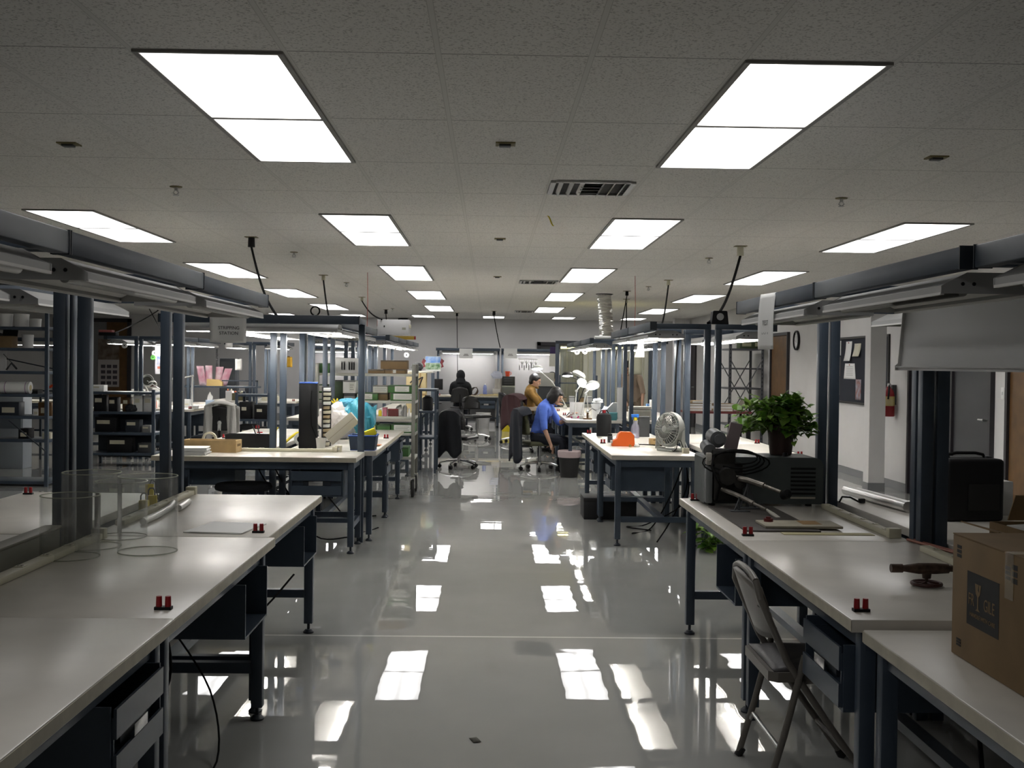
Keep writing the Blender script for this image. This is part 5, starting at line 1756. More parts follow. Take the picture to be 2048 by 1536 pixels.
# white-covered chair at left
tw = task_chair(-3.52, 15.1, 0, 'black swivel chair with a white jacket over its back', .50, .92, None)
WJ = mat('white_lab_coat', (.55, .54, .51), .9, bump=.2, bscale=25)
jk = MB()
for s in (-1, 1):
    def jf(u, v, s=s):
        q = v
        xx = s * (.085 + .115 * u)
        z = .955 - .50 * q - .06 * u * u * (1 - q)
        return (xx + s * .02 * q, -.29 - .03 * math.sin(u * 3) - .012 * math.sin(u * 9 + q * 4) - (.0 if q > .1 else .0), z)
    jk.grid(jf, 8, 14)
jk.grid(lambda u, v: ((u - .5) * .40 * (1 - .1 * v), -.29 - .06 * (v < .5) * math.sin(u * PI) + .20 * v - .02, .955 + .03 * math.sin(v * PI) - .05 * (2 * u - 1) ** 2), 12, 4)
jk.grid(lambda u, v: ((u - .5) * .42, -.10 + .03 * math.sin(u * 9), .95 - .50 * v - .05 * (2 * u - 1) ** 2 * (1 - v)), 12, 10)
j = jk.done('white_jacket', WJ, None, solid=.012, label='white coat draped round the back of the left swivel chair', cat='coat')
tw.rotation_euler = (0, 0, PI)
j.location = (-3.52, 15.1, 0)
MB().ball((0, .315, .70), .028, (1, .4, 1.1)).box2(-.02, .30, .60, .02, .325, .68).done('adjuster', WHITE, tw)
# ================================================================ lamps
def mag_lamp(base, elbow, head, d, lab, lit=True, r=.085, m=None, zt=TZ + .0005, heavy=False):
    base, elbow, head, d = Vector(base), Vector(elbow), Vector(head), Vector(d).normalized()
    base.z = zt
    t = thing('magnifier_lamp', lab, 'lamp', base)
    e, h = elbow - base, head - base
    w = m or mat('lamp_white', (.62, .62, .58), .4)
    MB().box2(-.03, -.03, 0, .03, .03, .05, bev=.006).cyl((0, 0, .05), (0, 0, .075), .014, n=12).done('base', w, t)
    o = Vector((.0, .012, 0))
    p = Vector((0, 0, .075))
    ra = .011 if heavy else .007
    MB().tube([p + o, e + o], ra, 8).tube([p - o, e - o], ra, 8).done('lower_arm', w, t)
    MB().tube([e + o, h + o * .6], ra, 8).tube([e - o, h - o * .6], ra, 8).cyl(e - o * 2, e + o * 2, .018, n=12).done('upper_arm', w, t)
    q = d.to_track_quat('Z', 'Y').to_matrix().to_4x4()
    MB().lathe([(.02, -.05), (r * .6, -.045), (r, -.015), (r + .006, .015), (r - .004, .015), (r - .01, -.008), (.02, -.035)], c=h, mtx=q, n=28, close=True).done('shade', w, t)
    if lit:
        MB().lathe([(0, -.004), (r - .008, -.004), (r - .008, .004), (0, .004)], c=h + d * .006, mtx=q, n=28).done('lit_lens', emat('lamp_glow', (.93, .96, 1.), 14.), t)
    else:
        MB().lathe([(0, -.004), (r * .72, -.004), (r * .72, .004), (0, .004)], c=h, mtx=q, n=24).done('lens', mat('lens_dark', (.05, .05, .04), .1), t)
    return t


# person-in-blue bench
mag_lamp((1.28, 15.62, 0), (1.34, 15.64, 1.12), (1.43, 15.62, 1.235), (.1, -.55, -.8), 'lit white magnifier lamp at right of the pair on the blue bench', r=.095)
mag_lamp((1.20, 15.8, 0), (1.22, 15.8, 1.15), (1.30, 15.80, 1.265), (-.5, -.5, -.6), 'lit white magnifier lamp, left and lower of the pair', r=.075)
mag_lamp((1.42, 16.1, 0), (1.38, 16.1, 1.2), (1.28, 16.1, 1.375), (-.5, -.1, -.9), 'unlit white magnifier lamp head above the lit pair', lit=False, r=.10)
mag_lamp((1.30, 16.9, 0), (1.45, 16.9, 1.25), (1.17, 16.9, 1.36), (0, -.2, -1), 'blue-lit lamp on a black arm left of the lit pair', r=.085, m=BLACK)
mag_lamp((1.30, 19.3, 0), (1.08, 19.3, 1.22), (.82, 19.5, 1.45), (.05, -.25, -1), 'lit white lamp over the person in mustard', r=.095)
# clutter on the same bench
E0 = TZ + .0005


def pxx(px, d):
    return (px - 979) * d / 2255 + .006


t = thing('white_bucket', 'white plastic bucket behind the lamps at right', 'bucket', (pxx(1192, 15.75), 15.75, E0))
MB().lathe([(0, 0), (.052, 0), (.066, .20), (.071, .20), (.071, .21), (.06, .21), (.05, .006), (0, .006)], n=28).done('bucket', WHITE, t)
MB().tube([(.068 * math.cos(a), -.068 * abs(math.sin(a)) - .002, .19 - .06 * math.sin(a)) for a in [i * PI / 10 for i in range(11)]], .003, 6).done('handle', CHROME, t)
blob('tissue_wad', (pxx(1195, 15.75), 15.75, E0 + .2105), (.07, .06, .045), PAPER, 'white tissue heaped in the white bucket', 'tissue', 41, .35)
blob('plastic_bag', (pxx(1211, 15.6), 15.62, E0), (.065, .06, .10), mat('clear_white_bag', (.55, .58, .66), .35), 'white plastic bag right of the bucket', 'bag', 42, .3)
t = thing('grey_monitor', 'grey slanted instrument case right of the white bag', 'instrument', (pxx(1229, 15.5), 15.46, E0))
MB().prism([(-.15, 0), (.15, 0), (.15, .235), (-.02, .235), (-.15, .10)], .14, basis((1, 0, 0), (0, 0, 1), (0, .14, 0))).done('case', mat('instrument_grey', (.33, .33, .33), .5), t)
MB().box2(.02, -.004, .03, .12, -.0005, .08).done('panel', DGREY, t, smooth=False)
t = thing('teal_box', 'small teal box in front of the grey instrument', 'box', (pxx(1223, 15.4), 15.36, E0))
MB().box2(-.075, -.03, 0, .075, .03, .10, bev=.004).done('box', mat('teal_card', (.07, .25, .27), .6), t)
MB().box2(-.077, -.032, .09, .077, .032, .108, bev=.003).done('lid', mat('teal_card2', (.09, .29, .31), .6), t)
t = thing('white_stand', 'tall white sheet standing beside the posts at right', 'sheet', (pxx(1241, 15.35), 15.35, E0))
MB().box2(-.045, 0, 0, .045, .012, .45, bev=.002).done('sheet', PAPER, t)
MB().box2(-.05, -.02, 0, .05, .04, .02).done('foot', WHITE, t, smooth=False)
t = thing('wire_basket', 'white wire grid basket behind the lamp stems', 'basket', (pxx(1155, 15.9), 15.95, E0))
g = MB()
for i in range(9):
    g.cyl((-.10 + .025 * i, 0, 0), (-.10 + .025 * i, 0, .22), .0025, n=6)
    g.cyl((-.10, 0, .002 + .027 * i), (.10, 0, .002 + .027 * i), .0025, n=6)
g.done('grid_front', WHITE, t)
MB().box2(-.10, .0, 0, .10, .10, .004).box2(-.1, .1, 0, .1, .104, .22).done('tray', WHITE, t, smooth=False)
t = thing('pink_part', 'magenta piece in front of the hand of the person in blue', 'part', (1.23, 15.85, E0))
MB().box2(-.08, -.03, 0, .08, .03, .022, bev=.008).done('part', mat('magenta', (.45, .04, .16), .5), t)
MB().cyl((.03, 0, .022), (.03, 0, .034), .012, n=10).done('stud', RED, t)
blob('cotton_wad', (1.30, 16.2, E0), (.09, .06, .05), PAPER, 'white cotton heap on the bench beyond the magenta piece', 'cotton', 45, .25)
t = thing('hand_tool', 'black-handled tool leaning on the wire basket', 'tool', (1.12, 16.35, E0))
MB().tube([(0, 0, .008), (.06, 0, .07), (.11, 0, .15)], [.006, .008, .013], 8).done('handle', BLACK, t)
MB().tube([(.0, 0, .008), (-.04, 0, .004)], .003, 6).done('tip', ALU, t)
t = thing('brown_fixture', 'small brown holding fixture beside the lamp base', 'fixture', (pxx(1176, 15.5), 15.55, E0))
MB().box2(-.06, -.04, 0, .06, .04, .018, bev=.003).cyl((0, 0, .018), (0, 0, .10), .014, n=10).done('stand', DWOOD, t)
MB().ball((0, 0, .11), .022).done('ball_joint', CHROME, t)
MB().tube([(0, 0, .10), (.06, 0, .15), (.12, -.02, .12)], .004, 6).done('arm', BLACK, t)
t = thing('instrument_box', 'beige bench instrument right of the posts', 'instrument', (pxx(1281, 15.6), 15.55, E0 + .0))
MB().box2(-.15, 0, .0, .15, .2, .14, bev=.004).box2(-.15, .0, .145, .15, .2, .185, bev=.01).done('case', mat('beige_case', (.42, .41, .36), .5), t)
MB().box2(-.13, -.003, .02, .13, -.0005, .12).done('face', mat('beige_face', (.34, .33, .28), .5), t, smooth=False)
t = thing('blue_clamp', 'blue and white device behind the beige instrument', 'device', (pxx(1302, 16.3), 16.3, E0))
MB().box2(-.06, 0, 0, .06, .1, .20, bev=.01).done('body', mat('steel_blue', (.05, .13, .28), .5), t)
MB().box2(-.02, -.01, .12, .07, 0, .26, bev=.004).done('screen', WHITE, t)
# waste bin by the bench
q = at(1136, 950, 0)
t = thing('waste_basket', 'black waste basket with a pale liner beside the person in blue', 'bin', (1.09, 15.20, 0))
MB().lathe([(0, 0), (.115, 0), (.15, .34), (.145, .34), (.11, .006), (0, .006)], n=28).done('basket', mat('black_basket', (.01, .01, .01), .5), t)
MB().lathe([(.151, .27), (.156, .30), (.158, .35), (.150, .36), (.14, .34)], n=28).done('liner', mat('pinkish_liner', (.50, .40, .40), .4), t, solid=.003)
# curtain booth
BY = 22.3
t = thing('curtain_booth', 'clear yellowish strip curtain booth behind the right benches', 'curtain', (0, BY, 0))
bx0_, bx1_ = pxx(1113, BY), pxx(1300, BY)
zt_ = 1.93
CUR = glassmat('yellowish_pvc', (.975, .975, .93), .03, .25, .12, milky=.20, mcol=(.72, .72, .56))
n_ = 13
for i in range(n_):
    a = bx0_ + .05 + (bx1_ - bx0_ - .05) * i / n_
    w_ = (bx1_ - bx0_) / n_ + .02
    MB().grid(lambda u, v, a=a, i=i: (a + u * w_, .02 * (i % 2) + .012 * math.sin(u * PI) + .01 * math.sin(v * 5 + i), .25 + (zt_ - .28) * v), 3, 6).done('strip', CUR, t, solid=.003)
for x in (bx0_, bx1_):
    MB().box2(x - .035, -.035, 0, x + .035, .035, zt_, bev=.004).done('post', STEEL, t)
MB().box2(bx0_ - .035, -.035, zt_, bx1_ + .035, .035, zt_ + .06).done('header', STEELD, t, smooth=False)
MB().cyl((bx0_ + .05, .25, 1.86), (bx1_ - .1, .25, 1.86), .02, n=10).done('yellow_tube', emat('yellow_glow', (1., .88, .35), 5.), t)
for s in (bx0_ + .05, bx1_ - .1):
    MB().box2(s - .02, .0, 1.84, s + .02, .28, 1.90).done('tube_bracket', STEELD, t, smooth=False)
t = thing('hanging_sheet', 'pale sheet hanging in front of the curtain right of the posts', 'sheet', (pxx(1270, 20.2), 20.2, 1.36))
MB().grid(lambda u, v: ((u - .5) * .24, .01 * math.sin(u * 6), v * .46), 6, 6).done('sheet', mat('pale_yellow_sheet', (.48, .48, .36), .8), t, solid=.002)
MB().box2(-.13, -.01, .455, .13, .01, .475).done('clip_bar', CREAM, t, smooth=False)
# open shelf seen through the curtain
t = thing('parts_shelf', 'blue shelf behind the curtain left end', 'shelf', (pxx(1145, 22.0), 21.4, 0))
for z in (.8, 1.18):
    MB().box2(-.30, 0, z - .02, .42, .3, z).done('shelf_board', STEEL, t, smooth=False)
for x in (-.29, .05, .41):
    MB().box2(x - .015, .0, 0, x + .015, .03, 1.32).done('upright', STEEL, t, smooth=False)
for k, (x, m) in enumerate(((-.2, CARDL), (-.05, PAPER), (.14, WOOD), (.28, WHITE))):
    q = thing('parts_box', 'small %s box on the shelf by the curtain, %s' % (('tan', 'white', 'wooden', 'pale')[k], ('leftmost', 'second', 'third', 'rightmost')[k]), 'box', (t.location.x + x, 21.55, .8008), 0, 'boxes on the curtain shelf')
    MB().box2(-.05, -.05, 0, .05, .05, .10 + .02 * (k % 2), bev=.003).done('box', m, q)
    MB().box2(-.052, -.052, .09, .052, .052, .10).done('lid_edge', DGREY, q, smooth=False)
# strip reels hanging on the frames
for k, (px, py, d, c, lab) in enumerate(((1154, 704, 18.2, WHITE, 'white tape reel hanging under the right frames, left one'), (1170, 703, 17.8, WHITE, 'white tape reel hanging under the right frames, right one'), (813, 710, 18.6, WHITE, 'white tape reel hanging by the left frames'), (249, 691, 17.4, WHITE, 'white tape reel hanging from the left lit hood'), (309, 706, 19.5, WHITE, 'white tape reel hanging over the lamps at left'), (306, 715, 19.5, mat('leaf_green', (.08, .3, .05), .5), 'green tape reel below a white one at left'), (325, 699, 19.5, WHITE, 'white tape reel by the tall poster at left'))):
    p = atY(px, py, d)
    t = thing('hanging_tape_reel', lab, 'reel', p, 0, 'small tape reels hanging on the frames')
    MB().lathe([(.012, -.008), (.042, -.008), (.042, .008), (.012, .008)], close=True, n=20, mtx=rot(PI / 2, 0, 0)).done('reel', c, t)
    MB().lathe([(0, -.006), (.012, -.006), (.012, .006), (0, .006)], n=12, mtx=rot(PI / 2, 0, 0)).done('hub', BLACK, t)
    MB().tube([(0, 0, .042), (0, .002, max(.05, 1.80 - p.z))], .0015, 5).done('string', DGREY, t)
# flexible duct
p = at(1209, 588, ZC)
t = thing('flexible_duct', 'crinkled silver duct rising to the ceiling behind the right frames', 'duct', (p.x, p.y, 1.90))
hd_ = ZC - 1.90
pr = []
for i in range(61):
    z = hd_ * i / 60
    pr.append((.115 + (.008 if i % 2 else 0), z))
fl = MB().lathe(pr, n=28)
rr = random.Random(2)
for v in fl.bm.verts:
    k = math.sin(v.co.z * 5) * .012
    v.co += Vector((k + rr.uniform(-.006, .006) - .05 * (hd_ - v.co.z) * -1, rr.uniform(-.006, .006), 0))
fl.done('hose', mat('crinkled_foil', (.55, .54, .50), .28, metal=.9), t)
MB().lathe([(.12, hd_ - .02), (.15, hd_ - .004), (.15, hd_), (.12, hd_)], n=28).done('ceiling_collar', VD, t)
MB().box2(-.20, -.16, -.012, .18, .16, 0).done('hood_plate', mat('white_plate', (.6, .6, .58), .5), t, smooth=False)
p = Vector((1.62, 15.6, 1.8875))
t = thing('paper_roll', 'rolled white papers lying on the far right light frame', 'papers', (1.56, 15.31, 1.8745), .1)
MB().cyl((-.14, 0, .02), (.12, .03, .02), .02, n=14).cyl((-.10, .04, .018), (.14, .06, .018), .018, n=14).done('roll', PAPER, t)
MB().box(0, .1, .004, .26, .08, .006).done('sheet', PAPER, t, smooth=False)

# ================================================================ far benches
PANEL = mat('grey_partition_cloth', (.30, .30, .31), .85)
for x, lab in ((-3.55, 'grey partition panel behind the far left bench'), (-.52, 'grey partition panel behind the dark hooded figure'), (1.03, 'grey partition panel behind the dark oven')):
    t = thing('partition', lab, 'panel', (x, 27.36, 0), 0, 'grey partition panels along the far benches')
    MB().box2(-.70, 0, .12, .66, .03, 1.80, bev=.005).done('panel', PANEL, t)
    MB().box2(-.72, -.004, .0, -.70, .034, 1.82).box2(.66, -.004, 0, .69, .034, 1.82).done('edge_trim', ALU, t, smooth=False)
for x, px, lab in ((-.52, 932, 'white paper sign on the frame above the hooded figure'), (1.03, 1021, 'white paper sign on the frame above the dark oven')):
    p = atY(px, 707, 26.3)
    t = thing('paper_sign', lab, 'sign', p)
    MB().box2(-.155, -.002, -.11, .155, .0, .115).done('sheet', PAPER, t, smooth=False)
    k = MB()
    k.box2(-.06, -.003, -.055, .06, -.0021, -.035).box2(-.045, -.003, -.025, .045, -.0021, -.008)
    k.done('printing', GI, t, smooth=False)
FZ = TZ + .0005


def fx(px, d=26.7):
    return (px - 978) * d / 2255


t = thing('cutting_mat', 'yellow mat on the far bench right of the hooded figure', 'mat', (fx(978), 26.62, FZ))
MB().box2(-.24, -.12, 0, .24, .12, .03, bev=.004).done('mat', mat('yellowish_board', (.50, .40, .18), .6), t)
MB().box2(-.2, -.08, .0302, .1, .08, .034).done('sheet', CARDL, t, smooth=False)
t = thing('water_bottle', 'blue-tinted water bottle on the yellow mat', 'bottle', (fx(969), 26.6, FZ + .0345))
MB().lathe([(0, 0), (.045, 0), (.047, .08), (.04, .10), (.046, .13), (.04, .19), (.016, .225), (0, .225)], n=18).done('bottle', glassmat('blue_bottle', (.55, .62, .9), .1, .5, .08, milky=.45, mcol=(.32, .40, .75)), t)
MB().lathe([(0, .225), (.017, .225), (.017, .245), (0, .245)], n=12).done('cap', WHITE, t)
t = thing('desk_phone', 'white bench phone on the far bench, right end', 'phone', (fx(992, 26.6), 26.7, FZ))
MB().box2(-.09, -.05, .05, .09, .10, .16, bev=.006).done('body', mat('phone_white', (.45, .44, .42), .5), t)
MB().box2(-.06, -.04, 0, .06, .08, .05).done('stand', CREAM, t, smooth=False)
t = thing('cable_coil', 'coil of brown and black wire on the far bench by the figure', 'coil', (fx(948), 26.72, FZ))
for k in range(5):
    a0 = k * .5
    MB().tube([(.09 * math.cos(a) * (1 - .06 * k), .04 * math.sin(a) + .02 * k - .03, .10 + .09 * math.sin(a + a0 * .3)) for a in [i * 2 * PI / 20 for i in range(20)]], .006, 6, closed=True).done('wire', mat('brown_wire', (.10, .05, .02), .5) if k % 2 else CORD, t)
MB().box2(-.1, -.06, 0, .1, .08, .012).done('tray', CARDL, t, smooth=False)
t = thing('desk_monitor', 'small black monitor on the left benches before the far wall', 'monitor', (pxx(878, 21.0) - .03, 20.9, FZ))
MB().box2(-.11, 0, .26, .10, .03, .46, bev=.006).done('screen', BLACK, t)
MB().cyl((0, .02, .01), (0, .02, .28), .02, n=12).box2(-.08, -.05, 0, .08, .08, .012).done('stand', BLACK, t)
t = thing('bench_oven', 'dark oven-like instrument on the far right bench', 'instrument', (fx(1016), 26.75, FZ))
ov = MB().box2(-.15, -.1, .0, .15, .2, .20, bev=.006).done('lower_case', mat('oven_grey', (.10, .105, .09), .5), t)
MB().box2(-.16, -.1, .205, .16, .2, .24).done('middle_shelf', mat('oven_cream', (.32, .33, .27), .5), t, smooth=False)
MB().box2(-.15, -.1, .245, .15, .2, .46, bev=.006).done('upper_case', mat('oven_black', (.02, .021, .018), .4), t)
for z in (.28, .34, .40):
    MB().box2(-.11, -.103, z, .10, -.0995, z + .02).done('vent_bar', DGREY, t, smooth=False)
t = thing('red_cup', 'orange-red cup on top of the dark oven', 'cup', (fx(1014), 26.74, FZ + .4605))
MB().lathe([(0, 0), (.045, 0), (.06, .12), (.056, .12), (.042, .006), (0, .006)], n=20).done('cup', mat('vermilion', (.6, .07, .02), .4), t)
MB().tube([(.05, 0, .03), (.085, 0, .05), (.085, 0, .09), (.057, 0, .10)], .007, 8).done('handle', MATS['vermilion'], t)
blob('paper_heap', (fx(997), 26.75, FZ), (.10, .07, .33), mat('mixed_paper', (.38, .36, .32), .8), 'heap of crumpled papers and parts left of the dark oven', 'papers', 51, .3)
blob('paper_fan', (fx(992), 26.5, 1.17), (.13, .02, .10), mat('bluish_paper', (.50, .53, .62), .7), 'bluish paper pinned on the post left of the dark oven', 'paper', 52, .25)
# clip rack with lit ends
t = thing('clip_rack', 'row of hanging clips with bright ends by the far right bench', 'rack', (fx(1054), 26.5, 1.36))
MB().box2(-.24, -.01, .27, .22, .01, .29).done('rail', ALU, t, smooth=False)
for i in range(8):
    x = -.20 + .055 * i
    zz = .12 + .05 * (i % 2)
    c = MB().cyl((x, 0, zz - .10), (x, 0, zz), .009, n=8).tube([(x, 0, zz), (x, 0, .28)], .0025, 5).done('clip', BLACK, t)
    MB().ball((x, -.004, zz + .03), .03 if i % 2 else .02, seg=10, ring=8).done('clip_ball', WHITE, c)
t = thing('clip_rack', 'row of dark pens hanging before the far left panel', 'rack', (-3.45, 26.5, 1.30))
MB().box2(-.25, -.01, .30, .25, .01, .32).done('rail', ALU, t, smooth=False)
for i in range(6):
    MB().cyl((-.2 + .08 * i, 0, .05), (-.2 + .08 * i, 0, .3), .012, n=8).done('pen', BLACK, t)
t = thing('hanging_notice', 'purple and white notice hanging right of the far oven bench', 'notice', atY(1108, 712, 24.5))
MB().box2(-.09, -.002, .05, .09, 0, .20).done('upper', mat('purple_print', (.05, .03, .12), .7), t, smooth=False)
MB().box2(-.10, -.002, -.22, .09, 0, .05).done('lower', PAPER, t, smooth=False)
t = thing('grey_case', 'grey box monitor hiding a dark-haired person', 'monitor', (pxx(1091, 22.6), 22.6, .80))
MB().box2(-.19, 0, .28, .17, .3, .55, bev=.006).done('case', mat('pale_case', (.40, .40, .36), .5), t)
MB().box2(-.16, .03, -.80, .14, .27, .28).done('pedestal', DGREY, t, smooth=False)
t = thing('white_bin', 'white waste bin under the far bench', 'bin', (fx(966, 25.6), 26.55, 0))
MB().lathe([(0, 0), (.13, 0), (.17, .36), (.165, .36), (.125, .01), (0, .01)], n=24, mtx=rot(0, 0, 0)).done('bin', mat('bin_white', (.50, .50, .50), .5), t)
MB().lathe([(.168, .30), (.176, .37), (.166, .37)], n=24).done('liner', PAPER, t, solid=.003)
t = thing('yellow_bin', 'yellow bucket on the floor by the far right chair', 'bucket', (fx(1014, 25.2), 25.4, 0))
MB().lathe([(0, 0), (.11, 0), (.13, .26), (.125, .26), (.105, .008), (0, .008)], n=24).done('bucket', YEL, t)
MB().tube([(.13 * math.cos(a), -.13 * math.sin(a) * .4, .24 + .06 * math.sin(a)) for a in [i * PI / 10 for i in range(11)]], .004, 6).done('handle', CHROME, t)
# picture board and beige carton on the left far row
p = atY(866, 728, 20.5)
t = thing('picture_board', 'colourful landscape picture on the left frames near the far wall', 'picture', (p.x, 20.5, p.z - .13))
MB().box2(-.14, 0, 0, .14, .012, .27).done('board', mat('white_card', (.6, .62, .6), .7), t, smooth=False)
MB().box2(-.135, -.002, .15, .135, 0, .265).done('sky_print', mat('sky_print', (.05, .17, .48), .7, two=(.35, .45, .60), nscale=9), t, smooth=False)
MB().box2(-.135, -.002, .03, .135, 0, .145).done('field_print', mat('field_print', (.03, .12, .03), .7, two=(.45, .55, .42), nscale=16), t, smooth=False)
for s in (-1, 1):
    MB().prism([(0, 0), (.05, .02), (.03, .08), (.06, .13), (.01, .17), (-.02, .10), (.01, .05)], .01, basis((1, 0, 0), (0, 0, 1), (s * .165 - .02, .005, .06))).done('ribbon', mat('dark_red_ribbon', (.20, .02, .02), .7, two=(.05, .01, .02), nscale=40), t, smooth=False)
MB().box2(-.03, .012, -.57, .03, .03, .02).done('support', STEEL, t, smooth=False)
t = thing('marked_carton', 'big beige carton with black brush marks beyond the pale cart', 'box', (pxx(848, 16.9) - .13, 17.0, FZ))
MB().box2(-.15, 0, 0, .15, .3, .60, bev=.004).done('carton', mat('beige_carton2', (.46, .38, .20), .8), t)
k = MB()
for a, b in (((-.09, .45), (-.02, .52)), ((-.02, .52), (-.07, .40)), ((-.07, .40), (.01, .43)), ((.03, .50), (.10, .54)), ((.10, .54), (.04, .38))):
    k.tube([(a[0], -.001, a[1]), (b[0], -.001, b[1])], .010, 6)
k.done('brush_mark', INK, t)
MB().box2(-.15, -.002, .26, .15, 0, .29).box2(.05, -.002, 0, .075, 0, .60).done('strap', mat('tan_strap', (.30, .20, .08), .7), t, smooth=False)
t = thing('white_shelf_top', 'white topped box on the big beige carton', 'box', (pxx(856, 16.9) - .13, 17.0, FZ + .601))
MB().box2(-.2, 0, 0, .2, .3, .03, bev=.003).done('lid', PAPER, t)
MB().box2(-.18, -.0015, .006, .18, 0, .02).done('edge', CREAM, t, smooth=False)
blob('dark_bundle', (pxx(838, 16.9) - .05, 17.1, FZ + .632), (.09, .07, .07), DGREY, 'dark bundle on the white-topped box', 'bundle', 61, .2)

# ================================================================ left zone
def blue_rack(x0, x1, y0, y1, zs, zt, lab, brace=True, wheels=False):
    t = thing('shelving_rack', lab, 'rack', (0, 0, 0))
    for z in zs:
        MB().box2(x0, y0, z - .035, x1, y1, z, bev=.003).done('shelf', STEEL, t)
    for x in (x0 + .018, x1 - .018):
        for y in (y0 - .02, y1 + .02):
            MB().box2(x - .02, y - .02, .0, x + .02, y + .02, zt).done('upright', STEEL, t, smooth=False)
    if brace:
        MB().tube([(x0 + .02, y1 + .042, zs[1]), (x1 - .02, y1 + .042, zs[2])], .008, 6).tube([(x1 - .45, y0 - .043, .78), (x1 - .02, y0 - .043, .42)], .008, 6).tube([(x1 - .42, y1 + .043, zs[1] + .05), (x1 - .9, y1 + .043, zs[0] - .04)], .008, 6).done('brace', STEELD, t)
    return t


ra = at(97, 972, 0)
RX1, RY0 = -5.20, 13.42
RZ = [1.885, 1.635, 1.36, 1.09, .83, .555]
blue_rack(-6.6, RX1, RY0, RY0 + .50, RZ + [.06], 2.09, 'tall open blue shelving rack at the left edge')
rxp = lambda px, d=13.6: (px - 979) * d / 2255 + .0


def tub(px0, px1, z, h, lab, d=13.62, m=WHITE, lid=True, g='white tubs on the left rack'):
    r = (px1 - px0) * d / 2255 / 2 * .95
    t = thing('white_tub', lab, 'tub', (rxp((px0 + px1) / 2, d), d, z + .0005), 0, g)
    MB().lathe([(0, 0), (r * .9, 0), (r * .97, h * .86), (0, h * .86)], n=24).done('tub', m, t)
    MB().lathe([(0, h * .86), (r, h * .86), (r, h), (r * .3, h * 1.04), (0, h * 1.04)], n=24).done('lid', WHITE, t)


tub(1, 34, RZ[0], .155, 'white tub with a blue mark, left on the rack top')
tub(36, 66, RZ[0], .155, 'large white tub, middle of the rack top')
tub(67, 90, RZ[0], .10, 'small white tub, right end of the rack top')
tub(51, 75, RZ[1], .16, 'white tub on the second rack shelf beside the carton')
t = thing('open_carton', 'small open brown carton on the second rack shelf', 'box', (rxp(20), 13.6, RZ[1] + .0005))
MB().box2(-.09, -.06, 0, .09, .12, .14, bev=.002).done('carton', CARD, t)
MB().box(0, .13, .20, .18, .004, .13, rx=-.3).box(-.05, -.07, .15, .08, .004, .05, rx=.8).done('flap', DGREY, t, smooth=False)
t = thing('sheet_stack', 'white sheet and tangled wires on the third rack shelf', 'papers', (rxp(14), 13.6, RZ[2] + .0005))
MB().box2(-.06, 0, 0, .04, .01, .21).done('sheet', PAPER, t, smooth=False)
MB().tube([(.02, -.03, .2), (.08, -.04, .14), (.14, -.03, .08), (.18, -.02, .03)], .004, 6).tube([(.05, -.02, .01), (.1, 0, .09), (.16, .02, .02)], .012, 6).done('wire', DGREY, t)
t = thing('paper_roll', 'thick white roll with purple bands on the fourth rack shelf', 'roll', (rxp(46), 13.52, RZ[3] + .0005))
MB().cyl((-.17, 0, .072), (.17, 0, .072), .072, n=28).done('roll', WHITE, t)
for x in (-.11, .13):
    MB().lathe([(.0725, -.004), (.0735, 0), (.0725, .004)], n=28, mtx=rot(0, PI / 2, 0), c=(x, 0, .072)).done('band', mat('purple_band', (.30, .16, .30), .6), t)
MB().cyl((.171, 0, .072), (.1715, 0, .072), .035, n=20).cyl((.1715, 0, .072), (.172, 0, .072), .016, n=16).done('core', mat('tan_core', (.45, .38, .2), .7), t)
t = thing('dark_carton', 'dark box under the white roll on the rack', 'box', (rxp(75), 13.62, RZ[3] + .0005))
MB().box2(-.10, -.05, 0, .06, .1, .05).done('box', BLACK, t, smooth=False)
MB().box2(-.1, -.052, .04, .06, .1, .052).done('lid', DGREY, t, smooth=False)
for k, (px, z, w, h, m, lab) in enumerate(((84, RZ[4], .07, .08, PAPER, 'white card box on the fifth rack shelf'), (105, RZ[4], .16, .16, DWOOD, 'dark brown box on the fifth rack shelf'), (30, RZ[4], .25, .16, STEELD, 'blue-grey device on the fifth rack shelf'), (60, RZ[5], .12, .12, BLACK, 'black box on the lowest full rack shelf'), (105, RZ[5], .1, .07, CREAM, 'pale box on the lowest full rack shelf'))):
    t = thing('stored_box', lab, 'box', (min(rxp(px), RX1 - w / 2 - .01), 13.58, z + .0005), 0, 'boxes on the left rack')
    MB().box2(-w / 2, -.05, 0, w / 2, .12, h, bev=.003).done('box', m, t)
    MB().box2(-w * .3, -.0515, h * .2, w * .3, -.0502, h * .6).done('label', CREAM, t, smooth=False)
# bench in front of the rack, far left
t = thing('side_table', 'cream-topped table with drawer cut by the left edge', 'table', (-5.95, 12.85, 0))
MB().box2(-1.1, -.3, .815, .225, .25, .855, bev=.003).done('tabletop', LAM, t)
for x in (-1.0, .18):
    for y in (-.24, .19):
        MB().box2(x - .024, y - .024, 0, x + .024, y + .024, .815).done('leg', STEEL, t, smooth=False)
MB().box2(-.35, -.27, .60, .14, .1, .812).done('drawer_housing', STEELD, t, smooth=False)
MB().box2(-1.0, -.225, .20, .156, -.18, .24).done('cross_rail', STEEL, t, smooth=False)
t = thing('white_device', 'white device with a purple side on the left edge table', 'device', (-5.82, 12.75, .8555))
MB().box2(-.2, -.06, 0, .07, .1, .17, bev=.008).done('case', WHITE, t)
MB().lathe([(0, 0), (.055, 0), (.055, .004), (0, .004)], n=20, c=(-.04, -.0605, .09), mtx=rot(PI / 2, 0, 0)).done('logo_disc', mat('violet', (.10, .05, .30), .5), t)
t = thing('grey_cabinet', 'pale grey cabinet with slots behind the left rack', 'cabinet', (rxp(37, 15.5), 15.5, 0))
MB().box2(-.25, 0, 0, .12, .3, .98, bev=.006).done('cabinet', mat('pale_blue_grey', (.30, .33, .36), .5), t)
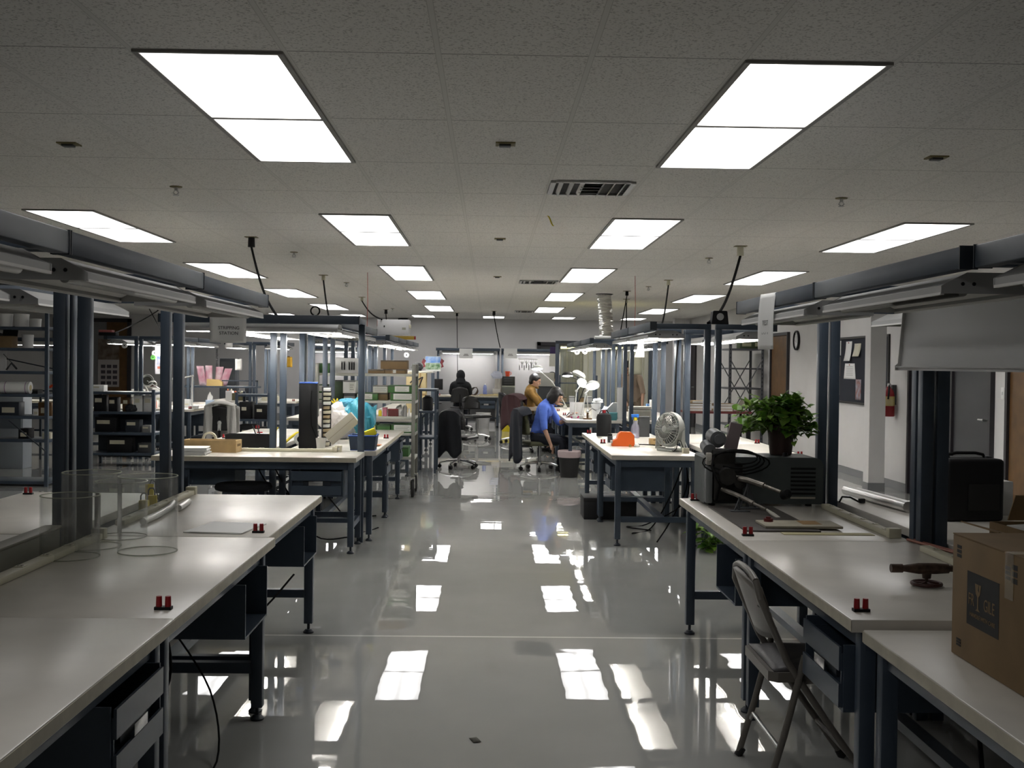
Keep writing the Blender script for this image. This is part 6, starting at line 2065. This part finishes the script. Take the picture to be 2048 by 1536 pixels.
MB().box2(-.22, -.004, .55, .09, 0, .80).done('door', mat('shadow_grey', (.12, .14, .16), .5), t, smooth=False)
# low shelf cart behind the posts
RC = [1.055, .775, .48, .19]
rc = blue_rack(rxp(190, 16.2), rxp(323, 16.2), 16.0, 16.5, RC, 1.09, 'low blue shelf cart seen behind the near left posts', brace=False)
rcx = [o for o in COL.objects if o.get('label') == 'low blue shelf cart seen behind the near left posts'][0]
MB().box2(rxp(190, 16.2), 16.47, .10, rxp(300, 16.2), 16.485, .74).done('back_board', STEELD, rcx, smooth=False)
lst = ((250, 0, .35, .22, BLACK, 'wide black case filling the lower shelf of the low cart'), (222, 1, .30, .21, BLACK, 'black bin on the middle shelf of the low cart, left'), (275, 1, .2, .18, STEELD, 'blue-black bin on the middle shelf of the low cart'), (210, 2, .16, .23, BLACK, 'tall black bin at the left of the upper shelf'), (203, 3, .22, .09, PAPER, 'white carton on top of the low shelf cart, left'), (262, 2, .10, .20, DWOOD, 'dark brown box on the upper shelf of the low cart'), (236, 2, .12, .2, BLACK, 'black box on the upper shelf of the low cart'), (285, 2, .12, .23, PAPER, 'tall white carton on the low cart, middle'), (306, 2, .13, .23, WHITE, 'white bag box on the low cart, right'), (302, 1, .12, .1, mat('mixed_grey', (.25, .25, .24), .6), 'grey parts box on the middle shelf of the low cart'), (300, 0, .2, .14, DGREY, 'dark case on the lower shelf of the low cart'))
for px, lv_, w, h, m, lab in lst:
    z = [RC[2], RC[2], RC[1], RC[0]][lv_] if lv_ else RC[3]
    z = {3: RC[0], 2: RC[1], 1: RC[2], 0: RC[3]}[lv_]
    t = thing('stored_box', lab, 'box', (rxp(px, 16.2), 16.15, z + .0005), 0, 'boxes on the low shelf cart')
    MB().box2(-w / 2, -.06, 0, w / 2, .1, h, bev=.004).done('box', m, t)
    MB().box2(-w * .4, -.0615, h * .55, w * .2, -.0602, h * .8).done('label', CREAM, t, smooth=False)
blob('black_mouse_bag', (rxp(269, 16.1), 16.06, RC[1] + .0005), (.08, .05, .06), CLOTHBK, 'black lumpy bag on the low cart in front of the white carton', 'bag', 71, .25)
t = thing('cloth_wad', 'red cloth wad on the low cart beside the black bag', 'cloth', (rxp(253, 16.1), 16.2, RC[1] + .0005))
blob('cloth', (0, 0, 0), (.05, .05, .11), RED, '', '', 72, .25, parent=t)
blob('fold', (.02, -.03, .0), (.03, .03, .06), mat('crimson', (.35, .02, .05), .6), '', '', 73, .25, parent=t)
# lamps at left bench
GYL = 17.75
mag_lamp((-5.2, 17.6, 0), (-5.42, 17.6, 1.25), (-5.22, 17.55, 1.135), (.3, -.5, -.6), 'white magnifier lamp folded low at left, angled arm', lit=False, heavy=True, r=.07)
mag_lamp((-5.05, 17.55, 0), (-5.05, 17.6, 1.02), (-5.28, 17.5, 1.19), (.2, -.95, .25), 'white round magnifier lamp facing the camera at left', lit=False, r=.095)
mag_lamp((-4.60, 17.55, 0), (-4.60, 17.55, 1.27), (-4.80, 17.5, 1.22), (-.1, -.4, -.9), 'lit white lamp on a stout post left of the tissue box', heavy=True, r=.085)
t = thing('orange_handle_tool', 'orange tool lying on the left bench behind the rack', 'tool', (rxp(118, 17), 17.0, 1.10))
MB().tube([(-.14, 0, -.04), (0, 0, .03), (.14, 0, .12)], [.018, .022, .03], 8).done('handle', mat('orange_red', (.75, .08, .02), .4), t)
MB().box2(-.25, -.06, -.08, .25, .1, -.06).box2(-.24, 0, -1.10, -.21, .03, -.08).box2(.21, 0, -1.10, .24, .03, -.08).done('stand', STEELD, t, smooth=False)
t = thing('tissue_box', 'blue and white tissue box with a tissue standing up', 'tissue box', (rxp(423, 18.6), 18.6, TZ + .0005))
MB().box2(-.06, -.05, 0, .06, .05, .10, bev=.004).done('box', mat('pale_blue_card', (.36, .45, .58), .7), t)
MB().prism([(-.04, 0), (.04, 0), (.045, .06), (.02, .09), (.0, .13), (-.03, .07)], .02, basis((1, 0, 0), (0, 0, 1), (0, .01, .10))).done('tissue', PAPER, t)
# shelf riser with envelope sorter
t = thing('shelf_riser', 'blue shelf riser behind the tissue box', 'shelf', (rxp(430, 20.6), 20.6, 0))
MB().box2(-.70, 0, 1.02, .80, .3, 1.05).done('shelf_board', STEEL, t, smooth=False)
for x in (-.68, .78):
    MB().box2(x - .015, 0, 0, x + .015, .03, 1.02).done('upright', STEEL, t, smooth=False)
MB().box2(.15, 0, 1.14, .8, .03, 1.16).box2(.77, 0, 1.05, .8, .03, 1.16).done('guard_rail', STEEL, t, smooth=False)
t = thing('envelope_sorter', 'tan holder of pink and white plastic bags on the riser', 'sorter', (rxp(427, 20.6), 20.65, 1.0505))
MB().prism([(-.13, 0), (.15, 0), (.15, .07), (.09, .115), (-.13, .125)], .10, basis((1, 0, 0), (0, 0, 1), (.03, .06, 0))).done('holder', mat('tan_holder', (.50, .36, .14), .7), t)
for k, (x, h, a) in enumerate(((-.19, .36, -.06), (-.09, .37, 0), (.08, .35, .03), (.17, .32, .10))):
    MB().grid(lambda u, v, x=x, h=h, a=a, k=k: (x + (u - .5) * .13 + a * v, .07 + .012 * math.sin(u * 5 + k), h * v), 4, 6).done('bag', mat('pink_white_bag', (.46, .20, .26), .5, two=(.62, .57, .61), nscale=5), t, solid=.012)
for k, (px, w, h, d, m, lab) in enumerate(((310, .10, .10, 17.58, ORG, 'amber tray below the round magnifier'), (312, .12, .12, 17.7, PAPER, 'white card standing behind the amber tray'), (378, .1, .13, 17.9, WHITE, 'white box left of the lit stout lamp'), (392, .12, .05, 17.45, PAPER, 'white pads at the foot of the stout lamp'), (281, .2, .28, 17.95, mat('grey_white', (.52, .52, .5), .5), 'white panel leaning at the back of the left bench'), (320, .16, .30, 17.95, WHITE, 'white curved panel at the back of the left bench'))):
    t = thing('bench_box', lab, 'box', (rxp(px, d), d, TZ + .0005), 0, 'small boxes on the left lamp bench')
    MB().box2(-w / 2, -.03, 0, w / 2, .05, h, bev=.004).done('box', m, t)
    MB().box2(-w * .3, -.0315, h * .3, w * .3, -.0302, h * .5).done('label', CREAM, t, smooth=False)
dx0, dx1 = rxp(480, 17.6), rxp(548, 17.6)
blue_rack(dx0, dx1, 17.4, 17.9, [1.0, .62, .25, .22], 1.03, 'dark blue storage rack right of the white-coat chair', brace=False)
for k, (fx_, z, w, h) in enumerate(((.25, .62, .18, .26), (.7, .62, .2, .22), (.3, .25, .24, .28), (.75, .25, .16, .24))):
    t = thing('stored_box', 'black bin in the rack right of the white coat, %s' % ('upper left', 'upper right', 'lower left', 'lower right')[k], 'box', (dx0 + (dx1 - dx0) * fx_, 17.55, z + .0005), 0, 'black bins beside the white coat chair')
    MB().box2(-w / 2, -.1, 0, w / 2, .2, h, bev=.004).done('box', BLACK, t)
    MB().box2(-w * .3, -.1015, h * .5, w * .1, -.1002, h * .7).done('label', CREAM, t, smooth=False)
# clutter on the bench right of the white-coat chair
for k, (px, d, w, h, m, lab) in enumerate(((480, 21.4, .22, .14, mat('olive_parts', (.12, .11, .05), .7), 'olive parts box on the bench behind the white coat'), (499, 21.5, .10, .24, STEELD, 'blue-grey stand on the bench behind the white coat'), (545, 21.4, .34, .08, CREAM, 'pale tray of parts right of the blue-grey stand'), (462, 21.4, .12, .18, PAPER, 'white pack on the bench behind the white coat'))):
    t = thing('parts_tray', lab, 'tray', (rxp(px, d), d, TZ + .0005), 0, 'trays on the bench behind the white coat')
    MB().box2(-w / 2, -.08, 0, w / 2, .1, h, bev=.004).done('tray', m, t)
    for i in range(3):
        blob('part', ((i - 1) * w * .28, 0, h + .0), (w * .10, .04, .022), (ORG, DGREY, CREAM)[i], '', '', 80 + k * 3 + i, .3, sub=2, parent=t)
t = thing('steel_cabinet', 'dark blue-grey cabinet far behind the pink bag holder', 'cabinet', (rxp(458, 23.6), 23.6, 0))
MB().box2(-.17, 0, 0, .15, .4, 1.56, bev=.006).done('cabinet', STEELD, t)
MB().box2(-.15, -.006, .1, .13, 0, 1.5).done('door', mat('slate', (.045, .052, .058), .5), t, smooth=False)
# hanging papers left
for k, (px, py, d, w, h, m, lab) in enumerate(((458, 683, 20.8, .13, .24, PAPER, 'white clipboard sheet hanging under the lit left hood'), (477, 729, 20.3, .12, .20, PAPER, 'white paper hanging on the posts left of centre'), (577, 724, 18.0, .12, .165, mat('amber_sheet', (.55, .32, .02), .7), 'amber yellow sheet pinned between the centre posts'))):
    p = atY(px, py, d)
    t = thing('hanging_sheet', lab, 'sheet', p, 0, 'sheets pinned on the left frames')
    MB().grid(lambda u, v: ((u - .5) * w, .008 * math.sin(v * 4), (v - .5) * h), 3, 4).done('sheet', m, t, solid=.002)
    MB().box2(-.02, -.006, h / 2 - .01, .02, .006, h / 2 + .012).done('clip', DGREY, t, smooth=False)
p = atY(322, 718, 19.8)
t = thing('wall_poster', 'tall white poster with blue shapes by the left posts', 'poster', p)
MB().box2(-.10, 0, -.26, .10, .004, .22).done('sheet', mat('poster_paper', (.60, .60, .66), .7), t, smooth=False)
MB().box2(-.07, -.002, -.10, .06, 0, .05).done('blue_print', mat('poster_blue', (.10, .18, .45), .7, two=(.55, .55, .6), nscale=14), t, smooth=False)
MB().box2(-.06, -.002, -.17, .07, 0, -.13).done('red_print', mat('poster_red', (.4, .12, .08), .7), t, smooth=False)
# posters on the far door
p = atY(218, 728, YF - .06)
t = thing('photo_poster', 'tall poster with a grid of small photos on the far left door', 'poster', (p.x, YF - .045, p.z))
MB().box2(-.30, -.006, -.62, .27, 0, .12).done('sheet', mat('poster_cream', (.42, .39, .38), .8), t, smooth=False)
MB().box2(-.30, -.006, .12, .27, 0, .68).done('top_picture', mat('brown_print', (.10, .07, .04), .8, two=(.22, .18, .15), nscale=6), t, smooth=False)
for i in range(4):
    for j in range(3):
        MB().box2(-.22 + .16 * j, -.009, -.02 - .15 * i - .09, -.10 + .16 * j, -.0062, -.02 - .15 * i).done('photo', mat('photo_dark', (.06, .05, .06), .7), t, smooth=False)
p = atY(200, 726, YF - .06)
# wall coil and cord at left
cs = MB().tube([(.02 * math.cos(i * .9), .02 * math.sin(i * .9), -.004 * i) for i in range(110)], .006, 5)
p = atY(434, 698, 22.5)
cs.done('hanging_coil_hose', DGREY, None, label='dark coiled hose hanging behind the lit left hood', cat='hose').location = p

# ================================================================ right wall things
def yw(px, py):
    return atX(px, py, XR)


a = yw(1595, 681)
t = thing('wall_clock', 'round black-rimmed clock on the right wall', 'clock', (XR, a.y, a.z))
Mk = rot(0, -PI / 2, 0)
MB().lathe([(0, 0), (.165, 0), (.165, .035), (.145, .04), (.142, .012), (0, .012)], n=40, mtx=Mk).done('case', BLACK, t)
MB().lathe([(0, .012), (.141, .012), (.141, .016), (0, .016)], n=40, mtx=Mk).done('dial', mat('dial_white', (.62, .62, .62), .5), t)
hm_ = MB().box2(-.018, -.004, -.015, -.0165, .004, .075, rx=0).box(-.0175, .028, -.02, .0015, .075, .006, rx=.45)
for i in range(12):
    an = i * PI / 6
    hm_.box(-.0168, .12 * math.sin(an), .12 * math.cos(an), .0012, .006, .018, rx=-an)
hm_.done('hands_and_ticks', INK, t, smooth=False)
a, b = yw(1668, 742), yw(1780, 742)
y1, y0 = a.y, b.y
zt = yw(1700, 674).z
zb = yw(1690, 806).z
t = thing('notice_board', 'dark notice board with pinned papers on the right wall', 'notice board', (XR, (y0 + y1) / 2, (zb + zt) / 2))
wd, hh = (y1 - y0) / 2, (zt - zb) / 2
MB().box2(-.012, -wd + .03, -hh + .03, 0, wd - .03, hh - .03).done('felt', mat('navy_felt', (.012, .015, .024), .9), t, smooth=False)
MB().box2(-.025, -wd, -hh, 0, -wd + .03, hh).box2(-.025, wd - .03, -hh, 0, wd, hh).box2(-.025, -wd + .03, -hh, 0, wd - .03, -hh + .03).box2(-.025, -wd + .03, hh - .03, 0, wd - .03, hh).done('frame', mat('dark_frame', (.02, .02, .02), .5), t, smooth=False)
cy_, cz_ = t.location.y, t.location.z
for k, (px0, px1, py0, py1, m, lab) in enumerate(((1673, 1684, 682, 711, PAPER, 'white memo, top left of the notice board'), (1694, 1706, 683, 722, PAPER, 'white curled memo, top middle of the notice board'), (1711, 1724, 687, 713, CREAM, 'cream memo, top right beside the column'), (1672, 1682, 714, 752, mat('pinkish_paper', (.60, .50, .42), .8), 'pinkish memo below the top left memo'), (1671, 1681, 752, 790, PAPER, 'white memo, lower left of the notice board'), (1692, 1711, 727, 758, PAPER, 'large typed notice in the middle of the board'), (1713, 1724, 759, 800, mat('colour_print', (.25, .10, .08), .6, two=(.30, .32, .38), nscale=14), 'colourful printed page low on the board by the column'))):
    A, B = yw(px0, (py0 + py1) / 2), yw(px1, (py0 + py1) / 2)
    za, zc = yw((px0 + px1) / 2, py0).z, yw((px0 + px1) / 2, py1).z
    w_ = (A.y - B.y) / 2
    q = thing('pinned_memo', lab, 'paper', (XR - .0135, (A.y + B.y) / 2, (za + zc) / 2), 0, 'papers pinned to the notice board')
    MB().grid(lambda u, v: (-.001 - .035 * (1 - v) ** 2 * (k in (1, 2)), (u - .5) * 2 * w_ * (1 + (.25 * (1 - v) if k == 5 else 0)), (v - .5) * (za - zc)), 3, 6).done('sheet', m, q, solid=.001)
    MB().cyl((-.002, 0, (za - zc) / 2 - .02), (-.012, 0, (za - zc) / 2 - .02), .008, n=8).done('pin', RED if k % 2 else WHITE, q)
    if k == 5:
        ln = MB()
        for i in range(6):
            ln.box2(-.0035, -w_ * .7, (za - zc) * (.28 - .11 * i), -.0022, w_ * .7, (za - zc) * (.30 - .11 * i))
        ln.done('print_lines', GI, q, smooth=False)
# extinguisher
a = yw(1791, 800)
t = thing('fire_extinguisher', 'red fire extinguisher with black handle on the right wall', 'fire extinguisher', (XR - .09, a.y, yw(1791, 833).z))
ERED = mat('extinguisher_red', (.25, .008, .012), .35)
MB().lathe([(0, 0), (.07, 0), (.076, .012), (.076, .27), (.06, .33), (.028, .36), (.024, .38), (0, .38)], n=32).done('cylinder', ERED, t)
MB().lathe([(.0765, .135), (.0772, .14), (.0772, .25), (.0765, .255)], n=32).done('label_band', mat('ext_label', (.50, .42, .22), .6, two=(.45, .36, .02), nscale=7), t)
MB().cyl((0, 0, .38), (0, 0, .42), .018, n=14).cyl((-.0, -.03, .40), (0, -.045, .40), .018, n=12).done('valve', ALU, t)
MB().tube([(0, .0, .42), (-.01, .06, .44), (-.015, .10, .42)], .009, 8).tube([(0, 0, .41), (-.01, .05, .40), (-.015, .09, .385)], .007, 8).done('handle', BLACK, t)
MB().tube([(0, -.02, .40), (-.02, -.07, .37), (-.03, -.09, .30), (-.035, -.085, .22)], .011, 10).done('hose', BLACK, t)
MB().tube([(-.03, .088, .31), (-.04, .10, .2)], [.012, .018], 10).done('nozzle', ERED, t)
MB().box2(.04, -.03, .15, .09, .03, .40).done('wall_bracket', DGREY, t, smooth=False)
q = yw(1891 + 115, 787)
t = thing('light_switch', 'white light switch on the wall strip between the right doors', 'switch', (XR, q.y, q.z))
MB().box2(-.006, -.035, -.06, 0, .035, .06, bev=.002).done('plate', WHITE, t)
MB().box2(-.014, -.008, -.016, -.005, .008, .016, bev=.002).done('toggle', WHITE, t)
# steel storage shelf before the brown door
SG = mat('grey_slotted_steel', (.085, .09, .10), .45)
sx0, sx1, sy0, sy1 = 4.42, 5.06, 20.75, 21.75
t = thing('storage_shelf', 'grey slotted steel storage shelf by the brown door', 'shelf', (0, 0, 0))
SZ = [1.86, 1.50, 1.13, .78, .45]
for z in SZ:
    MB().box2(sx0 + .02, sy0 + .02, z - .03, sx1 - .02, sy1 - .02, z).done('shelf_board', SG, t, smooth=False)
for x in (sx0, sx1 - .045):
    for y in (sy0, sy1 - .045):
        u_ = MB().box2(x, y, 0, x + .05, y + .004, 2.06).box2(x if x == sx0 else x + .041, y, 0, x + .004 if x == sx0 else x + .045, y + .045, 2.06).done('upright', SG, t, smooth=False)
        if y == sy0:
            hl_ = MB()
            for i in range(26):
                hl_.box2(x + .016, y - .001, .1 + i * .075, x + .029, y + .0005, .13 + i * .075)
            hl_.done('slot', BLACK, u_, smooth=False)
for (xa, xb, ya, yb) in ((sx0 + .02, sx1 - .02, sy0 - .004, sy0 - .004), (sx0 + .02, sx1 - .02, sy1 + .004, sy1 + .004)):
    MB().tube([(xa, ya, 1.66), (xb, yb, .60)], .010, 6).tube([(xb, ya, 1.66), (xa, yb, .60)], .010, 6).done('cross_brace', SG, t)
t = thing('green_carton', 'dark green cartons on top of the grey storage shelf', 'box', (4.80, 20.85, 1.8605))
MB().box2(-.16, 0, 0, .22, .3, .15, bev=.003).done('carton', mat('dull_green', (.05, .07, .03), .7), t)
MB().box2(.12, -.002, .04, .18, 0, .11).box2(-.12, -.002, .04, .05, 0, .10).done('label', mat('dull_label', (.35, .35, .22), .8), t, smooth=False)
t = thing('beige_tray', 'beige tray tilted on the fourth storage shelf', 'tray', (4.80, 20.78, .7805))
MB().prism([(-.22, 0), (.24, 0), (.19, .13), (-.14, .13)], .012, basis((1, 0, 0), (0, .25, 1), (0, 0, .0))).done('tray', mat('beige_tray', (.36, .34, .26), .6), t)
MB().box2(-.2, .0, 0, .2, .2, .012).done('base', CARDL, t, smooth=False)
# table with files by the far right wall
t = thing('file_table', 'table stacked with folders left of the grey storage shelf', 'table', (3.95, 19.7, 0))
MB().box2(-.55, -.3, .705, .6, .35, .74).done('tabletop', mat('dark_red_top', (.16, .03, .03), .5), t, smooth=False)
for x in (-.48, .53):
    for y in (-.25, .3):
        MB().box2(x - .02, y - .02, 0, x + .02, y + .02, .705).done('leg', BLACK, t, smooth=False)
rr = random.Random(4)
for k in range(7):
    x = (-.32, -.30, -.33, .12, .15, .13, -.28)[k]
    z = .7405 + (.0, .046, .092, .0, .046, .092, .138)[k]
    q = thing('file_folder', 'stacked folder on the table left of the storage shelf, %s' % ('left pile, lowest', 'left pile, second', 'left pile, third', 'right pile, lowest', 'right pile, second', 'right pile, top', 'left pile, top')[k], 'folder', (3.95 + x, 19.62, z), rr.uniform(-.15, .15), 'folders on the far right table')
    MB().box2(-.17, -.13, 0, .17, .13, .044, bev=.004).done('cover', (CARDL, PAPER, CARD)[k % 3], q)
    MB().box2(-.165, -.1325, .008, .165, -.1302, .036).done('pages', PAPER, q, smooth=False)

# ================================================================ drop cords from the ceiling
def drop(pxc, pyc, end, lab, sag=.12, big=True, body=BLACK, r=.011):
    p = at(pxc, pyc, ZC)
    t = thing('ceiling_drop', lab, 'cable drop', p, 0, 'power drops from the ceiling')
    e = Vector(end) - p
    MB().box2(-.06, -.05, -.006, .06, .05, 0).done('ceiling_plate', DUSTY, t, smooth=False)
    s = 1. if big else .75
    MB().cyl((0, 0, -.006), (0, 0, -.10 * s), .032 * s, .036 * s, n=14).done('connector', body, t)
    pts = []
    z0 = -.10 * s
    for i in range(15):
        u = i / 14
        pts.append((e.x * u, e.y * u, z0 + (e.z - z0) * u - sag * math.sin(u * PI) * (1 if sag > 0 else 1)))
    MB().tube(pts, r, 7).done('cable', CORD, t)


drop(503, 474, (-1.75, 9.3, 1.885), 'black power drop slanting to the stripping station frame', .10)
drop(647, 550, (-1.74, 12.55, 1.88), 'second black power drop behind the stripping station frame', .12, False, CREAM)
drop(724, 594, (-1.45, 15.1, 2.09), 'thin black power drop toward the white cabinet', .06, False, CREAM)
drop(772, 619, (-1.5, 16.6, 1.88), 'short black power drop right of the white cabinet', .02)
drop(988, 622, (.24, 26.5, 1.90), 'black power drop reaching the far bench frames', .04)
drop(914, 626, (-.74, 26.45, .80), 'long thin black cord hanging at the far bench by the hooded figure', .0, False, CORD, .008)
drop(1481, 492, (1.83, 9.45, 1.88), 'black power drop slanting down to the right middle frame', .14, True, CREAM, .013)
drop(1337, 560, (1.85, 12.4, 1.88), 'second black power drop further back on the right', .14, False, CREAM)
drop(1253, 598, (1.86, 15.35, 1.88), 'third black power drop beside the silver duct', .05, False, CREAM)
drop(1254, 582, (1.88, 16.85, 1.60), 'straight black drop crossing beside the silver duct', .0, False, CORD, .008)
drop(317, 612, (-5.8, 17.33, 1.88), 'black power drop over the left lamp bench, slanting left', .03)
drop(296, 606, (-5.40, 18.86, 1.88), 'straight black drop over the left lamp bench', .0, False, CORD, .009)
for px, py, d, lab in ((735, 545, 14.5, 'thin red pull cord left of the third-row panel'), (1270, 552, 15.5, 'thin red pull cord left of the right power drops')):
    p = at(px, py, ZC)
    t = thing('pull_string', lab, 'pull cord', p)
    MB().tube([(0, 0, 0), (.01, -.02, -.4), (.0, 0, -.82)], .004, 6).done('string', mat('red_string', (.35, .06, .04), .7), t)
    MB().cyl((0, 0, -.86), (0, 0, -.82), .008, n=8).done('bead', RED, t)
# cord hung on the right frame post, fan bench
cd = cord('running_cable', [(1.80, 10.70, 1.84), (1.775, 10.68, 1.6), (1.765, 10.68, 1.2), (1.77, 10.68, .80)], 'black cable running down beside the right middle posts', .009)
t = thing('red_item', 'red-topped box on the left lit light frame', 'box', (-5.80, 17.35, 1.8740))
MB().box2(-.16, -.05, 0, .1, .1, .05, bev=.003).done('box', BLACK, t)
MB().box2(-.16, -.05, .051, .04, .08, .085, bev=.003).done('lid', mat('dull_red', (.35, .10, .09), .6), t)
t = thing('cable_ring', 'small black cable ring standing on the stripping station frame', 'ring', (atY(630, 632, 9.05).x, 9.06, 1.8850))
MB().tube([(.035 * math.cos(a), 0, .036 + .035 * math.sin(a)) for a in [i * 2 * PI / 20 for i in range(20)]], .006, 7, closed=True).done('ring', CORD, t)
MB().cyl((-.02, 0, .0), (.02, 0, .006), .006, n=8).done('tie', WHITE, t)
# ================================================================ world and view
w = bpy.data.worlds.new('world')
SC.world = w
w.use_nodes = True
w.node_tree.nodes['Background'].inputs[0].default_value = (.5, .52, .55, 1)
w.node_tree.nodes['Background'].inputs[1].default_value = .0
SC.view_settings.view_transform = 'Standard'
SC.view_settings.look = 'None'
SC.view_settings.gamma = 1
SC.view_settings.use_curve_mapping = False
SC.view_settings.exposure = 1.22
